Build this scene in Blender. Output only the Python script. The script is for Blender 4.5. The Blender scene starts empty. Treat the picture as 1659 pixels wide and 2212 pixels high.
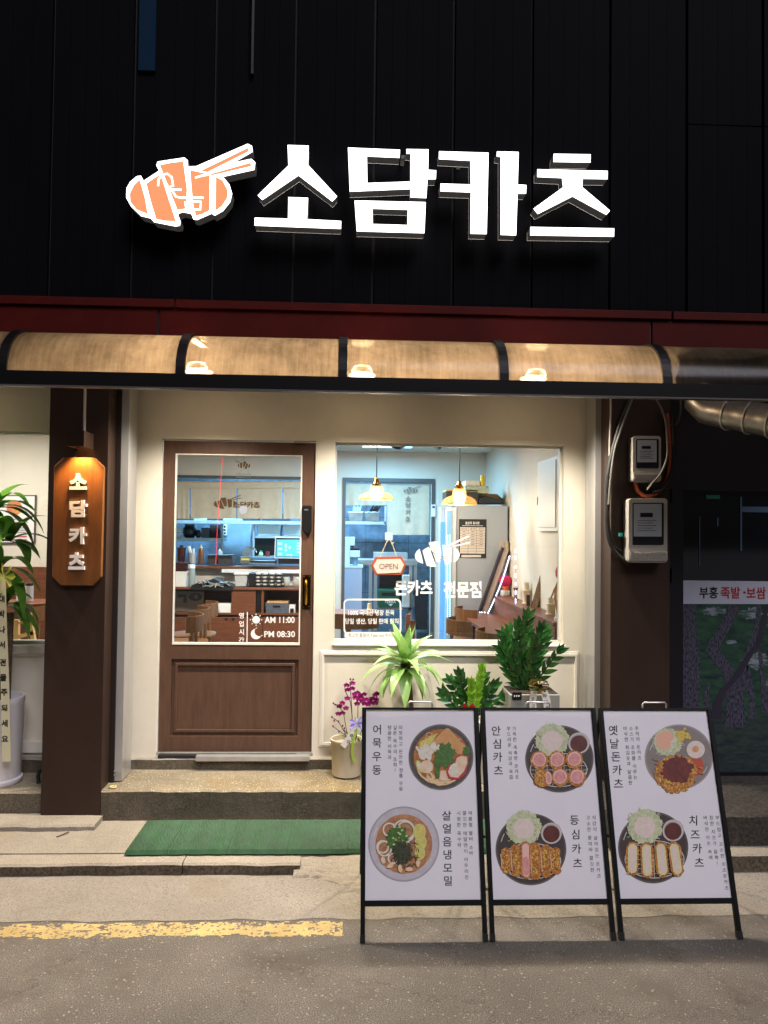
import bpy, bmesh, math, random
from mathutils import Vector, Matrix
from mathutils.geometry import tessellate_polygon
SC = bpy.context.scene; COL = SC.collection
R = math.radians
# ---------------------------------------------------------------- camera
SD = 1659 / 3024                      # photo pixels -> working pixels (1659 wide)
FPX = 3030 * SD; PW, PH = 1659, 2212
yaw, pit, rol, CH = R(2.4), R(1.5), R(.68), 1.7
Fv = Vector((math.sin(yaw) * math.cos(pit), math.cos(yaw) * math.cos(pit), math.sin(pit)))
r0 = Vector((math.cos(yaw), -math.sin(yaw), 0)); u0 = r0.cross(Fv)
Rv = math.cos(rol) * r0 + math.sin(rol) * u0; Uv = -math.sin(rol) * r0 + math.cos(rol) * u0
CP = Vector((0, 0, CH))
cd = bpy.data.cameras.new('camera'); cam = bpy.data.objects.new('camera', cd); COL.objects.link(cam)
M = Matrix((Rv, Uv, -Fv)).transposed().to_4x4(); M.translation = CP; cam.matrix_world = M
cd.sensor_fit = 'HORIZONTAL'; cd.sensor_width = 24; cd.lens = 24 * FPX / PW; cd.clip_end = 300; cd.clip_start = .05
SC.camera = cam
# ---------------------------------------------------------------- world, street light from across the road, exposure
w = bpy.data.worlds.new('World'); SC.world = w; w.use_nodes = True
nt = w.node_tree; bg = nt.nodes['Background']
sky = nt.nodes.new('ShaderNodeTexSky'); sky.sky_type = 'NISHITA'; sky.sun_disc = False
SUN_EL, SUN_AZ = R(46), R(155)
sky.sun_elevation = SUN_EL; sky.sun_rotation = SUN_AZ
nt.links.new(sky.outputs[0], bg.inputs[0]); bg.inputs[1].default_value = .003
sl = bpy.data.lights.new('street_glow', 'SUN'); sl.energy = 2.25; sl.angle = R(30); sl.color = (.95, .91, 1.0)
so = bpy.data.objects.new('street_glow', sl); COL.objects.link(so)
sd = Vector((math.sin(SUN_AZ) * math.cos(SUN_EL), math.cos(SUN_AZ) * math.cos(SUN_EL), math.sin(SUN_EL)))
so.rotation_euler = sd.to_track_quat('Z', 'Y').to_euler(); so.location = (3, -8, 6)
SC.view_settings.view_transform = 'Standard'; SC.view_settings.look = 'None'
SC.view_settings.exposure = 0; SC.view_settings.gamma = 1
SC.render.engine = 'CYCLES'; SC.cycles.use_denoising = True
SC.cycles.max_bounces = 8; SC.cycles.transparent_max_bounces = 16; SC.cycles.sample_clamp_indirect = 4
SC.cycles.caustics_reflective = False; SC.cycles.caustics_refractive = False
# ---------------------------------------------------------------- pixel rays (where a thing stands in the place)
def ray(x, y): return Fv + Rv * ((x - PW / 2) / FPX) - Uv * ((y - PH / 2) / FPX)
def at(x, y, Y): d = ray(x, y); return CP + d * (Y / d.y)
def atz(x, y, Z): d = ray(x, y); return CP + d * ((Z - CH) / d.z)
def atx(x, y, X): d = ray(x, y); return CP + d * (X / d.x)
def crop(px, py, s): return lambda x, y: ((px + x / s) * SD, (py + y / s) * SD)
cA = crop(400, 400, 1.3825); cB = crop(1300, 500, 1.3825)
c4 = crop(550, 1650, 2.212); c5 = crop(1250, 1650, 1.58); ck = crop(660, 1950, 3.072)
cd2 = crop(1310, 1750, 3.3857); c8 = crop(1900, 2100, 4.608); c6 = crop(1250, 2350, 1.508)
cL = crop(0, 1550, 2.328); cL2 = crop(0, 2350, 2.328); cm = crop(2300, 1550, 2.2915); cp = crop(2500, 2200, 1.8435)
b1 = crop(1420, 2780, 2.835); b2 = crop(1900, 2780, 2.8365); b3 = crop(2360, 2780, 2.765)
# ---------------------------------------------------------------- materials
def lin(c):
    if isinstance(c, str):
        c = c.lstrip('#'); c = [int(c[i:i + 2], 16) / 255 for i in (0, 2, 4)]
        c = [v / 12.92 if v <= .04045 else ((v + .055) / 1.055) ** 2.4 for v in c]
    return tuple(c)
MATS = {}
def mat(name, col, rough=.5, metal=0, var=0, vs=8, vstr=(1, 1, 1), bump=0, bs=60, spec=.5, emit=0, ecol=None, sub=0, col2=None, detail=5, coat=0, lo=.35, hi=.65, trans=0):
    if name in MATS: return MATS[name]
    m = bpy.data.materials.new(name); m.use_nodes = True; n = m.node_tree; L = n.links
    p = n.nodes['Principled BSDF']; c = lin(col)
    p.inputs['Base Color'].default_value = (*c, 1); p.inputs['Roughness'].default_value = rough
    p.inputs['Metallic'].default_value = metal; p.inputs['Specular IOR Level'].default_value = spec
    p.inputs['Coat Weight'].default_value = coat; p.inputs['Transmission Weight'].default_value = trans
    if emit:
        p.inputs['Emission Color'].default_value = (*lin(ecol or col), 1); p.inputs['Emission Strength'].default_value = emit
    if var or bump or col2:
        tc = n.nodes.new('ShaderNodeTexCoord'); mp = n.nodes.new('ShaderNodeMapping'); L.new(tc.outputs['Object'], mp.inputs[0])
        mp.inputs['Scale'].default_value = vstr
    if var or col2:
        t = n.nodes.new('ShaderNodeTexNoise'); t.inputs['Scale'].default_value = vs; t.inputs['Detail'].default_value = detail
        t.inputs['Roughness'].default_value = .65
        L.new(mp.outputs[0], t.inputs['Vector']); r = n.nodes.new('ShaderNodeValToRGB'); L.new(t.outputs['Fac'], r.inputs[0])
        r.color_ramp.elements[0].position = lo; r.color_ramp.elements[1].position = hi
        a = lin(col2) if col2 else tuple(v * (1 - var) for v in c); b = c if col2 else tuple(min(1, v * (1 + var)) for v in c)
        r.color_ramp.elements[0].color = (*a, 1); r.color_ramp.elements[1].color = (*b, 1)
        L.new(r.outputs[0], p.inputs['Base Color'])
        m['_o'] = 1; m.pop('_o')
    if bump:
        t2 = n.nodes.new('ShaderNodeTexNoise'); t2.inputs['Scale'].default_value = bs; t2.inputs['Detail'].default_value = 6
        L.new(mp.outputs[0], t2.inputs['Vector']); bn = n.nodes.new('ShaderNodeBump'); bn.inputs['Strength'].default_value = bump
        bn.inputs['Distance'].default_value = .004
        L.new(t2.outputs['Fac'], bn.inputs['Height']); L.new(bn.outputs[0], p.inputs['Normal'])
    MATS[name] = m; return m
def glassmat(name, tint=(1, 1, 1), refl=.06, rough=0.0):
    if name in MATS: return MATS[name]
    m = bpy.data.materials.new(name); m.use_nodes = True; n = m.node_tree; n.nodes.clear()
    o = n.nodes.new('ShaderNodeOutputMaterial'); mx = n.nodes.new('ShaderNodeMixShader')
    t = n.nodes.new('ShaderNodeBsdfTransparent'); g = n.nodes.new('ShaderNodeBsdfGlossy')
    t.inputs[0].default_value = (*tint, 1); g.inputs['Roughness'].default_value = rough
    f = n.nodes.new('ShaderNodeFresnel'); f.inputs[0].default_value = 1.4
    mt = n.nodes.new('ShaderNodeMath'); mt.operation = 'MULTIPLY'; mt.inputs[1].default_value = refl / .03
    mt.use_clamp = True
    n.links.new(f.outputs[0], mt.inputs[0]); n.links.new(mt.outputs[0], mx.inputs[0])
    n.links.new(t.outputs[0], mx.inputs[1]); n.links.new(g.outputs[0], mx.inputs[2]); n.links.new(mx.outputs[0], o.inputs[0])
    MATS[name] = m; return m
def leafmat(name, c1, c2, rough=.35, vs=30, trl=.25):
    if name in MATS: return MATS[name]
    m = mat(name, c1, rough=rough, col2=c2, vs=vs, spec=.6)
    n = m.node_tree; p = n.nodes['Principled BSDF']; o = n.nodes['Material Output']
    tr = n.nodes.new('ShaderNodeBsdfTranslucent'); mx = n.nodes.new('ShaderNodeMixShader'); mx.inputs[0].default_value = trl
    tr.inputs[0].default_value = (*lin(c1), 1)
    n.links.new(p.outputs[0], mx.inputs[1]); n.links.new(tr.outputs[0], mx.inputs[2]); n.links.new(mx.outputs[0], o.inputs[0])
    return m
# ---------------------------------------------------------------- mesh builder
ORG = {}
class MB:
    def __init__(s): s.v = []; s.f = []; s.m = []; s.cur = 0
    def q(s, *pts):
        b = len(s.v); s.v += [Vector(p) for p in pts]; s.f.append(tuple(range(b, b + len(pts)))); s.m.append(s.cur); return s
    def box(s, x0, x1, y0, y1, z0, z1):
        b = len(s.v)
        s.v += [Vector(p) for p in ((x0, y0, z0), (x1, y0, z0), (x1, y1, z0), (x0, y1, z0), (x0, y0, z1), (x1, y0, z1), (x1, y1, z1), (x0, y1, z1))]
        for f in ((3, 2, 1, 0), (4, 5, 6, 7), (0, 1, 5, 4), (1, 2, 6, 5), (2, 3, 7, 6), (3, 0, 4, 7)):
            s.f.append(tuple(b + i for i in f)); s.m.append(s.cur)
        return s
    def dbox(s, x0, y0, x1, y1, Y, dep):            # a box whose front face fills a photo rectangle at depth Y
        a = at(x0, (y0 + y1) / 2, Y).x; b = at(x1, (y0 + y1) / 2, Y).x; t = at((x0 + x1) / 2, y0, Y).z; u = at((x0 + x1) / 2, y1, Y).z
        return s.box(a, b, Y, Y + dep, u, t)
    def prism(s, loops, off):                        # loops of 3-D points (outer, holes), extruded by off
        off = Vector(off); loops = [[Vector(p) for p in l] for l in loops]
        flat = [p for l in loops for p in l]; n = len(flat); b = len(s.v)
        tri = tessellate_polygon(loops)
        s.v += flat
        for t in tri: s.f.append(tuple(b + i for i in t)); s.m.append(s.cur)
        if off.length > 0:
            s.v += [p + off for p in flat]
            for t in tri: s.f.append(tuple(b + n + i for i in reversed(t))); s.m.append(s.cur)
            k = b
            for l in loops:
                c = len(l)
                for i in range(c):
                    j = (i + 1) % c; s.f.append((k + i, k + j, k + n + j, k + n + i)); s.m.append(s.cur)
                k += c
        return s
    def tube(s, pts, r, seg=8, caps=True):
        pts = [Vector(p) for p in pts]; rs = r if isinstance(r, (list, tuple)) else [r] * len(pts); b = len(s.v); n = len(pts)
        ref = None
        for i, p in enumerate(pts):
            d = (pts[min(i + 1, n - 1)] - pts[max(i - 1, 0)]).normalized()
            if ref is None: ref = Vector((0, 0, 1)) if abs(d.z) < .9 else Vector((1, 0, 0))
            a = (ref - d * ref.dot(d)).normalized(); ref = a; c = d.cross(a)
            for k in range(seg):
                t = 2 * math.pi * k / seg; s.v.append(p + (a * math.cos(t) + c * math.sin(t)) * rs[i])
        for i in range(n - 1):
            for k in range(seg):
                k2 = (k + 1) % seg
                s.f.append((b + i * seg + k, b + i * seg + k2, b + (i + 1) * seg + k2, b + (i + 1) * seg + k)); s.m.append(s.cur)
        if caps:
            s.f.append(tuple(b + k for k in reversed(range(seg)))); s.m.append(s.cur)
            s.f.append(tuple(b + (n - 1) * seg + k for k in range(seg))); s.m.append(s.cur)
        return s
    def lathe(s, c, prof, seg=24, axis='Z'):
        c = Vector(c); b = len(s.v); n = len(prof)
        for r, h in prof:
            for k in range(seg):
                t = 2 * math.pi * k / seg
                p = Vector((r * math.cos(t), r * math.sin(t), h)) if axis == 'Z' else Vector((r * math.cos(t), h, r * math.sin(t)))
                s.v.append(c + p)
        for i in range(n - 1):
            for k in range(seg):
                k2 = (k + 1) % seg
                s.f.append((b + i * seg + k, b + i * seg + k2, b + (i + 1) * seg + k2, b + (i + 1) * seg + k)); s.m.append(s.cur)
        if prof[0][0] > .0005: s.f.append(tuple(b + k for k in reversed(range(seg)))); s.m.append(s.cur)
        if prof[-1][0] > .0005: s.f.append(tuple(b + (n - 1) * seg + k for k in range(seg))); s.m.append(s.cur)
        return s
    def sphere(s, c, rx, ry=None, rz=None, seg=14, rings=8):
        ry = ry or rx; rz = rz or rx; c = Vector(c); b = len(s.v)
        for i in range(rings + 1):
            p = math.pi * i / rings
            for k in range(seg):
                t = 2 * math.pi * k / seg
                s.v.append(c + Vector((rx * math.sin(p) * math.cos(t), ry * math.sin(p) * math.sin(t), -rz * math.cos(p))))
        for i in range(rings):
            for k in range(seg):
                k2 = (k + 1) % seg; s.f.append((b + i * seg + k, b + i * seg + k2, b + (i + 1) * seg + k2, b + (i + 1) * seg + k)); s.m.append(s.cur)
        return s
    def leaf(s, base, d, L, W, droop=.4, n=6, fold=.25, up=Vector((0, 0, 1)), tipw=.0, shape=1.0, curl=None):
        base = Vector(base); d = Vector(d).normalized(); b = len(s.v); p = base.copy()
        side = d.cross(up)
        if side.length < .05: side = d.cross(Vector((1, .3, 0)))
        side.normalize(); st = L / n
        for i in range(n + 1):
            t = i / n
            wd = W * (math.sin(math.pi * min(1, (t * .92 + .08)) ** shape) * (1 - t * .15)) * .5 if i < n else W * tipw
            nn = side.cross(d).normalized()
            s.v += [p - side * wd + nn * wd * fold, p.copy(), p + side * wd + nn * wd * fold]
            d = (d + Vector((0, 0, -droop / n))).normalized()
            if curl: d = (d + curl / n).normalized()
            side = (side - d * side.dot(d)).normalized()
            p = p + d * st
        for i in range(n):
            for k in (0, 1):
                s.f.append((b + i * 3 + k, b + i * 3 + k + 1, b + i * 3 + 4 + k, b + i * 3 + 3 + k)); s.m.append(s.cur)
        return s
    def build(s, name, mats, parent=None, bevel=0, smooth=False, local=False, origin=None):
        me = bpy.data.meshes.new(name)
        if parent is not None: off = Vector((0, 0, 0)) if local else ORG[parent.name]
        elif origin is not None: off = Vector(origin)
        else:
            xs = [v.x for v in s.v]; ys = [v.y for v in s.v]; off = Vector(((min(xs) + max(xs)) / 2, (min(ys) + max(ys)) / 2, min(v.z for v in s.v)))
        me.from_pydata([v - off for v in s.v], [], s.f)
        if not isinstance(mats, (list, tuple)): mats = [mats]
        for m in mats: me.materials.append(m)
        if len(mats) > 1: me.polygons.foreach_set('material_index', s.m)
        bm = bmesh.new(); bm.from_mesh(me); bmesh.ops.remove_doubles(bm, verts=bm.verts, dist=2e-5); bmesh.ops.recalc_face_normals(bm, faces=bm.faces); bm.to_mesh(me); bm.free()
        if smooth: me.polygons.foreach_set('use_smooth', [True] * len(me.polygons))
        o = bpy.data.objects.new(name, me); COL.objects.link(o)
        if parent is not None: o.parent = parent; ORG[o.name] = ORG[parent.name]
        else: o.location = off; ORG[o.name] = off
        if smooth and bevel == 0:
            md = o.modifiers.new('e', 'EDGE_SPLIT'); md.split_angle = R(45)
        if bevel:
            md = o.modifiers.new('b', 'BEVEL'); md.width = bevel; md.segments = 2; md.limit_method = 'ANGLE'; md.angle_limit = R(40)
        return o
def tag(o, label=None, cat=None, group=None, kind=None):
    if label: o['label'] = label
    if cat: o['category'] = cat
    if group: o['group'] = group
    if kind: o['kind'] = kind
    return o
def thing(name, label, cat, loc=(0, 0, 0), group=None):
    o = bpy.data.objects.new(name, None); COL.objects.link(o); o.location = loc; o.empty_display_size = .1
    ORG[o.name] = Vector(loc); return tag(o, label, cat, group)
def structure(mb, name, mats, **k): return tag(mb.build(name, mats, **k), kind='structure')
def copy_thing(r, d, label=None):
    c = r.copy(); COL.objects.link(c); c.location = r.location + Vector(d); ORG[c.name] = ORG[r.name] + Vector(d)
    if label: c['label'] = label
    for ch in r.children:
        k = ch.copy(); COL.objects.link(k); k.parent = c
        for g in ch.children:
            h = g.copy(); COL.objects.link(h); h.parent = k
    return c
# lettering: the glyph outlines of the built-in font as meshes
GL = {}
def glyphs(s, bold=0.0):
    k = (s, bold)
    if k not in GL:
        cu = bpy.data.curves.new('t', 'FONT'); cu.body = s; cu.size = 1; cu.offset = bold; cu.resolution_u = 3; cu.fill_mode = 'FRONT'
        o = bpy.data.objects.new('t', cu); COL.objects.link(o)
        dg = bpy.context.evaluated_depsgraph_get(); dg.update(); me = o.evaluated_get(dg).to_mesh()
        vs = [tuple(v.co) for v in me.vertices]; fs = [tuple(p.vertices) for p in me.polygons]
        o.evaluated_get(dg).to_mesh_clear(); bpy.data.objects.remove(o); bpy.data.curves.remove(cu)
        xs = [v[0] for v in vs] or [0, 1]; ys = [v[1] for v in vs] or [0, 1]
        GL[k] = (vs, fs, min(xs), max(xs), min(ys), max(ys))
    return GL[k]
def tfit(mb, s, fn, x0, y0, x1, y1, bold=0.0, mirror=False, thick=None):   # string stretched to the photo rectangle, placed with fn(x, y)
    vs, fs, a, b, c, d = glyphs(s, bold); o = len(mb.v)
    if mirror: x0, x1 = x1, x0
    pts = [Vector(fn(x0 + (v[0] - a) / (b - a) * (x1 - x0), y1 + (v[1] - c) / (d - c) * (y0 - y1))) for v in vs]
    mb.v += pts
    for f in fs: mb.f.append(tuple(o + i for i in f)); mb.m.append(mb.cur)
    if thick:
        t = Vector(thick); n = len(pts); mb.v += [p + t for p in pts]; ed = {}
        for f in fs:
            for i in range(len(f)):
                e = (f[i], f[(i + 1) % len(f)]); ed[e] = 1
        for (i, j) in ed:
            if (j, i) not in ed: mb.f.append((o + j, o + i, o + n + i, o + n + j)); mb.m.append(mb.cur)
    return mb
def vcol(mb, s, fn, p0, p1, size, bold=0.0):         # a vertical column of characters; size in photo pixels of the working scale
    adv = []; t = 0
    for ch in s:
        if ch == ' ': t += .45; continue
        adv.append((ch, t)); t += 1
    T = adv[-1][1] or 1; k = size / .92
    for ch, u in adv:
        x = p0[0] + (p1[0] - p0[0]) * u / T; y = p0[1] + (p1[1] - p0[1]) * u / T
        vs, fs, a, b, c, d = glyphs(ch, bold); o = len(mb.v); cx, cy = (a + b) / 2, (c + d) / 2
        mb.v += [Vector(fn(x + (v[0] - cx) * k, y - (v[1] - cy) * k)) for v in vs]
        for f in fs: mb.f.append(tuple(o + i for i in f)); mb.m.append(mb.cur)
    return mb
def strip(mb, pts, w, fn, thick=(0, 0, 0)):           # flat ribbon of width w (photo units) along pts
    n = len(pts); L = []; Rr = []
    for i, (x, y) in enumerate(pts):
        x0, y0 = pts[max(i - 1, 0)]; x1, y1 = pts[min(i + 1, n - 1)]; dx, dy = x1 - x0, y1 - y0; l = math.hypot(dx, dy) or 1
        L.append((x - dy / l * w / 2, y + dx / l * w / 2)); Rr.append((x + dy / l * w / 2, y - dx / l * w / 2))
    t = Vector(thick)
    for i in range(n - 1):
        q = [Vector(fn(*p)) for p in (L[i], L[i + 1], Rr[i + 1], Rr[i])]
        if t.length > 0: mb.prism([q], t)
        else: mb.q(*q)
    return mb
def arc(cx, cy, rx, ry, a0, a1, n=12): return [(cx + rx * math.cos(R(a0 + (a1 - a0) * i / n)), cy - ry * math.sin(R(a0 + (a1 - a0) * i / n))) for i in range(n + 1)]
def rrect(x0, y0, x1, y1, r, n=5):
    return arc(x1 - r, y0 + r, r, r, 0, 90, n) + arc(x0 + r, y0 + r, r, r, 90, 180, n) + arc(x0 + r, y1 - r, r, r, 180, 270, n) + arc(x1 - r, y1 - r, r, r, 270, 360, n)
rnd = random.Random(7)
# ================================================================ ground materials
def groundmat(name, c1, c2, sp=150, big=.25, stain=None, bump=.5, rough=.85, chips=None, thr=.62, crack=0, bigscale=1.3):
    m = bpy.data.materials.new(name); m.use_nodes = True; n = m.node_tree; L = n.links; p = n.nodes['Principled BSDF']
    p.inputs['Roughness'].default_value = rough; p.inputs['Specular IOR Level'].default_value = .3
    tc = n.nodes.new('ShaderNodeTexCoord')
    def noise(sc, det=6, ro=.6):
        t = n.nodes.new('ShaderNodeTexNoise'); t.inputs['Scale'].default_value = sc; t.inputs['Detail'].default_value = det; t.inputs['Roughness'].default_value = ro
        L.new(tc.outputs['Object'], t.inputs['Vector']); return t
    def ramp(src, e):
        r = n.nodes.new('ShaderNodeValToRGB'); L.new(src, r.inputs[0])
        r.color_ramp.elements[0].position, r.color_ramp.elements[1].position = e[0][0], e[1][0]
        r.color_ramp.elements[0].color = (*e[0][1], 1); r.color_ramp.elements[1].color = (*e[1][1], 1); return r
    def mix(fac, a, b, mode='MIX'):
        x = n.nodes.new('ShaderNodeMix'); x.data_type = 'RGBA'; x.blend_type = mode
        if isinstance(fac, (int, float)): x.inputs[0].default_value = fac
        else: L.new(fac, x.inputs[0])
        for i, s in ((6, a), (7, b)):
            if isinstance(s, tuple): x.inputs[i].default_value = (*s, 1)
            else: L.new(s, x.inputs[i])
        return x.outputs[2]
    g = noise(sp, 3, .7); base = ramp(g.outputs['Fac'], ((.38, lin(c1)), (.62, lin(c2)))).outputs[0]
    b = noise(bigscale, 7, .62); bf = ramp(b.outputs['Fac'], ((.3, (1 - big,) * 3), (.72, (1 + big * .6,) * 3))).outputs[0]
    c = mix(1.0, base, bf, 'MULTIPLY')
    if stain:
        s = noise(2.2, 8, .7); sf = ramp(s.outputs['Fac'], ((.5, (0, 0, 0)), (.68, (1, 1, 1)))).outputs[0]; c = mix(sf, c, lin(stain))
    v = n.nodes.new('ShaderNodeTexVoronoi'); v.inputs['Scale'].default_value = sp * .8; L.new(tc.outputs['Object'], v.inputs['Vector'])
    if chips:
        cf = n.nodes.new('ShaderNodeSeparateColor'); L.new(v.outputs['Color'], cf.inputs[0])
        c = mix(ramp(cf.outputs[0], ((thr, (0, 0, 0)), (thr + .02, (1, 1, 1)))).outputs[0], c, lin(chips))
    if crack:
        vc = n.nodes.new('ShaderNodeTexVoronoi'); vc.feature = 'DISTANCE_TO_EDGE'; vc.inputs['Scale'].default_value = crack
        wv = noise(9, 6, .7); add = n.nodes.new('ShaderNodeMix'); add.data_type = 'RGBA'; add.inputs[0].default_value = .22
        L.new(tc.outputs['Object'], add.inputs[6]); L.new(wv.outputs['Color'], add.inputs[7]); L.new(add.outputs[2], vc.inputs['Vector'])
        c = mix(ramp(vc.outputs['Distance'], ((.003, (.38,) * 3), (.008, (0, 0, 0)))).outputs[0], c, (.03, .028, .025))
    L.new(c, p.inputs['Base Color'])
    bn = n.nodes.new('ShaderNodeBump'); bn.inputs['Strength'].default_value = bump; bn.inputs['Distance'].default_value = .006
    L.new(g.outputs['Fac'], bn.inputs['Height']); bn2 = n.nodes.new('ShaderNodeBump'); bn2.inputs['Strength'].default_value = .35; bn2.inputs['Distance'].default_value = .02
    h = noise(14, 6, .6); L.new(h.outputs['Fac'], bn2.inputs['Height']); L.new(bn2.outputs[0], bn.inputs['Normal']); L.new(bn.outputs[0], p.inputs['Normal'])
    return m
asphalt = groundmat('asphalt', '#47433f', '#857e75', 210, .3, bump=.8, chips='#9a9186', thr=.975, crack=1.7, stain='#5d564d')
apronm = groundmat('apron_concrete', '#77716a', '#979084', 210, .22, bump=.4, chips='#6f6557', thr=.93, stain='#7d7567')
pavem = groundmat('pavement_concrete', '#7f786c', '#9b9486', 160, .3, bump=.35, stain='#857761')
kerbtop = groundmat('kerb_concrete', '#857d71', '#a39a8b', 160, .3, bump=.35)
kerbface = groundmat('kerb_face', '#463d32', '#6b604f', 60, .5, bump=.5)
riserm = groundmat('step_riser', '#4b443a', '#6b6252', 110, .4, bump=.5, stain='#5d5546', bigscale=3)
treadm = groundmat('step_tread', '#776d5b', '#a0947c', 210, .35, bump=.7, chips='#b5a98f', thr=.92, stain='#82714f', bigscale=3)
slabm = groundmat('neighbour_slab', '#2f2c28', '#4b463f', 60, .4, bump=.4)
paintm = groundmat('yellow_paint', '#a89463', '#c2ac72', 120, .25, bump=.6, chips='#6f655b', thr=.84, stain='#9a8353', bigscale=5)
def rough_slab(mb, x0, x1, yf, yb, z0, z1, amp=.01, seed=0, n=None, mtop=0, mface=1):
    rr = random.Random(seed); n = n or max(4, int((x1 - x0) / .045)); pf = []
    ph = [rr.uniform(0, 6) for _ in range(4)]
    for i in range(n + 1):
        x = x0 + (x1 - x0) * i / n
        wv = amp * (.5 * math.sin(x * 5 + ph[0]) + .3 * math.sin(x * 17 + ph[1]) + rr.uniform(-.4, .4)); wz = amp * .5 * (math.sin(x * 4 + ph[2]) + rr.uniform(-.4, .4))
        pf.append((x, yf + wv, z1 + wz * .5, yf + wv * .6))
    for a, b in zip(pf, pf[1:]):
        c = .012
        mb.cur = mtop
        mb.q((a[0], a[1] + c, a[2]), (b[0], b[1] + c, b[2]), (b[0], yb, z1), (a[0], yb, z1))
        mb.q((a[0], a[1], a[2] - c * .8), (b[0], b[1], b[2] - c * .8), (b[0], b[1] + c, b[2]), (a[0], a[1] + c, a[2]))
        mb.cur = mface; mb.q((a[0], a[3], z0), (b[0], b[3], z0), (b[0], b[1], b[2] - c * .8), (a[0], a[1], a[2] - c * .8))
    for e in (pf[0], pf[-1]):
        mb.cur = mface; mb.q((e[0], e[3], z0), (e[0], yb, z0), (e[0], yb, z1), (e[0], e[1] + .012, e[2]), (e[0], e[1], e[2] - .01))
    return mb
YF = 4.83
structure(MB().q((-60, -80, 0), (60, -80, 0), (60, 40, 0), (-60, 40, 0)), 'road', asphalt, origin=(0, 0, 0))
rr = random.Random(3); mb = MB()
fr = [(-6 + i * .08, 3.425 + .008 * math.sin(i * 1.3) + rr.uniform(-.006, .006)) for i in range(151)]
for a, b in zip(fr, fr[1:]): mb.q((a[0], a[1], .002), (b[0], b[1], .002), (b[0], 3.92, .002), (a[0], 3.92, .002))
structure(mb, 'road_apron', apronm, origin=(0, 0, 0))
mb = MB(); xe = at(740, 2005, 3.34).x                          # worn yellow line, broken up where the paint has gone
for (xa, xb) in ((-6, xe),):
    from mathutils import noise as mno
    n = int((xb - xa) / .011); NY = 15
    for i in range(n):
        x0_ = xa + (xb - xa) * i / n; x1_ = xa + (xb - xa) * (i + 1) / n
        if x0_ < -2.2: continue
        for j in range(NY):
            y0_ = 3.283 + .127 * j / NY; y1_ = 3.283 + .127 * (j + 1) / NY; ed = min(j, NY - 1 - j) / 7
            v = mno.fractal(Vector((x0_ * 14, y0_ * 30, 0)), .7, 2.2, 5) + .35 * mno.noise(Vector((x0_ * 2, y0_ * 3, 4)))
            if v > -.07 + .5 * min(1, ed * 2.2) + rr.uniform(-.08, .08): continue
            mb.q((x0_, y0_, .0012), (x1_, y0_, .0012), (x1_, y1_, .0012), (x0_, y1_, .0012))
structure(mb, 'road_marking', paintm, origin=(0, 0, 0))
XK = at(648, 1870, 3.87).x
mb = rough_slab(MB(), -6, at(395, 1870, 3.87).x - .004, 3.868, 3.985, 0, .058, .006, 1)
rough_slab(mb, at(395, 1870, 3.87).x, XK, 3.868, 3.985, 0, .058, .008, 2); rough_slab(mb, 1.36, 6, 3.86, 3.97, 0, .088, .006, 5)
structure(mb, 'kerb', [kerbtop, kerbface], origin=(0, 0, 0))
mb = MB(); nx, ny = 60, 16; rr = random.Random(9)              # crumbled concrete ramp where the kerb ends
H = {}
for i in range(nx + 1):
    for j in range(ny + 1):
        u, t = i / nx, j / ny; x = XK - .03 + (1.45 - XK) * u; y0 = 3.82 - .16 * min(1, u * 3) + .03 * math.sin(u * 23); y = y0 + (3.99 - y0) * t
        z = .002 + .058 * min(1, t * 1.15) ** (1.0 if u > .08 else .6) + rr.uniform(-.004, .004) * (1 - t) + (.012 * math.sin(x * 9) * t * (1 - t))
        H[i, j] = (x, y, z if j < ny else .063)
for i in range(nx):
    for j in range(ny): mb.q(H[i, j], H[i + 1, j], H[i + 1, j + 1], H[i, j + 1])
structure(mb, 'kerb_ramp', kerbtop, origin=(0, 0, 0))
mb = MB(); mb.box(-6, 1.36, 3.985, 4.6, -.02, .064); structure(mb, 'pavement', pavem, origin=(0, 0, 0))
mb = rough_slab(MB(), -6, at(222, 1765, 4.42).x, 4.27, 4.6, .03, .094, .012, 4, mface=0); structure(mb, 'pavement_patch', pavem, origin=(0, 0, 0))
XS0 = at(218, 1740, 4.417).x
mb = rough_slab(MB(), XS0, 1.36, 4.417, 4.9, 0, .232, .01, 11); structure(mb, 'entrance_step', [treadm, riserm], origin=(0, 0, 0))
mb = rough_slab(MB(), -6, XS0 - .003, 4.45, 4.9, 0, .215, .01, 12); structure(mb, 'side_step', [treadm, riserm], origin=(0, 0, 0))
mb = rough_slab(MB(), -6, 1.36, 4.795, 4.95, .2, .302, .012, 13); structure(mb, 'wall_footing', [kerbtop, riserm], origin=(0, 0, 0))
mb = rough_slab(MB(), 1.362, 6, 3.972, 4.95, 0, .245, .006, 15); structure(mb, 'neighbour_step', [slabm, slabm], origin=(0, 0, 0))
# ================================================================ building
cream = mat('cream_paint', '#e0d8c7', rough=.55, var=.08, vs=1.6, detail=8, bump=.1, bs=35)
cream_trim = mat('cream_trim', '#e4dfd2', rough=.45)
brown = mat('brown_paint', '#5a4032', rough=.42, var=.16, vs=40, vstr=(1, 1, .15), bump=.05, bs=90)
darkbrown = mat('pillar_brown', '#33241c', rough=.45, spec=.3, var=.12, vs=6, vstr=(1, 1, .3), bump=.04, bs=40)
black = mat('black_plastic', '#0c0c0d', rough=.4)
dark = mat('dark_metal', '#101013', rough=.45)
steel = mat('steel', '#b4b2b0', rough=.32, metal=.45, var=.12, vs=6, vstr=(1, 1, .2))
galv = mat('galvanised', '#8d8c8c', rough=.35, metal=.8, var=.25, vs=8, bump=.1, bs=20)
white = mat('white_plastic', '#e6e4df', rough=.4)
brass = mat('brass', '#c8963c', rough=.2, metal=1)
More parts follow.
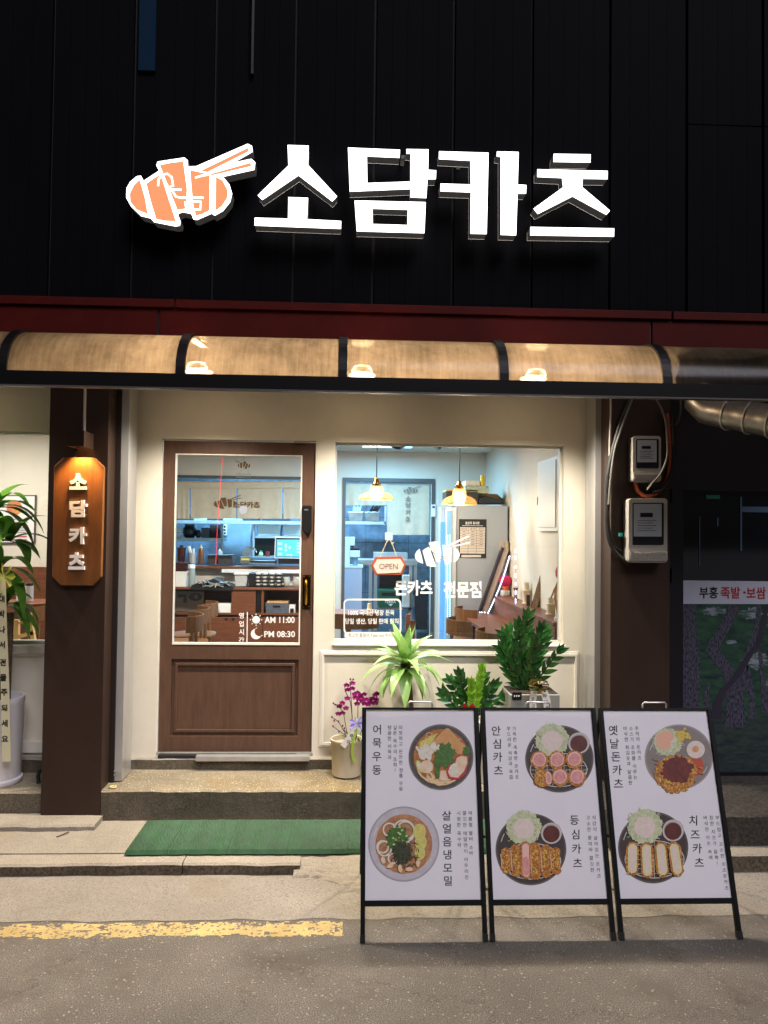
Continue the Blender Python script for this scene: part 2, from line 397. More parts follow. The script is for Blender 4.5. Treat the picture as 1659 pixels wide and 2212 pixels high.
glass = glassmat('window_glass', (.97, .98, .97), .045)
vinyl = mat('white_vinyl', '#f4f1ee', rough=.5)
interior = mat('interior_wall', '#d2cbbd', rough=.7, var=.03, vs=3)
tile = mat('kitchen_tile', '#667486', rough=.35, var=.3, vs=9)
wood = mat('walnut_wood', '#6e3f28', rough=.4, var=.25, vs=9, vstr=(.6, .6, 7), bump=.04, bs=30)
woodl = mat('pale_wood', '#c79a62', rough=.45, var=.15, vs=9, vstr=(6, 6, .6))
floorm = mat('floor_tile', '#4b4845', rough=.4, var=.15, vs=5)
uppm = mat('dark_cladding', '#08080c', rough=.75, spec=.05, var=.2, vs=2, vstr=(1, 1, .4))
seamm = mat('seam_black', '#050506', rough=.7)
redm = mat('red_metal', '#450f0a', rough=.6, spec=.1, var=.15, vs=3)
B = thing('restaurant_building', 'restaurant with cream shopfront, brown glazed door and dark clad upper wall', 'building', (0, YF, .3))
XL = at(271, 1300, YF).x; XR = at(1290, 1300, YF).x
DX0, DX1, DZ0, DZ1 = at(343, 1290, YF).x, at(680, 1290, YF).x, .305, at(512, 950, YF).z
WX0, WX1 = at(722, 1170, YF).x, at(1218, 1170, YF).x; WZ0, WZ1 = at(970, 1391, YF).z, at(970, 959, YF).z
ZT = 2.8
def xz(pts, y): return [(x, y, z) for x, z in pts]
mb = MB().prism([xz([(XL, .3), (DX0, .3), (DX0, DZ1), (DX1, DZ1), (DX1, .3), (XR, .3), (XR, ZT), (XL, ZT)], YF),
                 xz([(WX0, WZ0), (WX1, WZ0), (WX1, WZ1), (WX0, WZ1)], YF)], (0, .12, 0))
SX0, SX1 = -4.2, at(106, 1160, YF).x; SZ0, SZ1 = at(60, 1393, YF).z, at(60, 932, YF).z
LXE = at(113, 1160, YF).x
mb.prism([xz([(-4.6, .3), (LXE, .3), (LXE, ZT), (-4.6, ZT)], YF), xz([(SX0, SZ0), (SX1, SZ0), (SX1, SZ1), (SX0, SZ1)], YF)], (0, .12, 0))
mb.box(LXE + .002, XL - .002, YF + .05, YF + .12, .3, ZT)
mb.build('front_wall', cream, B)
def moulding(name, x0, y0, x1, y1, Y, m, par, wd=.026, dp=.016, second=True):
    a, b = at(x0, (y0 + y1) / 2, Y).x, at(x1, (y0 + y1) / 2, Y).x; t, u = at((x0 + x1) / 2, y0, Y).z, at((x0 + x1) / 2, y1, Y).z
    k = MB()
    def ring(i, w_, d_):
        k.box(a + i, b - i, Y - d_, Y + .002, t - i - w_, t - i); k.box(a + i, b - i, Y - d_, Y + .002, u + i, u + i + w_)
        k.box(a + i, a + i + w_, Y - d_, Y + .002, u + i + w_, t - i - w_); k.box(b - i - w_, b - i, Y - d_, Y + .002, u + i + w_, t - i - w_)
    ring(0, wd * .45, dp * .6); ring(wd * .45, wd * .55, dp)
    return k.build(name, m, par, bevel=.002)
moulding('wall_moulding', 690, 1406, 1249, 1613, YF, cream_trim, B)
moulding('wall_moulding', -200, 1406, 100, 1615, YF, cream_trim, B)
k = MB(); k.box(-4.6, LXE, YF - .03, YF, SZ0 - .05, SZ0 - .002); k.box(-4.6, LXE, YF - .022, YF, .33, .40); k.build('wall_moulding', cream_trim, B, bevel=.003)
# room behind the windows
RX, BY, CZ, FZ = 1.5, 8.6, 2.6, .3
WD = [at(745, 1200, BY).x, at(931, 1200, BY).x, at(840, 1041, BY).z]     # kitchen doorway
PX0, PX1, PZ0, PZ1 = at(250, 1200, BY).x, at(692, 1200, BY).x, at(520, 1222, BY).z, at(520, 1034, BY).z
MB().box(-4.7, RX + .1, 4.95, 11, .2, FZ).build('floor', floorm, B)
MB().box(-4.7, RX + .1, 4.95, 11, CZ, CZ + .1).build('ceiling', interior, B)
MB().box(RX, RX + .1, 4.951, 10.9, FZ + .001, CZ - .001).build('side_wall', interior, B)
MB().box(-4.7, -4.6, 4.951, 10.9, FZ + .001, CZ - .001).build('side_wall', interior, B)
MB().prism([xz([(-4.599, FZ + .001), (WD[0], FZ + .001), (WD[0], WD[2]), (WD[1], WD[2]), (WD[1], FZ + .001), (RX - .001, FZ + .001), (RX - .001, CZ - .001), (-4.599, CZ - .001)], BY),
            xz([(PX0, PZ0), (PX1, PZ0), (PX1, PZ1), (PX0, PZ1)], BY)], (0, .1, 0)).build('back_wall', interior, B)
MB().box(-4.6, RX, 10.8, 10.9, FZ + .001, CZ - .001).build('kitchen_wall', tile, B)
k = MB()
for i in range(6): k.box(-4.6, RX, 10.797, 10.8, FZ + .35 * i + .2, FZ + .35 * i + .206)
for i in range(10): k.box(-4 + i * .6, -3.995 + i * .6, 10.797, 10.8, FZ, CZ - .01)
k.build('tile_joint', mat('grout', '#3c434a', rough=.8), B)
MB().box(-4.59, -2.25, 6.9, 7.0, FZ + .002, CZ - .002).build('partition_wall', interior, B)
MB().box(-4.58, -2.24, 6.84, 6.897, FZ + .003, 1.36).build('wainscot', wood, B)
k = MB(); fr_ = .035
k.box(WD[0] - fr_, WD[0], BY - .02, BY + .02, FZ + .01, WD[2]); k.box(WD[1], WD[1] + fr_, BY - .02, BY + .02, FZ + .01, WD[2]); k.box(WD[0] - fr_, WD[1] + fr_, BY - .022, BY + .02, WD[2], WD[2] + .04)
k.build('door_frame', mat('grey_frame', '#4c4b4c', rough=.5), B)
k = MB(); k.box(PX0, PX1, BY - .12, BY + .14, PZ0 - .03, PZ0); k.build('counter_ledge', wood, B, bevel=.004)
k = MB(); k.box(at(505, 1, BY).x, PX1 + .1, BY - .14, BY - .002, PZ0 - .07, PZ0 - .032); k.build('ledge_trim', white, B)
k = MB(); k.box(PX0, PX1, BY - .015, BY + .05, PZ1, PZ1 + .03); k.build('opening_frame', mat('grey_frame', '#4c4b4c'), B)
# door
D = MB()
gx0, gx1 = at(374, 1190, YF).x, at(650, 1190, YF).x; gz0, gz1 = at(510, 1394, YF).z, at(512, 981, YF).z
px0, px1, pz0, pz1 = at(367, 1510, YF).x, at(643, 1510, YF).x, at(500, 1592, YF).z, at(500, 1426, YF).z
g = .008; yd = YF + .022
D.prism([xz([(DX0 + g, DZ0 + .02), (DX1 - g, DZ0 + .02), (DX1 - g, DZ1 - g * 1.3), (DX0 + g, DZ1 - g * 1.3)], yd),
         xz([(gx0, gz0), (gx1, gz0), (gx1, gz1), (gx0, gz1)], yd), xz([(px0, pz0), (px1, pz0), (px1, pz1), (px0, pz1)], yd)], (0, .045, 0))
door = D.build('door', brown, B, bevel=.0025); door['label'] = 'brown sliding door with tall glass pane and lower panel'
k = MB(); k.box(px0 + .001, px1 - .001, yd + .016, yd + .03, pz0 + .001, pz1 - .001); k.build('door_panel', brown, door)
k = MB(); i = .022
for (a, b, c, d) in ((px0 + i, px1 - i, pz1 - i - .016, pz1 - i), (px0 + i, px1 - i, pz0 + i, pz0 + i + .016), (px0 + i, px0 + i + .016, pz0 + i + .016, pz1 - i - .016), (px1 - i - .016, px1 - i, pz0 + i + .016, pz1 - i - .016)):
    k.box(a, b, yd + .002, yd + .0155, c, d)
k.build('panel_moulding', brown, door, bevel=.003)
k = MB(); i = .013
for (a, b, c, d) in ((gx0, gx1, gz1 - i * .5, gz1), (gx0, gx1, gz0, gz0 + i), (gx0, gx0 + i * .6, gz0 + i, gz1 - i * .5), (gx1 - i * .6, gx1, gz0 + i, gz1 - i * .5)):
    k.box(a, b, yd - .004, yd + .02, c, d)
k.build('glazing_bead', cream_trim, door)
gp = yd + .012
k = MB(); k.box(gx0 + .002, gx1 - .002, gp, gp + .005, gz0 + .002, gz1 - .002); k.build('door_glass', glass, door)
k = MB()
for s in ((DX0 + .0005, DX0 + .0065), (DX1 - .0065, DX1 - .0005)): k.box(s[0], s[1], YF + .004, YF + .02, DZ0 + .02, DZ1 - .001)
k.build('door_jamb', cream_trim, B)
k = MB(); k.box(at(344, 0, YF).x, at(376, 0, YF).x, YF + .003, YF + .021, DZ1 - .011, DZ1 - .001); k.build('door_pivot', steel, B); k = MB(); k.box(at(650, 0, YF).x, at(679, 0, YF).x, YF + .003, YF + .021, DZ1 - .013, DZ1 - .001); k.build('door_pivot', steel, B)
fd = lambda x, y: at(x, y, yd)
lk = [c4(*p) for p in ((1418, 752), (1498, 752), (1498, 960), (1475, 997), (1450, 997), (1408, 960), (1412, 790))]
k = MB().prism([[at(x, y, yd - .03) for x, y in lk]], (0, .03, 0)); lo = k.build('door_lock', black, door, bevel=.004)
k = MB(); p = at(*c4(1450, 790), yd - .031); k.box(p.x - .012, p.x + .012, p.y - .001, p.y + .001, p.z - .004, p.z + .004); k.build('lock_keypad', mat('grey_plastic', '#55565a'), door)
k = MB(); a = c4(1418, 1358); b = c4(1488, 1650); k.dbox(*a, *b, yd - .004, .004); k.build('handle_plate', mat('dark_bronze', '#2a1c0c', rough=.3, metal=.8), door)
k = MB()
for (x, y) in ((1430, 1372), (1477, 1372), (1427, 1636), (1474, 1636)): p = at(*c4(x, y), yd - .004); MB().sphere((p.x, p.y, p.z), .004, .003, .004, 8, 5).build('handle_screw', brass, door, smooth=True)
a = at(*c4(1452, 1410), yd); b = at(*c4(1452, 1600), yd)
MB().tube([(a.x, yd - .004, a.z), (a.x, yd - .03, a.z + .004), (a.x, yd - .042, a.z - .012), (b.x, yd - .042, b.z + .012), (b.x, yd - .03, b.z - .004), (b.x, yd - .004, b.z)], .0075, 10).build('door_handle', brass, door, smooth=True)
# lettering on the door glass
fg = lambda x, y: at(*c4(x, y), gp - .001)
k = MB(); vcol(k, '영업시간', lambda x, y: at(x, y, gp - .001), c4(886, 1712), c4(886, 1925), 50 / 2.212 * SD, .02); k.build('heading_lettering', vinyl, door); k = MB()
strip(k, [(938, 1680), (934, 1957)], 8, fg); k.build('divider_line', vinyl, door); k = MB()
tfit(k, 'AM 11:00', fg, 1088, 1722, 1350, 1777, .02); k.build('opening_time_lettering', vinyl, door); k = MB(); tfit(k, 'PM 08:30', fg, 1085, 1846, 1353, 1900, .02)
k.build('closing_time_lettering', vinyl, door)
k = MB().prism([[fg(*p) for p in arc(1014, 1748, 33, 33, 0, 345, 23)]], (0, 0, 0))
for i in range(8):
    t = R(i * 45 + 0); strip(k, [(1014 + 42 * math.cos(t), 1748 + 42 * math.sin(t)), (1014 + 54 * math.cos(t), 1748 + 54 * math.sin(t))], 7, fg)
k.build('sun_decal', vinyl, door)
mo = arc(1016, 1873, 47, 47, 95, 345, 20) + [(x, y) for x, y in reversed(arc(1042, 1853, 48, 44, 140, 300, 14))]
mo = arc(1014, 1872, 46, 46, 88, 348, 22) + list(reversed(arc(1046, 1850, 46, 42, 118, 312, 16)))
MB().prism([[fg(*p) for p in mo]], (0, 0, 0)).build('moon_decal', vinyl, door)
# ---- shop logo (sliced cutlet with chopsticks), traced from the sign
LG = dict(
    back=[(190, 405), (213, 402), (228, 430), (312, 375), (297, 345), (305, 325), (450, 303), (468, 318), (470, 352), (515, 350), (795, 228), (818, 240), (822, 272), (720, 330), (815, 310), (836, 330), (832, 370), (660, 408), (695, 450), (710, 500), (700, 545), (660, 595), (615, 620), (600, 608), (520, 643), (500, 640), (488, 610), (440, 600), (415, 612), (430, 655), (425, 675), (400, 678), (285, 655), (268, 635), (215, 622), (160, 570), (133, 520), (135, 470), (155, 435)],
    parts=[[(208, 424), (175, 455), (153, 500), (156, 545), (190, 588), (252, 613), (238, 530)], [(243, 447), (280, 420), (322, 395), (405, 652), (350, 650), (297, 640), (268, 545)],
           [(316, 345), (380, 332), (445, 325), (466, 480), (460, 583), (412, 590), (350, 430)], [(482, 372), (540, 385), (590, 397), (587, 592), (550, 612), (513, 622), (497, 560), (488, 460)],
           [(622, 408), (660, 430), (688, 485), (684, 525), (655, 570), (620, 595)]],
    sticks=[[(540, 376), (798, 250), (800, 272), (575, 385)], [(590, 394), (812, 332), (815, 352), (600, 402)]],
    lines=[[(308, 460), (310, 425), (328, 400), (358, 393), (382, 412), (390, 460), (375, 462)], [(345, 440), (368, 470), (385, 480), (435, 480)], [(380, 478), (405, 518), (430, 524), (555, 524)],
           [(470, 480), (475, 510), (490, 522)], [(455, 545), (460, 575), (480, 590)], [(490, 545), (540, 545), (538, 588), (492, 588), (490, 545)], [(510, 415), (545, 404), (588, 397)]])
def logo(mb, fn, sc=1, pick=('parts', 'sticks'), off=(0, 0, 0)):      # fn maps sign-crop coordinates into the scene
    for key in pick:
        for poly in ([LG['back']] if key == 'back' else LG[key]):
            if key == 'lines': strip(mb, poly, 9, fn, off)
            else: mb.prism([[Vector(fn(*p)) for p in poly]], off)
    return mb
def logofit(x0, y0, x1, y1, Y, mirror=False):
    def f(x, y):
        u = (x - 135) / (832 - 135); v = (y - 235) / (678 - 235)
        if mirror: u = 1 - u
        return at(x0 + (x1 - x0) * u, y0 + (y1 - y0) * v, Y)
    return f
bvinyl = mat('brown_vinyl', '#5e3d22', rough=.6)
a, b = c4(825, 350), c4(967, 440); k = logo(MB(), logofit(*a, *b, gp + .006, True))
k.build('small_logo_sticker', bvinyl, door)
fgi = lambda x, y: at(*c4(x, y), gp + .006)
k = MB(); k.prism([[fgi(*p) for p in ((840, 475), (966, 478), (966, 515), (840, 510))], [fgi(*p) for p in ((845, 480), (961, 483), (961, 510), (845, 505))]], (0, 0, 0))
for (p, q) in (((890, 440), (866, 476)), ((945, 440), (945, 478)), ((905, 335), (885, 368)), ((905, 335), (918, 368))): strip(k, [p, q], 3, fgi)
tfit(k, '소담카츠', fgi, 858, 486, 948, 504, .02, mirror=True); k.build('hanging_plate_sticker', mat('grey_vinyl', '#8c8f98'), door)
MB().prism([[at(*c4(*p), gp - .0012) for p in arc(902, 790, 38, 38, 0, 345, 20)]], (0, 0, 0)).build('round_sticker', mat('pale_sticker', '#878d98'), door)
# window
k = MB(); i = .012; wy = YF + .05
for (a_, b_, c_, d_) in ((WX0, WX1, WZ0, WZ0 + .018), (WX0, WX1, WZ1 - i, WZ1), (WX0, WX0 + i * .7, WZ0 + .018, WZ1 - i), (WX1 - .016, WX1, WZ0 + .018, WZ1 - i)):
    k.box(a_ + .001, b_ - .001, wy, wy + .045, c_ + .001, d_ - .001)
win = k.build('window', cream_trim, B); win['label'] = 'wide front window with white frame and lettering'
wg = wy + .02
k = MB(); k.box(WX0 + .004, WX1 - .004, wg, wg + .005, WZ0 + .004, WZ1 - .004); k.build('window_glass', glass, win)
k = MB(); k.box(WX0 - .004, WX1 + .012, YF - .018, wy - .001, WZ0 - .014, WZ0 - .001); k.build('window_sill', cream_trim, win, bevel=.003)
fw = lambda x, y: at(*c5(x, y), wg - .001)
a, b = c5(597, 715), c5(960, 932); k = logo(MB(), logofit(*a, *b, wg - .001)); k.build('logo_decal', vinyl, win); k = logo(MB(), logofit(*a, *b, wg - .0016), pick=('lines',)); k.build('logo_gap_lines', mat('gap_grey', '#8b8c8c', rough=.5), win)
k = MB(); tfit(k, '돈카츠', fw, 480, 1003, 716, 1098, .035); k.build('shop_lettering', vinyl, win); k = MB(); tfit(k, '전문점', fw, 783, 1010, 1020, 1112, .035); k.build('shop_lettering', vinyl, win)
k = MB(); ro = rrect(162, 1118, 522, 1340, 30); ri = rrect(171, 1128, 512, 1332, 24)
k.prism([[fw(*p) for p in ro], [fw(*p) for p in ri]], (0, 0, 0))
tfit(k, '100% 국내산 냉장 돈육', fw, 192, 1186, 478, 1222, .015); tfit(k, '당일 생산, 당일 판매 원칙', fw, 172, 1240, 504, 1277, .015); k.build('slogan_lettering', vinyl, win)
fw2 = lambda x, y: at(*c5(x, y), wg - .0025); fw3 = lambda x, y: at(*c5(x, y), wg - .004)
k = MB().prism([[fw2(*p) for p in rrect(168, 1325, 515, 1366, 19)]], (0, 0, 0)); k.build('slogan_pill', vinyl, win)
k = MB(); tfit(k, '최고의 품질의 Take out 돈카츠', fw3, 192, 1333, 482, 1357, .0); k.build('pill_lettering', bvinyl, win)
# left window
k = MB()
for (a_, b_, c_, d_) in ((SX0, SX1, SZ0, SZ0 + .02), (SX0, SX1, SZ1 - i, SZ1), (SX1 - .012, SX1, SZ0 + .02, SZ1 - i)): k.box(a_ + .001, b_ - .001, wy, wy + .045, c_ + .001, d_ - .001)
lw = k.build('window', cream_trim, B); lw['label'] = 'side window at the left with white frame'
k = MB(); k.box(SX0 + .004, SX1 - .004, wg, wg + .005, SZ0 + .004, SZ1 - .004); k.build('window_glass', glass, lw)
# upper wall: grooved dark cladding
YU = 4.42; zu0, zu1 = 2.9, 6.5
MB().box(-7, 7, YU + .03, YU + .2, 2.75, zu1).build('upper_wall', seamm, B)
px = at(1316, 560, YU).x; pw = at(1483, 560, YU).x - px
k = MB()
for i in range(-16, 13):
    a_, b_ = px + i * pw + .008, px + (i + 1) * pw - .008; n = 4 if i % 2 == 0 else 5
    for z_ in ((zu0, 4.135), (4.142, zu1)):
        if i < 1 and z_[0] > 3: continue
        z0_, z1_ = (zu0, zu1) if i < 1 else z_
        for j in range(n): k.box(a_ + (b_ - a_) * j / n + .0007, a_ + (b_ - a_) * (j + 1) / n - .0007, YU, YU + .03, z0_, z1_)
k.build('wall_cladding', uppm, B)
a_, b_ = at(302, 80, YU).x, at(338, 80, YU).x
MB().box(a_, b_, YU - .02, YU - .001, at(320, 156, YU).z, zu1).build('blue_strip_pane', mat('blue_pane', '#12283d', rough=.2), B)
MB().box(at(545, 80, YU).x, at(550, 80, YU).x, YU - .03, YU - .001, at(545, 165, YU).z, zu1).build('downpipe', dark, B)
# red fascia band under the cladding
k = MB(); yr = 4.3; zr = 2.978; sx = [-7, at(342, 690, yr).x, at(1407, 715, yr).x, 7]; lx = [-7, at(379, 655, yr).x, at(1450, 680, yr).x, 7]
for a_, b_ in zip(sx, sx[1:]): k.box(a_ + .006, b_ - .006, yr, yr + .1, 2.66, zr - .05)
for a_, b_ in zip(lx, lx[1:]): k.box(a_ + .005, b_ - .005, yr - .018, yr + .1, zr - .046, zr)
k.build('red_fascia', redm, B, bevel=.003)
MB().box(-7, 7, yr + .012, yr + .11, 2.655, zr - .01).build('fascia_backing', mat('fascia_dark', '#120a0a'), B)
# ================================================================ awning with its lamps
YA = 3.6
def polymat():
    m = bpy.data.materials.new('awning_sheet'); m.use_nodes = True; n = m.node_tree; n.nodes.clear(); L = n.links
    o = n.nodes.new('ShaderNodeOutputMaterial'); tc = n.nodes.new('ShaderNodeTexCoord'); mp = n.nodes.new('ShaderNodeMapping')
    mp.inputs['Scale'].default_value = (55, 4, 4); L.new(tc.outputs['Object'], mp.inputs[0])
    t = n.nodes.new('ShaderNodeTexNoise'); t.inputs['Scale'].default_value = 1; t.inputs['Detail'].default_value = 5; t.inputs['Roughness'].default_value = .7; L.new(mp.outputs[0], t.inputs['Vector'])
    t2 = n.nodes.new('ShaderNodeTexNoise'); t2.inputs['Scale'].default_value = 4; t2.inputs['Detail'].default_value = 8; t2.inputs['Roughness'].default_value = .7; L.new(tc.outputs['Object'], t2.inputs['Vector'])
    mu = n.nodes.new('ShaderNodeMath'); mu.operation = 'MULTIPLY_ADD'; mu.inputs[1].default_value = .3; L.new(t.outputs['Fac'], mu.inputs[0])
    m2 = n.nodes.new('ShaderNodeMath'); m2.operation = 'MULTIPLY'; m2.inputs[1].default_value = .7; L.new(t2.outputs['Fac'], m2.inputs[0]); L.new(m2.outputs[0], mu.inputs[2])
    r = n.nodes.new('ShaderNodeValToRGB'); L.new(mu.outputs[0], r.inputs[0]); e = r.color_ramp.elements
    e[0].position = .3; e[0].color = (.09, .075, .06, 1); e[1].position = .7; e[1].color = (.40, .34, .275, 1)
    tl = n.nodes.new('ShaderNodeBsdfTranslucent'); L.new(r.outputs[0], tl.inputs[0])
    tp = n.nodes.new('ShaderNodeBsdfTransparent'); tp.inputs[0].default_value = (.46, .42, .37, 1)
    mx = n.nodes.new('ShaderNodeMixShader'); mx.inputs[0].default_value = .62; L.new(tp.outputs[0], mx.inputs[1]); L.new(tl.outputs[0], mx.inputs[2])
    gl = n.nodes.new('ShaderNodeBsdfGlossy'); gl.inputs['Roughness'].default_value = .22
    f = n.nodes.new('ShaderNodeFresnel'); f.inputs[0].default_value = 1.12; m3 = n.nodes.new('ShaderNodeMixShader'); m3.inputs[0].default_value = .015
    L.new(mx.outputs[0], m3.inputs[1]); L.new(gl.outputs[0], m3.inputs[2]); L.new(m3.outputs[0], o.inputs[0]); return m
AW = thing('awning', 'long arched awning of smoky brown plastic sheets on dark ribs', 'awning', (0, YA, 2.35))
ZG = 2.352; za = 2.427
def arcpt(th, off=0): a_, b_ = .28, .24; return (YA + .01 + a_ * (1 - math.cos(th)) + off * -math.cos(th), za + (b_ + off) * math.sin(th))
prof = [arcpt(R(i * 7.5)) for i in range(13)]; prof += [(4.0, 2.672), (4.3, 2.715)]
ribx = [at(x, 826, YA).x for x in (3, 388, 740, 1090, 1442)]; st = ribx[2] - ribx[1]; ribx = [ribx[0] - st * 2, ribx[0] - st] + ribx + [ribx[-1] + st, ribx[-1] + 2 * st]
polym = polymat(); ribm = mat('rib_metal', '#0a0808', rough=.5, spec=.2)
for a_, b_ in zip(ribx, ribx[1:]):
    k = MB(); n = 8
    for (p, q) in zip(prof, prof[1:]):
        for i in range(n):
            u, v = a_ + (b_ - a_) * i / n, a_ + (b_ - a_) * (i + 1) / n
            k.q((u, p[0], p[1]), (v, p[0], p[1]), (v, q[0], q[1]), (u, q[0], q[1]))
    k.build('awning_sheet', polym, AW, smooth=True)
for x in ribx:
    k = MB(); po = [arcpt(R(i * 7.5), .012) for i in range(13)] + [(4.3, 2.73)]; pi = [arcpt(R(i * 7.5), -.012) for i in range(13)] + [(4.3, 2.70)]
    for i in range(len(po) - 1):
        h = .021
        for (p, q) in (((po[i], po[i + 1])), ((pi[i], pi[i + 1]))): k.q((x - h, *p), (x + h, *p), (x + h, *q), (x - h, *q))
        for s in (-h, h): k.q((x + s, *po[i]), (x + s, *po[i + 1]), (x + s, *pi[i + 1]), (x + s, *pi[i]))
    k.build('awning_rib', ribm, AW)
k = MB(); k.box(-6, 6, YA - .01, YA + .03, ZG + .008, za - .002); k.box(-6, 6, YA + .03, YA + .09, ZG + .012, ZG + .02); k.build('gutter', ribm, AW)
k = MB(); k.box(-6, 6, YA - .014, YA + .02, ZG, ZG + .0075); k.build('gutter_edge', mat('edge_metal', '#5f5b58', rough=.4, metal=.4), AW)
LAMPW = (1.0, .92, .79)
YLm, LAMPE = 4.33, 262
lampx = [at(430, 808, YLm).x, at(782, 818, YLm).x, at(1152, 828, YLm).x]; lampx = [lampx[0] - 1.6] + lampx
k = MB(); k.prism([[Vector((ribx[6] + .03, *q)) for q in ((YA + .03, 2.405), (4.29, 2.52), (4.29, 2.69), (3.9, 2.645), (3.72, 2.58), (YA + .03, 2.46))]], (.006, 0, 0)); k.build('awning_light_block', ribm, AW)  # unseen board added to keep lamp light off the end sheet
bulbm = mat('lamp_glow', '#fff2d8', emit=24, ecol=(1, .72, .42))
lampn = ['flood lamp under the awning above the left side window', 'bright flood lamp above the left edge of the brown door', 'bright flood lamp above the left part of the front window', 'bright flood lamp above the right half of the window']
for x, lb in zip(lampx, lampn):
    z = at(782, 808, YLm).z
    T = thing('flood_lamp', lb, 'lamp', (x, YLm, z), 'flood lamps under the awning')
    k = MB(); k.lathe((x, YLm, z), [(.08, -.004), (.085, .0), (.085, .03), (.03, .045), (.012, .05), (.012, max(.06, 2.71 - z))], 18); k.build('lamp_housing', mat('lamp_case', '#d8d2c6', rough=.5), T, smooth=True)
    k = MB(); k.sphere((x, YLm, z - .008), .075, .06, .02, 16, 8); k.build('lamp_lens', bulbm, T, smooth=True)
    ld = bpy.data.lights.new('lamp_light', 'SPOT'); ld.energy = LAMPE; ld.color = LAMPW; ld.spot_size = R(146); ld.spot_blend = .8; ld.shadow_soft_size = .05
    lo_ = bpy.data.objects.new('lamp_light', ld); COL.objects.link(lo_); lo_.parent = T; lo_.location = (0, 0, -.028)
    lo_.rotation_euler = Vector((0, .16, 1)).to_track_quat('Z', 'Y').to_euler()
    lu = bpy.data.lights.new('lamp_spill', 'AREA'); lu.shape = 'DISK'; lu.size = .12; lu.energy = 30; lu.color = (1, .68, .38)
    lv = bpy.data.objects.new('lamp_spill', lu); COL.objects.link(lv); lv.parent = T; lv.location = (0, -.065, .01); lv.rotation_euler = Vector((0, 1, .42)).to_track_quat('Z', 'Y').to_euler()
# ================================================================ illuminated channel-letter sign
YS = 4.27; fsA = lambda x, y: at(*cA(x, y), YS); fsB = lambda x, y: at(*cB(x, y), YS)
SG = thing('shop_sign', 'large glowing white four letter shop sign with orange cutlet emblem', 'sign', at(800, 500, YS))
letf = mat('sign_white', '#ffffff', emit=3.2, ecol=(1, .98, .95)); lets = mat('sign_return', '#5a5754', rough=.5, emit=.03, ecol=(.8, .78, .75)); lorg = mat('sign_orange', '#ff7a48', emit=1.0, ecol=(1, .27, .12))  # letter sides glow faintly, added for the halo on the wall
LT = {'A': [[[(1013, 236), (1127, 240), (1124, 345), (1282, 516), (1256, 544), (1072, 402), (875, 536), (850, 510), (1017, 348)]], [[(1017, 520), (1124, 524), (1118, 640), (1304, 650), (1303, 693), (833, 675), (834, 632), (1015, 637)]]],
      'B1': [[[(97, 112), (380, 124), (378, 168), (200, 160), (202, 305), (437, 297), (438, 146), (415, 145), (415, 120), (535, 122), (533, 233), (577, 236), (575, 284), (530, 284), (523, 387), (437, 383), (436, 338), (107, 352)]],
             [[(133, 400), (520, 409), (513, 578), (145, 568)], [(231, 445), (423, 451), (421, 534), (232, 528)]]],
      'B2': [[[(593, 132), (862, 140), (852, 583), (763, 581), (766, 356), (600, 350), (601, 308), (766, 313), (763, 184), (592, 175)]], [[(908, 133), (1026, 136), (1021, 313), (1068, 316), (1066, 363), (1020, 363), (1012, 590), (928, 587), (928, 163), (907, 161)]]],
      'B3': [[[(1217, 146), (1418, 149), (1417, 193), (1215, 190)]], [[(1128, 230), (1511, 239), (1510, 284), (1375, 282), (1372, 327), (1523, 455), (1503, 478), (1319, 378), (1130, 474), (1107, 445), (1268, 328), (1262, 278), (1127, 272)]], [[(1090, 544), (1546, 552), (1545, 597), (1089, 590)]]]}
for key, fn in (('A', fsA), ('B1', fsB), ('B2', fsB), ('B3', fsB)):
    k = MB()
    for loops in LT[key]:
        P = [[fn(*p) for p in l] for l in loops]
        k.cur = 0; k.prism(P, (0, 0, 0)); k.cur = 1; k.prism([[p + Vector((0, .003, 0)) for p in l] for l in P], (0, .075, 0))
    for loops in LT[key][:1]:
        x_ = sum(p[0] for p in loops[0]) / len(loops[0]); q_ = fn(x_, min(p[1] for p in loops[0]) + 22)
        k.box(q_.x - .01, q_.x + .01, q_.y + .06, YU, q_.z - .01, q_.z + .01)
    k.cur = 2; [k.prism([[q + Vector((0, .079, 0)) for q in [fn(*p) for p in l]] for l in loops], (0, 0, 0)) for loops in LT[key]]  # glowing rear faces added to imitate bloom around the letters
    k.build('sign_letter', [letf, lets, mat('sign_halo', '#ffffff', emit=2.5, ecol=(1, .9, .8))], SG)
k = MB(); logo(k, lambda x, y: fsA(x, y) + Vector((0, .003, 0)), pick=('back',), off=(0, 0, 0)); k.cur = 1; logo(k, lambda x, y: fsA(x, y) + Vector((0, .006, 0)), pick=('back',), off=(0, .075, 0))
k.build('emblem_back', [letf, lets], SG)
k = MB(); logo(k, lambda x, y: fsA(x, y), off=(0, 0, 0)); k.build('emblem_slices', lorg, SG)
k = MB(); logo(k, lambda x, y: fsA(x, y) - Vector((0, .002, 0)), pick=('lines',)); k.build('emblem_lines', letf, SG)
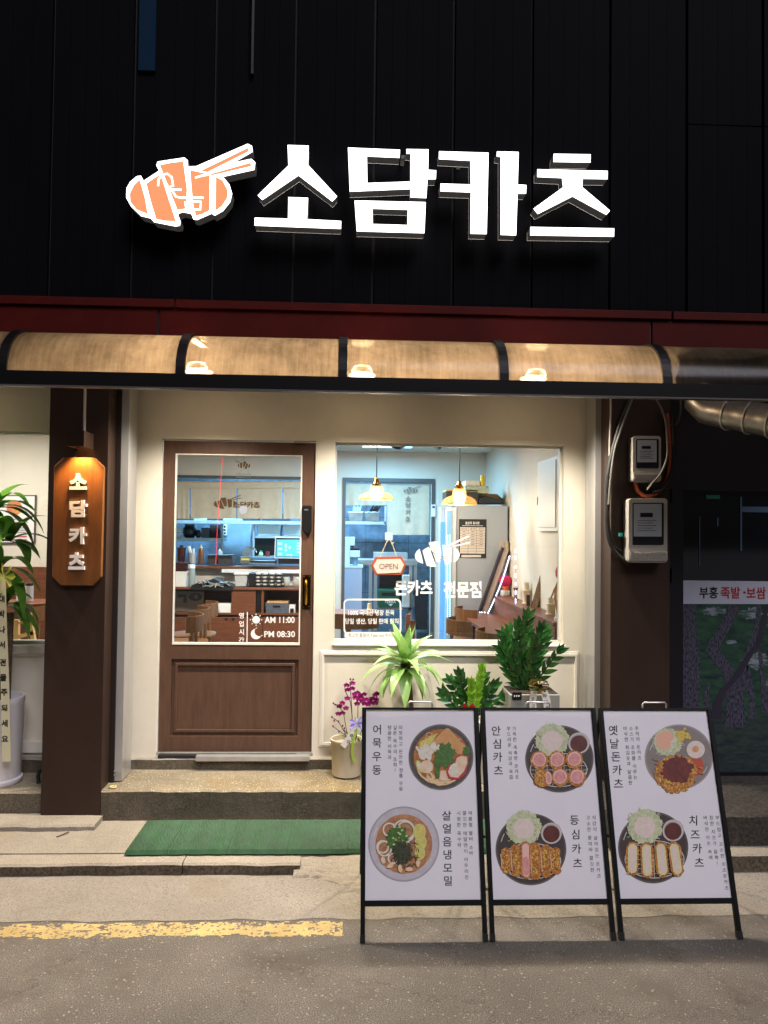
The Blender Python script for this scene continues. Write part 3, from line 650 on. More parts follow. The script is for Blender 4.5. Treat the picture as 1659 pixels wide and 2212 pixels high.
# ================================================================ pillars, shutter rails, pillar sign
YP = 4.42
P1x0, P1x1 = at(99, 1250, YP).x, at(228, 1250, YP).x; P2x0, P2x1 = at(1319, 1250, YP).x, at(1447, 1250, YP).x
def pillar(name, label, x0, x1, zb):
    T = thing(name, label, 'pillar', ((x0 + x1) / 2, YP, zb)); k = MB(); k.box(x0, x1, YP, YF - .02 if x0 < 0 else YF + .05, zb, 2.7); k.build('pillar_casing', darkbrown, T, bevel=.003); return T
pillar('pillar', 'dark brown metal pillar left of the door, carrying the wooden sign', P1x0, P1x1, .09)
pillar('pillar', 'dark brown metal pillar right of the window, carrying two meters', P2x0, P2x1, .2)
T = thing('shutter_rail', 'steel shutter guide rail between left pillar and cream wall', 'rail', (P1x1 + .03, 4.6, .22))
k = MB(); xr0, xr1 = at(255, 1300, 4.56).x, at(271, 1300, 4.56).x
k.box(xr0, xr1, 4.56, 4.575, .24, 2.7); k.box(xr0, xr0 + .006, 4.575, 4.74, .24, 2.7); k.box(xr1 - .006, xr1, 4.575, 4.74, .24, 2.7); k.build('rail_channel', steel, T)
k = MB(); z_ = at(250, 1673, 4.55).z; k.prism([[Vector((xr0 - .045, 4.552, z_ - .035)), Vector((xr0 - .045, 4.552, z_)), Vector((xr0 + .045, 4.552, z_ + .045)), Vector((xr0 + .045, 4.552, z_ + .015))], [Vector((xr0 - .032, 4.552, z_ - .018)), Vector((xr0 - .032, 4.552, z_ - .006)), Vector((xr0 + .015, 4.552, z_ + .018)), Vector((xr0 + .015, 4.552, z_ + .008))]], (0, .006, 0)); k.build('latch', steel, T)
k = MB().box(P1x1 + .001, xr0 - .001, 4.55, YF - .03, .23, 2.7); k.build('rail_filler', mat('filler_dark', '#1d120e'), T)
T = thing('shutter_rail', 'steel shutter guide rail between cream wall and right pillar', 'rail', (P2x0 - .03, 4.6, .22))
xq0, xq1 = at(1285, 1200, 4.60).x, at(1300, 1200, 4.60).x
k = MB(); k.box(xq0, xq1, 4.60, 4.612, .24, 2.7); k.box(xq0, xq0 + .006, 4.612, 4.80, .24, 2.7); k.box(xq1 - .006, xq1, 4.612, 4.80, .24, 2.7); k.build('rail_channel', steel, T)
signwood = mat('sign_wood', '#70431a', rough=.5, var=.2, vs=10, vstr=(3, 1, .5), bump=.05, bs=40)
YB = YP - .035; fb = lambda x, y: at(*cL(x, y), YB)
T = thing('pillar_sign', 'tall eight sided wooden sign with raised white letters on left pillar', 'sign', at(172, 1260, YB))
k = MB().prism([[fb(*p) for p in ((580, 585), (865, 588), (950, 672), (925, 1680), (850, 1758), (555, 1757), (477, 1677), (493, 668))]], (0, .034, 0)); k.build('sign_board', signwood, T, bevel=.003)
for ch, bb in (('소', (627, 722, 798, 887)), ('담', (628, 967, 803, 1140)), ('카', (620, 1215, 797, 1388)), ('츠', (617, 1447, 780, 1622))):
    k = MB(); tfit(k, ch, lambda x, y: at(*cL(x, y), YB - .014), bb[0] + 8, bb[1] + 8, bb[2] - 8, bb[3] - 8, .045, thick=(0, .0135, 0)); k.build('sign_letter', vinyl, T)
T = thing('sign_lamp', 'small brown box lamp shining down on the eight sided pillar sign', 'lamp', at(170, 945, YP - .16))
q0, q1 = cL(620, 335), cL(768, 482); yl = YP - .16
a_, b_, t_, u_ = at(*q0, yl).x, at(*q1, yl).x, at(*q0, yl).z, at(*q1, yl).z
k = MB(); k.box(a_, b_, yl, YP - .001, t_ - .004, t_); k.box(a_, a_ + .004, yl, YP - .001, u_, t_ - .004); k.box(b_ - .004, b_, yl, YP - .001, u_, t_ - .004); k.box(a_ + .004, b_ - .004, yl, yl + .004, u_, t_ - .004); k.build('lamp_housing', darkbrown, T)
k = MB(); k.sphere(((a_ + b_) / 2, YP - .08, u_ + .05), .02, .02, .022); k.build('lamp_bulb', mat('amber_glow', '#ffb45a', emit=25, ecol=(1, .55, .2)), T, smooth=True)
ld = bpy.data.lights.new('sign_spot', 'SPOT'); ld.energy = 34; ld.color = (1, .56, .2); ld.spot_size = R(95); ld.spot_blend = .5; ld.shadow_soft_size = .02
lo_ = bpy.data.objects.new('sign_spot', ld); COL.objects.link(lo_); lo_.parent = T; lo_.location = Vector(((a_ + b_) / 2, YP - .085, u_ + .02)) - ORG[T.name]
lo_.rotation_euler = Vector((0, -.02, 1)).to_track_quat('Z', 'Y').to_euler()
p = at(182, 930, YP - .01); q = at(182, 840, YP - .01)
tag(MB().tube([(p.x, p.y, t_), (p.x, p.y, 2.7)], .008, 8).build('lamp_conduit', mat('conduit_grey', '#b5aaa2', rough=.4), smooth=True), 'thin pale conduit running down the left pillar to the sign lamp', 'conduit')
# ================================================================ electricity meters and cables on the right pillar
meterw = mat('meter_case', '#9d9890', rough=.4); meterd = mat('meter_window', '#1a1d22', rough=.12); metl = mat('meter_plate', '#8f959c', rough=.4); greenp = mat('green_seal', '#1f8f86')
def rr_prism(mb, fn, x0, y0, x1, y1, r, off): mb.prism([[Vector(fn(*p)) for p in rrect(x0, y0, x1, y1, r)]], off); return mb
def meter(label, x0, y0, x1, y1, xf, win, low, dep):
    yf = YP - dep; f = lambda x, y: at(*cm(x, y), yf); sh = x0
    T = thing('electricity_meter', label, 'meter', at(*cm((x0 + x1) / 2, y1), YP - dep / 2), 'electricity meters on the right pillar')
    k = MB(); rr_prism(k, f, xf, y0, x1, y1, 28, (0, dep - .002, 0)); k.build('meter_case', meterw, T, bevel=.006)
    k = MB(); rr_prism(k, lambda x, y: f(x, y) - Vector((0, .003, 0)), *win, 10, (0, .006, 0)); k.build('meter_window', meterd, T)
    wx0, wy0, wx1, wy1 = win; h = wy1 - wy0; wv = wx1 - wx0
    g = lambda x, y: f(x, y) - Vector((0, .0045, 0)); g2 = lambda x, y: f(x, y) - Vector((0, .006, 0))
    k = MB(); k.prism([[g(wx0 + 8, wy0 + 10), g(wx1 - 20, wy0 + 10), g(wx1 - 20, wy1 - h * .2), g(wx0 + 8, wy1 - h * .2)]], (0, 0, 0)); k.build('meter_plate', metl, T)
    k = MB(); cx = wx0 + wv * .44; k.prism([[g2(cx - wv * .2, wy0 + h * .24), g2(cx + wv * .2, wy0 + h * .24), g2(cx + wv * .2, wy0 + h * .34), g2(cx - wv * .2, wy0 + h * .34)]], (0, 0, 0))
    for i in range(5):
        yy = wy0 + h * (.42 + i * .06); strip(k, [(wx0 + wv * .15, yy), (wx0 + wv * (.75 - .1 * (i % 2)), yy)], 3, g2)
    k.build('meter_display', meterd, T)
    lx0, ly0, lx1, ly1 = low; k = MB(); rr_prism(k, lambda x, y: f(x, y) - Vector((0, .008, 0)), lx0, ly0, lx1, ly1, 14, (0, .01, 0))
    for i in range(22):
        xx = lx0 + 14 + (lx1 - lx0 - 28) * i / 21; strip(k, [(xx, ly0 + 12), (xx, ly1 - 14)], 4, lambda x, y: f(x, y) - Vector((0, .011, 0)), (0, .003, 0))
    k.build('terminal_cover', meterw, T)
    return T
m1 = meter('smaller white electricity meter, upper one on the right pillar', 380, 382, 694, 795, 440, (468, 410, 672, 672), (442, 712, 690, 780), .075)
m2 = meter('larger white electricity meter, lower one on the right pillar', 340, 945, 752, 1525, 402, (436, 985, 717, 1365), (402, 1412, 748, 1508), .09)
for T, q in ((m1, ((515, 792), (555, 805))), (m2, ((320, 1255), (350, 1290)))):
    k = MB(); k.dbox(*cm(*q[0]), *cm(*q[1]), YP - .05, .02); k.build('seal_clip', greenp, T)
def cable(label, pts, r, m, Y=YP - .03):
    P = [at(*cm(x, y), Y + (dy if dy else 0)) for x, y, *r_ in pts for dy in [r_[0] if r_ else 0]]
    # smooth
    Q = []
    for i in range(len(P) - 1):
        p0, p1, p2, p3 = P[max(i - 1, 0)], P[i], P[i + 1], P[min(i + 2, len(P) - 1)]
        for s in range(6):
            t = s / 6; Q.append(.5 * ((2 * p1) + (p2 - p0) * t + (2 * p0 - 5 * p1 + 4 * p2 - p3) * t * t + (3 * p1 - p0 - 3 * p2 + p3) * t ** 3))
    Q.append(P[-1]); return tag(MB().tube(Q, r, 8).build('cable', m, smooth=True), label, 'cable', 'cables on the right pillar')
cb = mat('cable_black', '#1b1b1c', rough=.5); cg = mat('cable_grey', '#5e5b55', rough=.5); cr_ = mat('conduit_orange', '#a2492a', rough=.6)
cable('thick black cable bowing left past both meters into the lower meter', [(430, 20), (330, 260), (255, 520), (210, 760), (205, 1000), (205, 1160), (225, 1320), (290, 1440), (400, 1530)], .012, cb)
cable('pale grey cable beside the thick black cable left of the upper meter', [(445, 20), (370, 220), (300, 420), (265, 560), (235, 800), (222, 1000)], .007, cg, YP - .045)
cable('thin black cable ending in the side of the lower meter', [(400, 60), (300, 380), (240, 640), (222, 900), (220, 1180), (260, 1360), (335, 1425)], .009, cb, YP - .015)
cable('white wire running vertically down the left edge of the right pillar', [(240, 20), (240, 180), (232, 400), (228, 560)], .006, mat('wire_white', '#a19b90'), YP - .012)
cable('orange conduit looping under the upper meter and up its right side', [(460, 800), (480, 870), (540, 920), (610, 918), (700, 860), (760, 740), (775, 560), (770, 380), (745, 180)], .013, cr_, YP - .02)
cable('grey wire hanging down the right side of the upper meter', [(650, 50), (700, 140), (735, 260), (750, 440), (745, 580), (690, 720), (620, 800), (568, 870)], .006, cg, YP - .085)
cable('black cable looping beside the orange conduit', [(800, 200), (805, 420), (800, 640), (760, 780), (690, 870), (610, 890)], .012, cb)
cable('pale wire loop hanging below the awning near the duct', [(700, 130), (740, 260), (790, 290), (840, 260), (868, 170), (870, 50)], .006, cg)
# ventilation duct
duct = MB(); c0, c1 = at(1530, 885, 4.2), at(1700, 915, 3.85); dd = (c1 - c0); n = 14; pts = []; rs = []
for i in range(n + 1):
    t = i / n; pts.append(c0 + dd * t * 1.3); rs.append(.085 * (1.05 if i % 3 == 0 and i else 1.0))
pts = [c0 + Vector((-.02, .06, .12)), c0 + Vector((-.035, .03, .05))] + pts; rs = [.08, .085] + rs
T = thing('ventilation_duct', 'round galvanised duct with bands under the awning at top right', 'duct', c0)
k = MB().tube(pts, rs, 20); k.build('duct_pipe', galv, T, smooth=True)
k = MB()
for i in range(1, 5):
    p = c0 + dd * .28 * i; k.tube([p, p + dd.normalized() * .008], .094, 20)
k.build('duct_band', steel, T, smooth=True)
# ================================================================ neighbouring restaurant
NB = thing('neighbour_restaurant', 'unlit neighbouring restaurant with black framed glass and pine forest picture', 'building', (2.4, 4.62, .25))
YN = 4.62; nx0 = P2x1 + .003
k = MB(); k.box(nx0, at(1476, 1300, YN).x, YN, YN + .08, .25, 2.7); k.box(at(1476, 1300, YN).x, 5, YN, YN + .08, at(1560, 1060, YN).z, 2.7); k.box(at(1476, 1300, YN).x, 5, YN, YN + .08, .25, at(1560, 1668, YN).z)
k.build('black_frame', mat('black_frame', '#15131a', rough=.35), NB)
gz0_, gz1_ = at(1560, 1668, YN).z, at(1560, 1060, YN).z; nxa = at(1476, 1300, YN).x
MB().box(nxa, 5, YN + .03, YN + .036, gz0_, gz1_).build('dark_glass', mat('dark_glass', '#0d1826', rough=.06, spec=.8, col2='#0a0f18', vs=1.2), NB)
k = MB()
for (x0, y0, x1, y1) in ((1040, 1110, 1046, 1560), (1200, 1120, 1212, 1195), (1410, 930, 1424, 1420)): k.dbox(*cm(x0, y0), *cm(x1, y1), YN + .024, .005)
k.dbox(*cm(1425, 1020), *cm(1700, 1070), YN + .024, .005); k.build('glazing_trim', mat('trim_blue', '#54708f', rough=.3), NB)
k = MB(); k.dbox(*cm(1100, 915), *cm(1225, 950), YN + .02, .005); k.build('exit_plate', mat('exit_green', '#1f6a55'), NB)
k = MB()
for z_ in (880, 1600): k.dbox(*cm(790, z_ - 20), *cm(812, z_ + 100), YN - .02, .02)
k.build('hinge', black, NB)
fp = lambda x, y: at(*cp(x, y), YN + .022); fp2 = lambda x, y: at(*cp(x, y), YN + .0205)
MB().prism([[fp(*p) for p in ((343, 157), (1300, 168), (1300, 330), (343, 328))]], (0, .004, 0)).build('name_panel', mat('name_panel', '#b5bacb', rough=.4), NB)
k = MB(); tfit(k, '부흥', fp2, 468, 203, 603, 288, .02); k.build('name_lettering', black, NB)
k = MB(); tfit(k, '족발', fp2, 622, 203, 765, 290, .02); tfit(k, '보쌈', fp2, 810, 205, 950, 292, .02); k.prism([[fp2(*p) for p in arc(795, 245, 9, 9, 0, 340, 12)]], (0, 0, 0)); k.build('name_lettering', mat('letter_red', '#a02424'), NB)
piney = mat('forest_print', '#31563f', rough=.4, col2='#152a2c', vs=9, vstr=(1.0, 1, 2.6), detail=9)
pinesky = mat('forest_sky', '#8d93a0', rough=.4, col2='#35524a', vs=14, vstr=(.7, 1, 2.8), detail=9, lo=.42, hi=.58)
pineg = mat('forest_floor', '#38463b', rough=.4, col2='#1f2a33', vs=22, vstr=(.6, 1, 2), detail=9)
bark = mat('pine_bark', '#4c4b5c', rough=.5, col2='#1b1b26', vs=52, vstr=(2.2, 1, .8), detail=8, lo=.42, hi=.56); bark2 = mat('pine_bark_dark', '#2c2636', rough=.5)
pic = MB(); pic.prism([[fp(*p) for p in ((343, 330), (1300, 332), (1300, 1560), (343, 1550))]], (0, .004, 0)); picp = pic.build('forest_picture', piney, NB)
k = MB(); rr = random.Random(5)
def blob(mb, fn, cx, cy, rx, ry, n=28, jag=.15, rr=rnd, rot=0):
    P = []
    for i in range(n):
        t = 2 * math.pi * i / n; s = 1 + rr.uniform(-jag, jag); x, y = rx * s * math.cos(t), ry * s * math.sin(t); c, d = math.cos(rot), math.sin(rot)
        P.append(Vector(fn(cx + x * c - y * d, cy + x * d + y * c)))
    mb.prism([P], (0, 0, 0)); return mb
g1 = lambda x, y: at(*cp(x, y), YN + .0214); g2 = lambda x, y: at(*cp(x, y), YN + .0208); g3 = lambda x, y: at(*cp(x, y), YN + .0202); g4 = lambda x, y: at(*cp(x, y), YN + .0196)
for (cx, cy, rx, ry) in ((560, 380, 90, 30), (840, 400, 80, 40), (870, 740, 90, 60), (1080, 430, 120, 70), (560, 655, 40, 18), (700, 605, 40, 16), (1000, 900, 60, 30)): blob(k, g1, cx, cy, rx, ry, 40, .3, rr)
k.build('picture_sky', pinesky, picp)
k = MB(); k.prism([[g1(*p) for p in ((343, 1130), (560, 1105), (800, 1150), (1300, 1120), (1300, 1558), (343, 1548))]], (0, 0, 0)); k.build('picture_ground', pineg, picp)
k = MB()
def trunk(mb, pts, fn):
    L_ = [(x - w_ / 2, y) for x, y, w_ in pts]; R_ = [(x + w_ / 2, y) for x, y, w_ in reversed(pts)]; mb.prism([[fn(*p) for p in L_ + R_]], (0, 0, 0))
trunk(k, [(395, 330, 104), (392, 450, 96), (400, 560, 108), (412, 700, 122), (408, 860, 128), (405, 1000, 130), (395, 1130, 150), (390, 1230, 190)], g3)
trunk(k, [(720, 335, 80), (690, 420, 86), (640, 520, 84), (580, 610, 92), (570, 680, 100), (620, 740, 110), (680, 820, 104), (710, 900, 110), (725, 1000, 130), (730, 1100, 140), (725, 1225, 150)], g3)
trunk(k, [(900, 335, 30), (885, 500, 40), (850, 600, 50), (810, 700, 44), (790, 850, 46), (800, 970, 60)], g2)
trunk(k, [(905, 660, 26), (920, 800, 34), (935, 950, 40), (950, 1120, 60)], g2); trunk(k, [(820, 780, 24), (838, 900, 34), (850, 1020, 40), (848, 1160, 56)], g2); trunk(k, [(545, 900, 14), (520, 960, 30), (530, 1100, 60)], g2); trunk(k, [(1080, 335, 60), (1100, 700, 70), (1090, 1200, 100)], g3)
k.build('picture_trunks', bark, picp)
k = MB(); trunk(k, [(960, 335, 20), (930, 470, 40), (905, 600, 44), (830, 700, 50), (740, 850, 54), (640, 960, 56), (600, 1050, 60), (590, 1160, 80)], g4); k.build('picture_leaning_trunk', bark2, picp)
# ================================================================ menu boards
L0 = Vector((0, 3.232, 0)); T0 = at(1038, 1529, 3.52); VV = (Vector((0, T0.y, T0.z)) - Vector((0, 3.232, 0))); BL = VV.length; VV.normalize(); NN = Vector((0, -VV.z, VV.y))
def onb(x, y, off=0.0):
    d = ray(x, y); t = (L0 - CP).dot(NN) / d.dot(NN); return CP + d * t + NN * off
def bp(u, v, wv): return Vector((u, L0.y, 0)) + VV * v + NN * wv
bframe = mat('board_frame', '#08090c', rough=.45, spec=.2); poster = leafmat('poster_paper', '#eeeaee', '#e8e4e9', rough=.42, vs=3, trl=.12); ink = mat('poster_ink', '#1a1a20', rough=.5)
PM = dict(bowl=mat('p_bowl', '#4a423f', var=.25, vs=60), bowlr=mat('p_rim', '#6b625e', var=.2, vs=40), plate=mat('p_plate', '#3a2f2c', var=.2, vs=20), plater=mat('p_plate_rim', '#5e524d', var=.2, vs=30),
          pale=mat('p_pale_bowl', '#b9b3b8', var=.08, vs=30), pale2=mat('p_pale_rim', '#a19aa0'), broth=mat('p_broth', '#b9752e', col2='#8f5a22', vs=40), soba=mat('p_soba', '#8f5f3c', col2='#b98a60', vs=70, vstr=(1, 1, 3)), soup=mat('p_soup', '#a8683a', col2='#c28a5a', vs=40),
          tofu=mat('p_tofu', '#cf9d63', col2='#c08a4e', vs=25), onion=mat('p_onion', '#e0d9cc', col2='#c9c2ab', vs=60), noodle=mat('p_noodle', '#dfc091'), green=mat('p_green', '#4c7a2c', col2='#33561d', vs=90), lime=mat('p_lime', '#b7b96a', col2='#cdcd86', vs=60), lemon=mat('p_lemon', '#d5c96d', col2='#bdb25a', vs=60),
          nori=mat('p_nori', '#2b2f20', col2='#3e4428', vs=120), red=mat('p_red', '#b5303a'), fish=mat('p_fish', '#e3cdb6', col2='#d8b48c', vs=40), cab=mat('p_cabbage', '#cfd3ae', col2='#aab487', vs=110), rice=mat('p_rice', '#dccac0', col2='#d2bfb4', vs=80), cup=mat('p_cup', '#b7aca6', col2='#8f837e', vs=30), sauce=mat('p_sauce', '#4a1611', col2='#5e2317', vs=30),
          gold=mat('p_crust', '#c8873a', col2='#8f5418', vs=110, lo=.4, hi=.6), pink=mat('p_pork', '#d99a94', col2='#c47f7c', vs=60, vstr=(1, 1, 1)), pink2=mat('p_pork_edge', '#e0b3a8'), rack=mat('p_rack', '#cfc6c0'), grey=mat('p_grey_plate', '#7e7470', var=.12, vs=20), grey2=mat('p_grey_rim', '#9a908b'), corn=mat('p_corn', '#dcc04c', col2='#b99a30', vs=130), peach=mat('p_dressing', '#dba48a'), dsauce=mat('p_dark_sauce', '#55120f', col2='#6e2414', vs=40, lo=.42, hi=.6), tom=mat('p_tomato', '#b04a28'), cheese=mat('p_cheese', '#d9cf9d', col2='#cfc48e', vs=50), hi=mat('p_shine', '#c9c2bd'))
PM.update(gold2=mat('p_crust_dark', '#8a4d16'), gold3=mat('p_crust_light', '#dba653'))
PK = list(PM); PMAT = [PM[k_] for k_ in PK]; PI = {k_: i for i, k_ in enumerate(PK)}
class Dish:
    def __init__(s, fn, cx, cy, rx, ry): s.fn, s.cx, s.cy, s.rx, s.ry = fn, cx, cy, rx, ry; s.k = MB(); s.lay = 0; s.rr = random.Random(int(cx * 7 + cy))
    def f(s, x, y): return onb(*s.fn(s.cx + x * s.rx, s.cy + y * s.ry), .0016 + s.lay * .00012)
    def up(s): s.lay += 1
    def blob(s, m, cx, cy, rx, ry, jag=0, n=36, rot=0): s.up(); s.k.cur = PI[m]; blob(s.k, s.f, cx, cy, rx, ry, n, jag, s.rr, R(rot))
    def poly(s, m, pts): s.up(); s.k.cur = PI[m]; s.k.prism([[s.f(*p) for p in pts]], (0, 0, 0))
    def line(s, m, pts, w_): s.up(); s.k.cur = PI[m]; strip(s.k, pts, w_, s.f)
    def abs(s, x, y): return ((x - s.cx) / s.rx, (y - s.cy) / s.ry)
    def flecks(s, m, cx, cy, rx, ry, n, sz):
        s.up()
        for i in range(n):
            t = s.rr.uniform(0, 6.28); q = math.sqrt(s.rr.random()); s.k.cur = PI[m[i % len(m)]]; s.lay += .02; z_ = sz * s.rr.uniform(.5, 1.2); blob(s.k, s.f, cx + rx * q * math.cos(t), cy + ry * q * math.sin(t), z_, z_ * s.rr.uniform(.4, .9), 7, .25, s.rr, s.rr.uniform(0, 3))
    def build(s, name, par): return s.k.build(name, PMAT, par)
def plate(d, rim='plater', ins='plate', shine=True):
    d.blob(rim, 0, 0, 1, 1, 0, 64); d.blob(ins, 0, 0, .955, .955, 0, 64)
    if shine:
        for a0 in (150, 215, -35): d.line('hi' if ins != 'pale' else 'onion', arc(0, 0, .87, .87, a0, a0 + 16, 5), .02)
def rackl(d, cx, cy, rx, ry):
    for i in range(-4, 5):
        x = cx + rx * i / 5; h = ry * math.sqrt(max(0, 1 - (i / 5) ** 2)); d.line('rack', [(x, cy - h), (x, cy + h)], .012)
    for i in range(-3, 4):
        y = cy + ry * i / 4; h = rx * math.sqrt(max(0, 1 - (i / 4) ** 2)); d.line('rack', [(cx - h, y), (cx + h, y)], .012)
    d.line('rack', arc(cx, cy, rx, ry, 0, 360, 40), .022)
def cabbage(d, x, y, r, top='rice'):
    cx, cy = d.abs(x, y); d.blob('cab', cx, cy, r, r, .07, 70)
    for i in range(70):
        t = d.rr.uniform(0, 6.28); q = r * d.rr.uniform(.6, 1.04); a_ = d.rr.uniform(0, 6.28); l = .09
        x0, y0 = cx + q * math.cos(t), cy + q * math.sin(t); d.k.cur = PI['onion' if i % 3 else 'lime']; strip(d.k, [(x0, y0), (x0 + l * .5 * math.cos(a_), y0 + l * .5 * math.sin(a_)), (x0 + l * math.cos(a_ + .7), y0 + l * math.sin(a_ + .7))], .014, d.f)
    d.blob(top, cx, cy + .02, r * .62, r * .6, .08, 30); d.flecks(('hi', 'onion', 'rice'), cx, cy + .02, r * .58, r * .56, 50, .022)
def cup(d, x, y, r):
    cx, cy = d.abs(x, y); d.blob('cup', cx, cy, r, r, 0, 40); d.blob('hi', cx, cy, r * .93, r * .93, 0, 40); d.blob('cup', cx, cy, r * .84, r * .84, 0, 40); d.blob('sauce', cx, cy + .02, r * .78, r * .78, 0, 40)
def caps(d, x0, y0, x1, y1, w_, crust='gold', ins='cheese', jag=.05, ki=.66):
    (x0, y0), (x1, y1) = d.abs(x0, y0), d.abs(x1, y1); wv = w_ / d.rx / 2; dx, dy = x1 - x0, y1 - y0; l = math.hypot(dx, dy); dx, dy = dx / l, dy / l; px_, py_ = -dy, dx
    def out(k_, m, j):
        P = []; r_ = wv * k_; n = 14
        for e, (cx, cy, sg) in enumerate(((x0, y0, -1), (x1, y1, 1))):
            cx2, cy2 = cx - sg * dx * wv, cy - sg * dy * wv
            for i in range(n + 1):
                t = -math.pi / 2 + math.pi * i / n; s = 1 + d.rr.uniform(-j, j); a_, b_ = r_ * s * math.cos(t), r_ * s * math.sin(t)
                P.append((cx2 + sg * (dx * a_ + px_ * b_), cy2 + sg * (dy * a_ + py_ * b_)))
            if e == 0: 
                pass
        d.poly(m, P)
    out(1, crust, jag * 2.2)
    if ins: out(ki, ins, .03)
def board(name_label, u0, u1, tl, tr, br, bl, texts, dishes):
    uc = (u0 + u1) / 2; T = thing('menu_board', name_label, 'menu board', (uc, L0.y, 0), 'standing menu boards with food pictures')
    vt = BL; vb = (onb((bl[0] + br[0]) / 2, (bl[1] + br[1]) / 2) - Vector((uc, L0.y, 0))).dot(VV)
    def pbox(k, ua, ub, va, vb_, wa, wb):
        b = len(k.v); k.v += [bp(u, v, w_) for (u, v, w_) in ((ua, va, wa), (ub, va, wa), (ub, va, wb), (ua, va, wb), (ua, vb_, wa), (ub, vb_, wa), (ub, vb_, wb), (ua, vb_, wb))]
        for f in ((3, 2, 1, 0), (4, 5, 6, 7), (0, 1, 5, 4), (1, 2, 6, 5), (2, 3, 7, 6), (3, 0, 4, 7)): k.f.append(tuple(b + i for i in f)); k.m.append(k.cur)
    fwid = .019
    for (ua, ub) in ((u0, u0 + fwid), (u1 - fwid, u1)):
        k = MB(); pbox(k, ua, ub, .012, vt, -.012, .012); k.build('board_leg', bframe, T, bevel=.002)
        k = MB(); pbox(k, ua - .001, ub + .001, 0, .03, -.014, .014); k.build('leg_foot', black, T)
    k = MB(); pbox(k, u0 + fwid, u1 - fwid, vb - .022, vb, -.010, .010); pbox(k, u0 + fwid, u1 - fwid, vt - .010, vt, -.010, .010); k.build('board_rail', bframe, T)
    k = MB(); nseg = 14                                               # printed sheet, curling a little at the top
    pw_ = u1 - u0 - 2 * fwid
    def sheet(u, v): 
        t = (u - u0 - fwid) / pw_; e = max(0, (v - (vt - .10)) / .10); return bp(u, v, .0005 + .0 * e)
    for i in range(nseg):
        ua, ub = u0 + fwid + pw_ * i / nseg, u0 + fwid + pw_ * (i + 1) / nseg
        for j in range(6):
            va, v2 = vb + (vt - .012 - vb) * j / 6, vb + (vt - .012 - vb) * (j + 1) / 6; k.q(sheet(ua, va), sheet(ub, va), sheet(ub, v2), sheet(ua, v2))
    po = k.build('poster', poster, T)
    k = MB(); nb = 16; ph = u0 * 7; tp_ = [(u0 + fwid + pw_ * i / nb, vt - .022 - .02 * max(0, math.sin(i / nb * 3.14 * 1.5 + ph)) ** 2 - .004 * math.sin(i * .9)) for i in range(nb + 1)]  # hidden backing, wavy top shaped to let lamp light through the poster
    lp = [(u0 + fwid, vb)] + [(u1 - fwid, vb)] + list(reversed(tp_)); k.prism([[bp(u, v, -.0015) for u, v in lp]], NN * -.006); k.build('backing_sheet', mat('backing', '#9a9aa0'), T)
    for (s, fn, p0, p1, sz, sc) in texts:
        k = MB(); vcol(k, s, lambda x, y: onb(x, y, .0014), fn(*p0), fn(*p1), sz / sc * SD, .008 if sz > 80 else .0); k.build('title_lettering' if sz > 80 else 'caption_lettering', ink, po)
    for d, nm in dishes: d.build(nm, po)
    # rear support frame and top handle
    k = MB(); yb = T0.y + .30
    for u in (u0 + .012, u1 - .012): k.tube([(u, T0.y + .008, T0.z - .02), (u, yb, .012)], .009, 8)
    k.tube([(u0 + .012, T0.y + .22, T0.z * .26), (u1 - .012, T0.y + .22, T0.z * .26)], .008, 8); k.build('rear_support', bframe, T)
    k = MB(); h = .026; hx = .055; a_ = bp(uc, vt, 0)
    k.tube([a_ + Vector((-hx, 0, 0)), a_ + Vector((-hx, 0, h - .008)), a_ + Vector((-hx + .008, 0, h)), a_ + Vector((hx - .008, 0, h)), a_ + Vector((hx, 0, h - .008)), a_ + Vector((hx, 0, 0))], .0042, 8); k.build('handle', steel, T, smooth=True)
    return T
S1, S2, S3 = 2.835, 2.8365, 2.765
d1 = Dish(b1, 897, 570, 362, 367); plate(d1, 'bowlr', 'bowl', False); d1.flecks(('bowlr', 'plate'), 0, 0, .95, .95, 120, .02); d1.blob('broth', 0, 0, .845, .845, 0, 60); d1.flecks(('tofu', 'tom', 'corn'), 0, 0, .8, .8, 60, .035)
for i in range(9): d1.line('noodle', arc(d1.rr.uniform(-.25, .3), d1.rr.uniform(.3, .45), .45, .4, 200 + i * 3, 330, 12), .035)
d1.line('noodle', arc(-.05, .4, .25, .45, 190, 320, 12), .05); d1.line('noodle', arc(-.3, .3, .42, .4, 170, 280, 12), .05)
d1.poly('lemon', [d1.abs(*p) for p in ((660, 400), (860, 300), (800, 400), (650, 560))]); d1.poly('tofu', [d1.abs(*p) for p in ((940, 258), (965, 245), (990, 255), (1125, 410), (1040, 520), (880, 560), (800, 400))]); d1.poly('tofu', [d1.abs(*p) for p in ((1128, 405), (1175, 445), (1120, 545), (1050, 510))])
for (x, y, rx, ry, ro_) in ((690, 530, .13, .2, -10), (755, 520, .1, .25, -8), (800, 470, .1, .2, 20), (720, 460, .05, .17, 0), (635, 480, .04, .1, -30), (860, 470, .06, .14, 30)): d1.blob('onion', *d1.abs(x, y), rx, ry, .04, 24, ro_)
d1.blob('lime', *d1.abs(655, 675), .09, .2, 0, 24, -22); d1.blob('onion', *d1.abs(650, 665), .05, .11, 0, 24, -22); d1.blob('fish', *d1.abs(735, 680), .2, .2, .05, 24); d1.blob('onion', *d1.abs(775, 680), .05, .1, 0, 20)
def leafy(d, x, y, s, ro_):
    cx, cy = d.abs(x, y); P = []
    for i in range(44):
        t = 2 * math.pi * i / 44; q = s * (.62 + .3 * abs(math.sin(3.5 * t + .4)) + .12 * ((i % 2) - .5)); P.append((cx + q * .85 * math.cos(t + ro_), cy + q * 1.05 * math.sin(t + ro_)))
    d.poly('green', P)
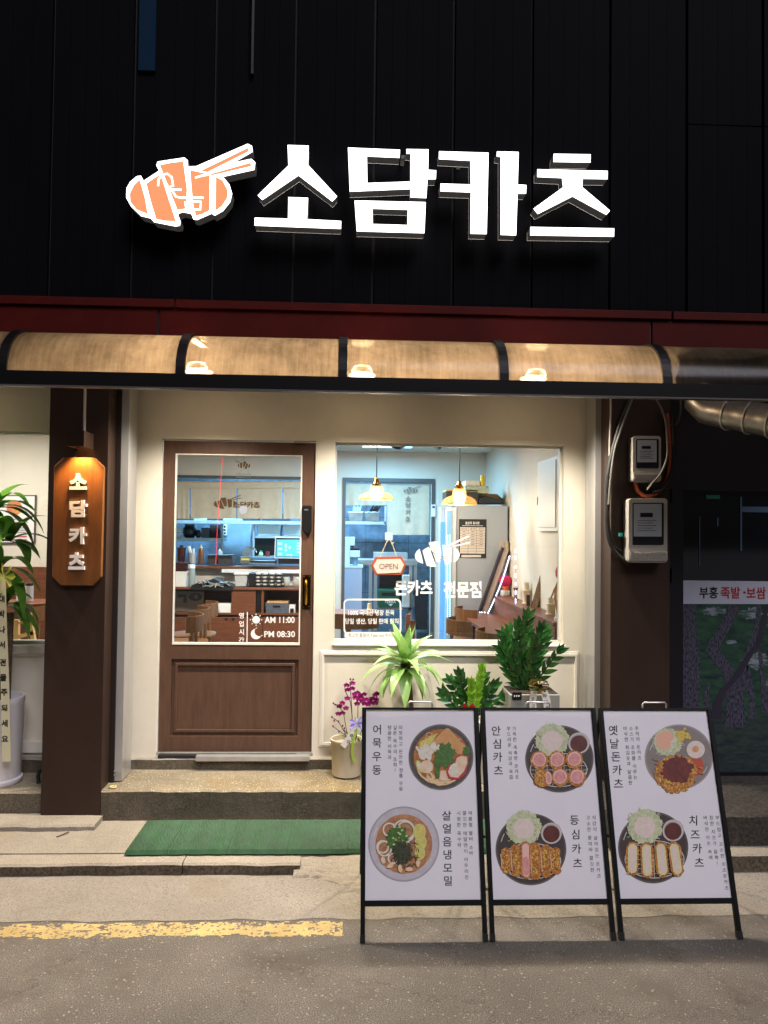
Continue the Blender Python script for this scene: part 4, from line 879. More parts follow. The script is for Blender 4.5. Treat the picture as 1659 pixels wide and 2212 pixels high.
leafy(d1, 945, 545, .42, .3); leafy(d1, 1180, 500, .16, .8); leafy(d1, 870, 620, .22, 1.1); d1.poly('green', [d1.abs(*p) for p in ((825, 690), (880, 690), (870, 810), (835, 805))]); d1.poly('fish', [d1.abs(*p) for p in ((890, 720), (955, 720), (970, 835), (875, 830))])
d1.poly('red', [d1.abs(*p) for p in ((1060, 570), (1120, 540), (1195, 555), (1200, 640), (1170, 760), (1090, 825), (985, 810), (950, 740), (985, 660), (1040, 640))]); d1.poly('fish', [d1.abs(*p) for p in ((1070, 580), (1120, 556), (1185, 567), (1188, 640), (1150, 730), (1085, 800), (1000, 790), (972, 735), (1000, 672), (1050, 650))]); d1.blob('onion', *d1.abs(1035, 710), .14, .2, .05, 24, 20)
d1.line('noodle', arc(*d1.abs(760, 320), .09, .06, 0, 360, 14), .018)
d2 = Dish(b1, 482, 1540, 397, 420); plate(d2, 'pale2', 'pale', True); d2.blob('soup', 0, 0, .8, .79, .01, 60); d2.blob('soba', 0, 0, .74, .73, .05, 60)
for i in range(26): t = d2.rr.uniform(0, 6.28); q = d2.rr.uniform(.3, .6); d2.line('soup' if i % 2 else 'soba', arc(q * math.cos(t), q * math.sin(t), .14, .1, d2.rr.uniform(0, 360), d2.rr.uniform(360, 560), 10), .018)
for (x, y, r_) in ((320, 1380, .17), (480, 1400, .3), (500, 1390, .24), (245, 1570, .16), (265, 1590, .19), (360, 1700, .13)): d2.line('onion', arc(*d2.abs(x, y), r_, r_, 0, 360, 28), .045)
for (x, y, r_) in ((660, 1640, .17), (670, 1520, .19), (655, 1405, .2)): d2.blob('lime', *d2.abs(x, y), r_ * .88, r_ * 1.1, 0, 30); d2.blob('lemon', *d2.abs(x, y), r_ * .76, r_ * .96, 0, 30)
d2.blob('green', *d2.abs(410, 1470), .3, .3, .18, 50)
for i in range(50): t = d2.rr.uniform(0, 6.28); q = d2.rr.uniform(.05, .32); x, y = d2.abs(410, 1460); d2.k.cur = PI['lime' if i % 4 == 0 else 'green']; d2.lay += .2; blob(d2.k, d2.f, x + q * math.cos(t), y + q * math.sin(t), .035, .03, 8, .2, d2.rr)
d2.blob('nori', *d2.abs(465, 1640), .26, .3, .2, 50)
for i in range(70): t = d2.rr.uniform(0, 6.28); q = d2.rr.uniform(.1, .42); x, y = d2.abs(490, 1630); a_ = d2.rr.uniform(0, 3.1); d2.k.cur = PI['nori']; x += q * math.cos(t); y += q * math.sin(t); strip(d2.k, [(x, y), (x + .1 * math.cos(a_), y + .1 * math.sin(a_))], .018, d2.f)
for (x, y) in ((250, 1720), (330, 1780), (640, 1750), (540, 1820), (440, 1810)): d2.blob('fish', *d2.abs(x, y), .1, .06, .15, 14, x)
d3 = Dish(b2, 858, 590, 382, 375); plate(d3); rackl(d3, -.03, .33, .83, .5); cabbage(d3, 775, 380, .49); cup(d3, 1072, 415, .32)
for (x, y) in ((630, 605), (830, 605), (1022, 597), (862, 795), (1050, 795)): cx, cy = d3.abs(x, y); d3.blob('gold', cx, cy, .255, .28, .06, 34); d3.flecks(('gold2', 'gold3'), cx, cy, .23, .25, 40, .028); d3.blob('pink2', cx, cy - .02, .2, .21, .04, 24); d3.blob('pink', cx, cy - .01, .165, .175, .05, 24)
cx, cy = d3.abs(670, 805); d3.blob('gold', cx, cy, .27, .27, .07, 34); d3.flecks(('gold2', 'gold3', 'corn'), cx, cy, .24, .24, 60, .03); d3.blob('pink2', *d3.abs(733, 805), .09, .2, .03, 24, -5); d3.blob('pink', *d3.abs(733, 805), .06, .15, .03, 24, -5)
d4 = Dish(b2, 540, 1600, 395, 400); plate(d4); rackl(d4, 0, .33, .84, .5); cabbage(d4, 460, 1360, .48); cup(d4, 765, 1420, .3)
for (x, ya, yb, w_) in ((255, 1580, 1870, 120), (365, 1545, 1905, 115), (582, 1520, 1940, 112), (698, 1545, 1920, 112), (805, 1580, 1880, 112)): caps(d4, x, ya, x + 14, yb, w_, 'gold', None, .07); d4.flecks(('gold2', 'gold3', 'gold2', 'corn'), *d4.abs(x + 7, (ya + yb) / 2), .11, .36, 60, .03); d4.line('pink2', [d4.abs(x - w_ * .46, ya + 70), d4.abs(x - w_ * .43 + 12, yb - 70)], .02)
caps(d4, 475, 1510, 485, 1930, 118, 'gold', 'pink2', .05, .62); caps(d4, 477, 1680, 483, 1890, 68, 'pink', None, .03)
d5 = Dish(b3, 865, 555, 372, 355); plate(d5, 'grey2', 'grey'); d5.blob('tom', *d5.abs(1050, 650), .22, .3, .06, 30); cabbage(d5, 745, 390, .42, 'cab'); d5.poly('peach', [d5.abs(*p) for p in ((610, 370), (640, 300), (720, 275), (790, 290), (812, 350), (770, 390), (775, 450), (700, 480), (640, 450))])
for i in range(46): x, y = d5.abs(905 + d5.rr.gauss(0, 38), 330 + d5.rr.gauss(0, 36)); d5.k.cur = PI['corn']; d5.lay += .15; blob(d5.k, d5.f, x, y, .045, .042, 9, .1, d5.rr)
d5.blob('onion', *d5.abs(1045, 475), .265, .27, .01, 36); d5.blob('rice', *d5.abs(1045, 475), .24, .245, .02, 36); d5.blob('tofu', *d5.abs(1045, 470), .1, .1, .15, 20)
d5.poly('gold', [d5.abs(830 + (225 + d5.rr.uniform(-22, 22)) * math.cos(t / 40 * 6.283), 730 + (208 + d5.rr.uniform(-20, 20)) * math.sin(t / 40 * 6.283) + 25 * math.sin(t / 40 * 3.14) * 0) for t in range(40)]); d5.blob('gold', *d5.abs(790, 860), .3, .24, .13, 30); d5.flecks(('gold2', 'gold3', 'corn'), *d5.abs(830, 740), .6, .58, 150, .035); d5.flecks(('gold2', 'corn'), *d5.abs(790, 860), .28, .22, 40, .035)
d5.poly('dsauce', [d5.abs(840 + (180 + d5.rr.uniform(-38, 18)) * math.cos(t / 46 * 6.283), 690 + (150 + d5.rr.uniform(-30, 20)) * math.sin(t / 46 * 6.283)) for t in range(46)])
for (x, y) in ((560, 575), (585, 625), (600, 690), (1050, 720), (1040, 660)): d5.poly('gold', [d5.abs(*p) for p in ((x, y), (x + 80, y + 8), (x + 78, y + 30))])
d6 = Dish(b3, 585, 1540, 382, 390); plate(d6); rackl(d6, .03, .33, .84, .52); cabbage(d6, 492, 1310, .49); cup(d6, 797, 1355, .31)
for (a_, b_, c_, e_) in ((355, 1475, 355, 1840), (505, 1480, 520, 1870), (655, 1475, 690, 1860), (795, 1475, 850, 1850)): caps(d6, a_, b_, c_, e_, 140, 'gold', None, .05); [d6.flecks(('gold2', 'gold3'), *d6.abs(a_ + (c_ - a_) * t_, b_ + (e_ - b_) * t_), .17, .1, 16, .03) for t_ in (.12, .3, .5, .7, .88)]; caps(d6, a_ + 1, b_ + 22, c_ - 1, e_ - 22, 98, 'cheese', 'rice', .02, .55)
ub = [(at(779, 1950, 3.26).x, at(1051, 1950, 3.26).x), (at(1057, 1950, 3.26).x, at(1325, 1950, 3.26).x), (at(1333, 1950, 3.26).x, at(1595, 1950, 3.26).x)]
board('leftmost black framed menu board, udon bowl above cold noodles', *ub[0], None, None, (1042, 1944), (786, 1944),
      [('어묵우동', b1, (183, 262), (180, 715), 108, S1), ('따뜻하고 든든한 정통 우동', b1, (447, 240), (450, 925), 47, S1), ('깊은 육수의 조화!', b1, (383, 240), (385, 715), 47, S1), ('탱글한 어묵과', b1, (322, 240), (322, 572), 47, S1),
       ('살얼음냉모밀', b1, (960, 1222), (975, 1950), 108, S1), ('여름철 별비 소바', b1, (1222, 1195), (1235, 1640), 47, S1), ('쫄깃한 메밀면이 어우러진', b1, (1158, 1195), (1182, 1910), 47, S1), ('시원한 육수와', b1, (1092, 1195), (1103, 1550), 47, S1)], [(d1, 'udon_picture'), (d2, 'cold_noodle_picture')])
board('middle black framed menu board, round cutlets above sliced cutlet', *ub[1], None, None, (1316, 1942), (1062, 1942),
      [('안심카츠', b2, (152, 275), (177, 715), 108, S2), ('가득한 촉촉한 돈카츠', b2, (353, 252), (383, 790), 45, S2), ('부드러운 식감과 육즙', b2, (290, 252), (320, 793), 45, S2),
       ('등심카츠', b2, (1025, 1275), (1062, 1750), 108, S2), ('식감이 살아있는 돈카츠', b2, (1242, 1245), (1300, 1895), 47, S2), ('고소한 풍미와 쫄깃한', b2, (1178, 1245), (1225, 1830), 47, S2)], [(d3, 'fillet_cutlet_picture'), (d4, 'loin_cutlet_picture')])
board('rightmost black framed menu board, saucy cutlet above cheese cutlets', *ub[2], None, None, (1590, 1940), (1340, 1940),
      [('옛날돈카츠', b3, (150, 265), (208, 840), 108, S3), ('추억의 돈카츠', b3, (405, 243), (437, 563), 45, S3), ('소스가 조화를 이루는', b3, (343, 243), (392, 775), 45, S3), ('바삭한 튀김옷과 달콤한', b3, (281, 243), (338, 835), 45, S3),
       ('치즈카츠', b3, (1020, 1245), (1087, 1700), 108, S3), ('부드럽고 고소한 치즈돈카츠', b3, (1282, 1215), (1385, 1978), 45, S3), ('진한 치즈가 듬뿍!', b3, (1217, 1215), (1282, 1712), 45, S3), ('바삭한 카츠 속에', b3, (1153, 1215), (1210, 1648), 45, S3)], [(d5, 'sauced_cutlet_picture'), (d6, 'cheese_cutlet_picture')])
# ================================================================ green mat, threshold, small things on the step
zm = .068; A_, B_, C_, D_ = atz(318, 1776, zm), atz(268, 1846, zm), atz(775, 1845, zm), atz(775, 1770, zm)
xm0b, xm0f, xm1 = A_.x, B_.x, 1.15; yf_, yb_ = B_.y, A_.y
k = MB(); nx, ny = 420, 30; b0 = 0
for j in range(ny + 1):
    t = j / ny
    for i in range(nx + 1):
        s = i / nx; xl = xm0f + (xm0b - xm0f) * t * .35; x = xl + (xm1 - xl) * s; zig = .0015 * math.sin(x * 60) + .002 * math.sin(x * 7) - (.002 if int((x + 9) / .3) != int((x + 9.006) / .3) else 0)
        y = yf_ + (yb_ - yf_) * t + (zig if True else 0); z = zm + .004 + .013 * (1 if j % 2 else 0) + rr.uniform(-.001, .001)
        k.v.append(Vector((x, y, z if 0 < j < ny and 0 < i < nx else zm - .002)))
for j in range(ny):
    for i in range(nx): a_ = j * (nx + 1) + i; k.f.append((a_, a_ + 1, a_ + nx + 2, a_ + nx + 1)); k.m.append(0)
tag(k.build('door_mat', mat('mat_green', '#024016', rough=.6, var=.25, vs=7)), 'long green ridged rubber mat lying on the pavement below the step', 'mat')
k = MB(); k.dbox(422, 1634, 668, 1645, 4.76, .05); tag(k.build('threshold_bar', steel, bevel=.003), 'short aluminium bar lying on the ledge below the brown door', 'bar')
k = MB(); k.box(at(375, 0, YF).x, at(664, 0, YF).x, YF - .03, YF + .012, .303, .318); tag(k.build('rubber_strip', mat('rubber', '#1d1d1f', rough=.8, bump=.3)), 'black rubber strip along the bottom of the brown door', 'strip')
k = MB(); c_ = atz(222, 1721 - 1, .222); c_ = atz(443, 1648, .235); c_ = atz(*cL2(1037, 1748), .236); k.tube([c_ + Vector((.016 * math.cos(R(i * 24)), .016 * math.sin(R(i * 24)), .004)) for i in range(16)], .0045, 8); tag(k.build('rubber_ring', mat('ring_yellow', '#d3c07a')), 'small yellowish rubber ring lying on the step by the left rail', 'ring')
c_ = atz(122, 1808, .066); k = MB(); k.tube([c_, c_ + Vector((.04, .035, .008)), c_ + Vector((.045, .05, .006))], .0035, 6); tag(k.build('twig', mat('twig', '#3a2a1c')), 'small dark twig lying on the pavement at the left', 'twig')
# ================================================================ plants
lf1 = leafmat('agave_leaf', '#9cc070', '#7aa552', vs=12); lf2 = leafmat('zz_leaf', '#35682c', '#16381a', rough=.16, vs=25, trl=.15); lf2b = leafmat('zz_leaf_young', '#8fbf35', '#6fa52a', rough=.25, vs=25); lf3 = leafmat('dracaena_leaf', '#6a9c3c', '#36702a', rough=.3, vs=14, trl=.4)
barkp = mat('plant_bark', '#5d4a38', rough=.9, var=.4, vs=40, bump=.8, bs=60); soil = mat('soil', '#2b2119', rough=1, bump=.8); potw = mat('pot_cream', '#c9bda4', rough=.45); potg = mat('pot_grey', '#87877f', rough=.5); ribw = mat('ribbon_white', '#e4e0d6', rough=.4); ribg = mat('ribbon_gold', '#b8a035', rough=.25, metal=.7)
rr = random.Random(21)
def cone(a, d, l, r1, r2, k, seg=12): k.tube([a + d * (l * i / 5) for i in range(6)], [r1 + (r2 - r1) * i / 5 for i in range(6)], seg)
YPl = 4.6; cr0 = at(875, 1432, YPl)
T = thing('agave_plant', 'tall agave with drooping pale green leaves on a bare trunk', 'plant', (at(886, 1500, YPl).x, YPl, .232))
bs = Vector((at(888, 1520, YPl).x, YPl, .5)); k = MB(); k.tube([(bs.x + .01, YPl, .42), bs, Vector((bs.x - .008, YPl, .62)), Vector((cr0.x + .012, YPl, cr0.z - .05)), cr0], [.032, .03, .027, .024, .03], 12); k.build('trunk', barkp, T, smooth=True)
k = MB()
LV = [((875, 1330), 15, 0), ((862, 1345), -8, 0), ((945, 1378), 50, .9), ((905, 1385), 30, .3), ((808, 1395), -48, 1.0), ((840, 1382), -35, .7), ((812, 1440), -62, 1.4), ((820, 1500), -70, 1.8), ((862, 1510), -40, 2.3), ((935, 1440), 60, 1.3), ((925, 1490), 55, 2.0), ((898, 1500), 30, 2.3), ((855, 1440), -20, 1.8)]
for i in range(30):                                   # rosette leaves, arching out and down
    az = i * 2.39996 + .3; ring = i / 30; el = R(82 - 78 * ring + rr.uniform(-6, 6)); d = Vector((math.cos(az) * math.cos(el), math.sin(az) * math.cos(el) * .9, math.sin(el)))
    Lf = (.215 + .10 * math.sin(min(1, ring * 1.3) * math.pi * .8) + rr.uniform(-.02, .03)); k.leaf(cr0 + Vector((0, 0, -.05 * ring + .0)), d, Lf, .07 + rr.uniform(-.008, .012), .5 + 2.3 * ring, 9, .22, shape=.75, tipw=.02)
k.build('leaves', lf1, T, smooth=True)
k = MB().lathe((bs.x + .01, YPl, .232), [(.10, 0), (.12, .01), (.14, .22), (.145, .22), (.145, .235), (.125, .235), (.12, .2)], 28); k.build('pot', potw, T, smooth=True)
MB().lathe((bs.x + .01, YPl, .232), [(0, .2), (.122, .2)], 28).build('soil', soil, T)
def zz(T, base, stems, m, wr=.38):
    ks, kl = MB(), MB()
    for (dx, dy, h, lean, n, ls) in stems:
        P = []; top = base + Vector((dx, dy, h)); mid = base + Vector((dx * .35 + lean, dy * .35, h * .55))
        for i in range(9):
            t = i / 8; P.append(base * (1 - t) ** 2 + mid * 2 * t * (1 - t) + top * t * t)
        ks.tube(P, [.009 - .006 * i / 8 for i in range(9)], 6)
        for i in range(n):
            t = .22 + .78 * i / (n - 1); p = base * (1 - t) ** 2 + mid * 2 * t * (1 - t) + top * t * t; tg = ((top - mid) * t + (mid - base) * (1 - t)).normalized()
            a_ = Vector((rr.uniform(-.2, .2), rr.uniform(-1, 1), 0)); sd_ = tg.cross(Vector((.25 * rr.uniform(-1, 1), 1, .1))).normalized()
            for sg in (1, -1):
                d = (tg * (1.0 + .5 * t) + sd_ * sg * .8 + Vector((0, rr.uniform(-.5, .3), rr.uniform(-.15, .15)))).normalized()
                kl.leaf(p, d, ls * rr.uniform(.85, 1.15) * (1 - .25 * abs(t - .5)), ls * wr, rr.uniform(-.1, .45), 6, .22, up=Vector((rr.uniform(-.5, .5), -1, .25)), shape=.85)
        kl.leaf(top, (top - mid), ls * .9, ls * .36, .1, 5, .2, up=Vector((0, -1, 0)))
    return ks, kl
YZ = 4.62; bz = at(1130, 1500, YZ)
T = thing('zz_plant', 'tall dark glossy zz plant with gold bow in front of the window', 'plant', (bz.x, YZ, .232))
ks, kl = zz(T, Vector((bz.x, YZ, bz.z - .02)), [(-.11, .02, .36, -.03, 8, .085), (-.04, -.06, .43, -.01, 9, .09), (.03, .03, .47, .0, 9, .09), (.10, -.03, .40, .02, 8, .09), (-.06, .06, .38, -.02, 8, .085), (.20, -.02, .27, .05, 6, .085), (-.07, -.05, .24, -.02, 6, .08), (.05, -.07, .33, .01, 7, .085), (.14, .04, .36, .03, 8, .085), (-.13, .0, .28, -.04, 7, .085)], lf2)
ks.build('stems', lf2, T, smooth=True); kl.build('leaves', lf2, T, smooth=True)
q0, q1 = at(1101, 1500, YZ - .12), at(1195, 1500, YZ - .12); zt_ = at(1110, 1500, YZ - .12).z
k = MB(); k.box(q0.x, q1.x + .04, YZ - .12, YZ + .12, .232, zt_); k.build('pot', potg, T, bevel=.006); MB().box(q0.x + .01, q1.x + .03, YZ - .11, YZ + .11, zt_, zt_ + .004).build('soil', soil, T)
k = MB(); k.dbox(*c6(1157, 568), *c6(1212, 612), YZ - .125, .006); k.build('plant_tag', black, T); k = MB()
for i in range(3): strip(k, [c6(1170 + i * 13, 585), c6(1170 + i * 13, 594)], 2.2, lambda x, y: at(x, y, YZ - .1265)); strip(k, [c6(1168 + i * 13, 585), c6(1175 + i * 13, 586)], 1.2, lambda x, y: at(x, y, YZ - .1265))
k.build('tag_lettering', vinyl, T)
k = MB(); bw = at(*c6(1310, 525), YZ - .16)
for i in range(12):
    a_ = i * 2.4; d = Vector((math.cos(a_), -.35 + .3 * math.sin(i), math.sin(a_) * .8)); P = [bw + d * s + Vector((0, -.03 * math.sin(s / .055 * 3.14), 0)) + Vector((-d.z, 0, d.x)) * o_ for s, o_ in ((0, 0), (.03, .012), (.052, .012), (.058, 0), (.045, -.012), (.02, -.008), (0, 0))]
    for p, q in zip(P, P[1:]): k.q(p + Vector((0, -.011, .006)), q + Vector((0, -.011, .006)), q + Vector((0, .011, -.006)), p + Vector((0, .011, -.006)))
k.build('bow', ribg, T)
k = MB(); fz = lambda x, y: at(*c6(x, y), YZ - .15 + (y - 560) * .00001); strip(k, [(1285, 560), (1278, 620), (1285, 720)], 40, fz); strip(k, [(1345, 560), (1362, 620), (1372, 720)], 44, fz); k.build('ribbon', ribw, T)
k = MB(); fz2 = lambda x, y: at(x, y, YZ - .153); vcol(k, '성고객', fz2, c6(1278, 605), c6(1287, 690), 7.5, .01); vcol(k, '하나며', fz2, c6(1350, 588), c6(1367, 660), 9, .01); k.build('ribbon_lettering', ink, T)
bz = at(1020, 1545, YPl); T = thing('zz_plant', 'small zz plant with bright young shoots and a red bow behind the boards', 'plant', (bz.x, YPl, .232))
ks, kl = zz(T, Vector((bz.x, YPl, bz.z - .02)), [(-.16, .02, .13, -.05, 4, .085), (-.08, -.04, .26, -.02, 6, .08), (-.12, .05, .2, -.03, 5, .08), (.12, -.02, .19, .03, 5, .085), (.07, .05, .23, .02, 5, .08), (.17, .03, .11, .05, 4, .08)], lf2, .44); ks.build('stems', lf2, T, smooth=True); kl.build('leaves', lf2, T, smooth=True)
ks, kl = zz(T, Vector((bz.x, YPl - .03, bz.z - .02)), [(-.02, -.05, .23, -.01, 12, .05), (.045, -.03, .31, .01, 13, .05)], lf2b, .5); kl.build('young_shoots', lf2b, T, smooth=True)
k = MB().lathe((bz.x, YPl, .232), [(.09, 0), (.11, .12), (.12, bz.z - .25)], 24); k.build('pot', potw, T, smooth=True)
k = MB(); q = at(1012, 1527, YPl - .14)
for i in range(8):
    d = Vector((math.cos(i * .8), -.2, math.sin(i * .8) * .6)); k.q(q, q + d * .035 + Vector((0, 0, .01)), q + d * .042, q + d * .035 - Vector((0, 0, .01)))
k.build('bow', mat('bow_red', '#a01722', rough=.3), T)
# orchid
YO = 4.64; pb = atz(770, 1674, .235); T = thing('orchid', 'magenta orchid in a cream pot with violet ribbon beside the door', 'plant', (pb.x, pb.y, .235)); YO = pb.y
def fo(x, y, dy=0): return at(*c6(x, y), YO + dy)
k = MB().lathe((at(770, 1, YO).x, YO, .235), [(.075, 0), (.085, .008), (.095, .20), (.1, .205), (.1, .22), (.088, .22), (.085, .19)], 28); k.build('pot', potw, T, smooth=True)
zt_ = .45; ks = MB()
ORS = [[(215, 880), (205, 700), (200, 600), (195, 540), (200, 490)], [(190, 880), (170, 780), (155, 690), (120, 640), (95, 635)], [(225, 870), (240, 720), (240, 640), (290, 600), (350, 590)], [(185, 880), (160, 800), (125, 740), (85, 715)], [(185, 880), (165, 820), (120, 790), (95, 770)], [(205, 700), (195, 620), (165, 560), (160, 525)]]
for s in ORS: ks.tube([fo(x, y, (x % 7) * .006 - .03) for x, y in s], .0022, 6)
ks.build('stems', mat('orchid_stem', '#4a2b22'), T)
k = MB(); FL = [(175, 525), (175, 552), (207, 515), (205, 545), (178, 605), (150, 632), (130, 650), (168, 662), (125, 695), (150, 690), (240, 572), (225, 600), (245, 610), (275, 580), (265, 620), (235, 635), (290, 612), (300, 640), (310, 615), (330, 605), (355, 575), (340, 585), (350, 610), (345, 632), (280, 635), (255, 590), (222, 580), (262, 600), (320, 630)]
for (x, y) in FL:
    c_ = fo(x, y, rr.uniform(-.05, .02)); nrm = Vector((rr.uniform(-.5, .5), -1, rr.uniform(-.2, .3))).normalized(); s1 = nrm.cross(Vector((0, 0, 1))).normalized(); s2 = s1.cross(nrm)
    for j, (a_, L_, W_) in enumerate(((90, .021, .014), (210, .021, .014), (330, .021, .014), (20, .023, .026), (160, .023, .026))):
        d = s1 * math.cos(R(a_)) + s2 * math.sin(R(a_)) + nrm * .25; k.leaf(c_, d, L_, W_, .1, 4, .1, up=nrm, shape=.6)
    k.leaf(c_, nrm * .8 - s2 * .5, .012, .009, .2, 3, .3)
k.build('flowers', leafmat('orchid_petal', '#b8128a', '#8a0c6c', rough=.5, vs=60), T, smooth=False)
k = MB()
for (x, y) in ((195, 488), (212, 490), (95, 632), (85, 713), (100, 735), (125, 740), (93, 768), (150, 765), (128, 800), (160, 795), (160, 780), (105, 640)): c_ = fo(x, y, -.02); k.sphere(c_, .0055, .0055, .007, 8, 5)
k.build('buds', mat('orchid_bud', '#7a2a4e'), T, smooth=True)
k = MB()
for i in range(26): a_ = i * 2.4; c_ = Vector((pb.x + .05 * math.cos(a_), YO + .05 * math.sin(a_), zt_ - .01)); k.leaf(c_, Vector((math.cos(a_) * .6, math.sin(a_) * .6, 1)), rr.uniform(.05, .11), .012, 1.0, 5, .2)
k.build('foliage', leafmat('moss_leaf', '#5f7f3a', '#35521f'), T)
k = MB(); fo2 = lambda x, y: fo(x, y, -.11); strip(k, [(245, 725), (205, 800), (180, 850), (150, 890)], 34, fo2); k.build('ribbon', ribw, T); k = MB(); fo3 = lambda x, y: at(x, y, YO - .112); vcol(k, '부자', fo3, c6(202, 825), c6(185, 862), 9, .01); k.build('ribbon_lettering', ink, T)
k = MB(); strip(k, [(230, 790), (212, 860), (205, 930), (222, 985)], 16, fo2); k.build('green_ribbon', mat('ribbon_green', '#a9bf4a', rough=.35), T)
k = MB(); q = fo(232, 750, -.12)
for i in range(7): d = Vector((math.cos(i * .9), -.3, math.sin(i * .9))); k.q(q, q + d * .035 + Vector((0, 0, .012)), q + d * .045, q + d * .035 - Vector((0, .01, .012)))
k.build('violet_bow', mat('ribbon_violet', '#8f86d8', rough=.35), T)
# dracaena in its white pot at the left edge
YDr = 4.62; pbx = at(-12, 1690, YDr).x; T = thing('dracaena_plant', 'leafy dracaena in a white pot with a lettered congratulation ribbon', 'plant', (pbx, YDr, .215))
k = MB().lathe((pbx, YDr, .215), [(.14, 0), (.15, .012), (.15, .03), (.135, .035), (.142, .05), (.15, .46), (.155, .47), (.155, .5), (.14, .5), (.135, .46)], 32); k.build('pot', mat('pot_white', '#d8d5d6', rough=.35), T, smooth=True)
k = MB(); k.tube([(pbx, YDr, .6), (pbx - .01, YDr, 1.2), (pbx - .03, YDr, 1.75)], .03, 10); k.tube([(pbx + .04, YDr + .03, .6), (pbx + .05, YDr + .03, 1.2)], .025, 10); k.build('trunk', barkp, T, smooth=True)
k = MB(); rq = random.Random(4)
for (bx, bz_, n, sp) in ((-.04, 1.80, 16, .34), (.04, 1.24, 15, .28), (.06, 1.62, 14, .27), (.0, 1.45, 10, .36)):
    for i in range(n):
        az = i * 2.4 + .5; el = R(62 - 62 * (i / n)); d = Vector((math.cos(az) * math.cos(el), -abs(math.sin(az)) * math.cos(el) * .5 + .05, math.sin(el)))
        k.leaf((pbx + bx, YDr - .02, bz_), d, sp * rq.uniform(.75, 1.15), .082, 1.9 + rq.uniform(-.6, .8), 10, .2, shape=.95, curl=Vector((rq.uniform(-.3, .3), 0, 0)))
k.build('leaves', lf3, T, smooth=True)
k = MB(); fr2 = lambda x, y: at(*cL2(x, y), YDr - .165); strip(k, [(10, -200), (25, 300), (45, 800), (60, 1510)], 78, fr2, (0, .002, 0)); k.build('ribbon', mat('ribbon_pale', '#c6c2a0', rough=.35), T)
k = MB(); fr3 = lambda x, y: at(x, y, YDr - .168); fx = cL2
for ch, p in zip('대박나서건물주되세요', ((15, 20), (15, 155), (20, 300), (18, 440), (26, 600), (30, 740), (38, 875), (40, 1020), (42, 1160), (45, 1300))): vcol(k, ch, fr3, fx(*p), fx(*p), 62 / 2.328 * SD, .035)
k.build('ribbon_lettering', ink, T)
k = MB(); q = at(8, 1245, YDr - .17)
for i in range(8): d = Vector((math.cos(i * .8), -.3, math.sin(i * .8))); k.q(q, q + d * .06 + Vector((0, 0, .02)), q + d * .075, q + d * .06 - Vector((0, .01, .02)))
k.build('bow', mat('ribbon_lime', '#a9b84e', rough=.35), T)
# ================================================================ inside: lamps
pg_ = mat('amber_glass', '#e8b878', rough=.1)
n_ = pg_.node_tree; tp_ = n_.nodes.new('ShaderNodeBsdfTransparent'); tp_.inputs[0].default_value = (1, .86, .66, 1); tl_ = n_.nodes.new('ShaderNodeBsdfTranslucent'); tl_.inputs[0].default_value = (1, .72, .4, 1); m_ = n_.nodes.new('ShaderNodeMixShader'); m_.inputs[0].default_value = .45; m2_ = n_.nodes.new('ShaderNodeMixShader'); m2_.inputs[0].default_value = .12
n_.links.new(tp_.outputs[0], m_.inputs[1]); n_.links.new(tl_.outputs[0], m_.inputs[2]); n_.links.new(m_.outputs[0], m2_.inputs[1]); n_.links.new(n_.nodes['Principled BSDF'].outputs[0], m2_.inputs[2]); n_.links.new(m2_.outputs[0], n_.nodes['Material Output'].inputs[0])
def ceiling_light(label, x, y, sx, sy, col, en, ec, es):
    T = thing('ceiling_light', label, 'ceiling light', (x, y, CZ - .03)); k = MB(); k.box(x - sx / 2 - .02, x + sx / 2 + .02, y - sy / 2 - .02, y + sy / 2 + .02, CZ - .035, CZ - .001); k.build('light_housing', white, T)
    k = MB(); k.box(x - sx / 2, x + sx / 2, y - sy / 2, y + sy / 2, CZ - .04, CZ - .0355); k.build('light_diffuser', mat('diff_' + ec, '#ffffff', emit=es, ecol=col), T)
    ld = bpy.data.lights.new('panel_light', 'AREA'); ld.shape = 'RECTANGLE'; ld.size = sx; ld.size_y = sy; ld.energy = en; ld.color = col
    o = bpy.data.objects.new('panel_light', ld); COL.objects.link(o); o.parent = T; o.location = (0, 0, -.014)
WARM = (1, .95, .87); COOL = (.30, .66, 1.0)
ceiling_light('warm white ceiling panel over the dining room', -.6, 6.7, 2.0, .3, WARM, 112, 'warm', 4)
ceiling_light('warm white ceiling panel over the left dining corner', -3.0, 5.9, .6, .3, WARM, 42, 'warm', 4)
ceiling_light('cool blue white ceiling panel over the kitchen counter', -.9, 9.6, 2.4, .3, COOL, 240, 'cool', 4)
ceiling_light('cool blue white ceiling panel by the kitchen doorway', .35, 7.75, .5, .12, (.22, .62, 1), 60, 'cool', 4)
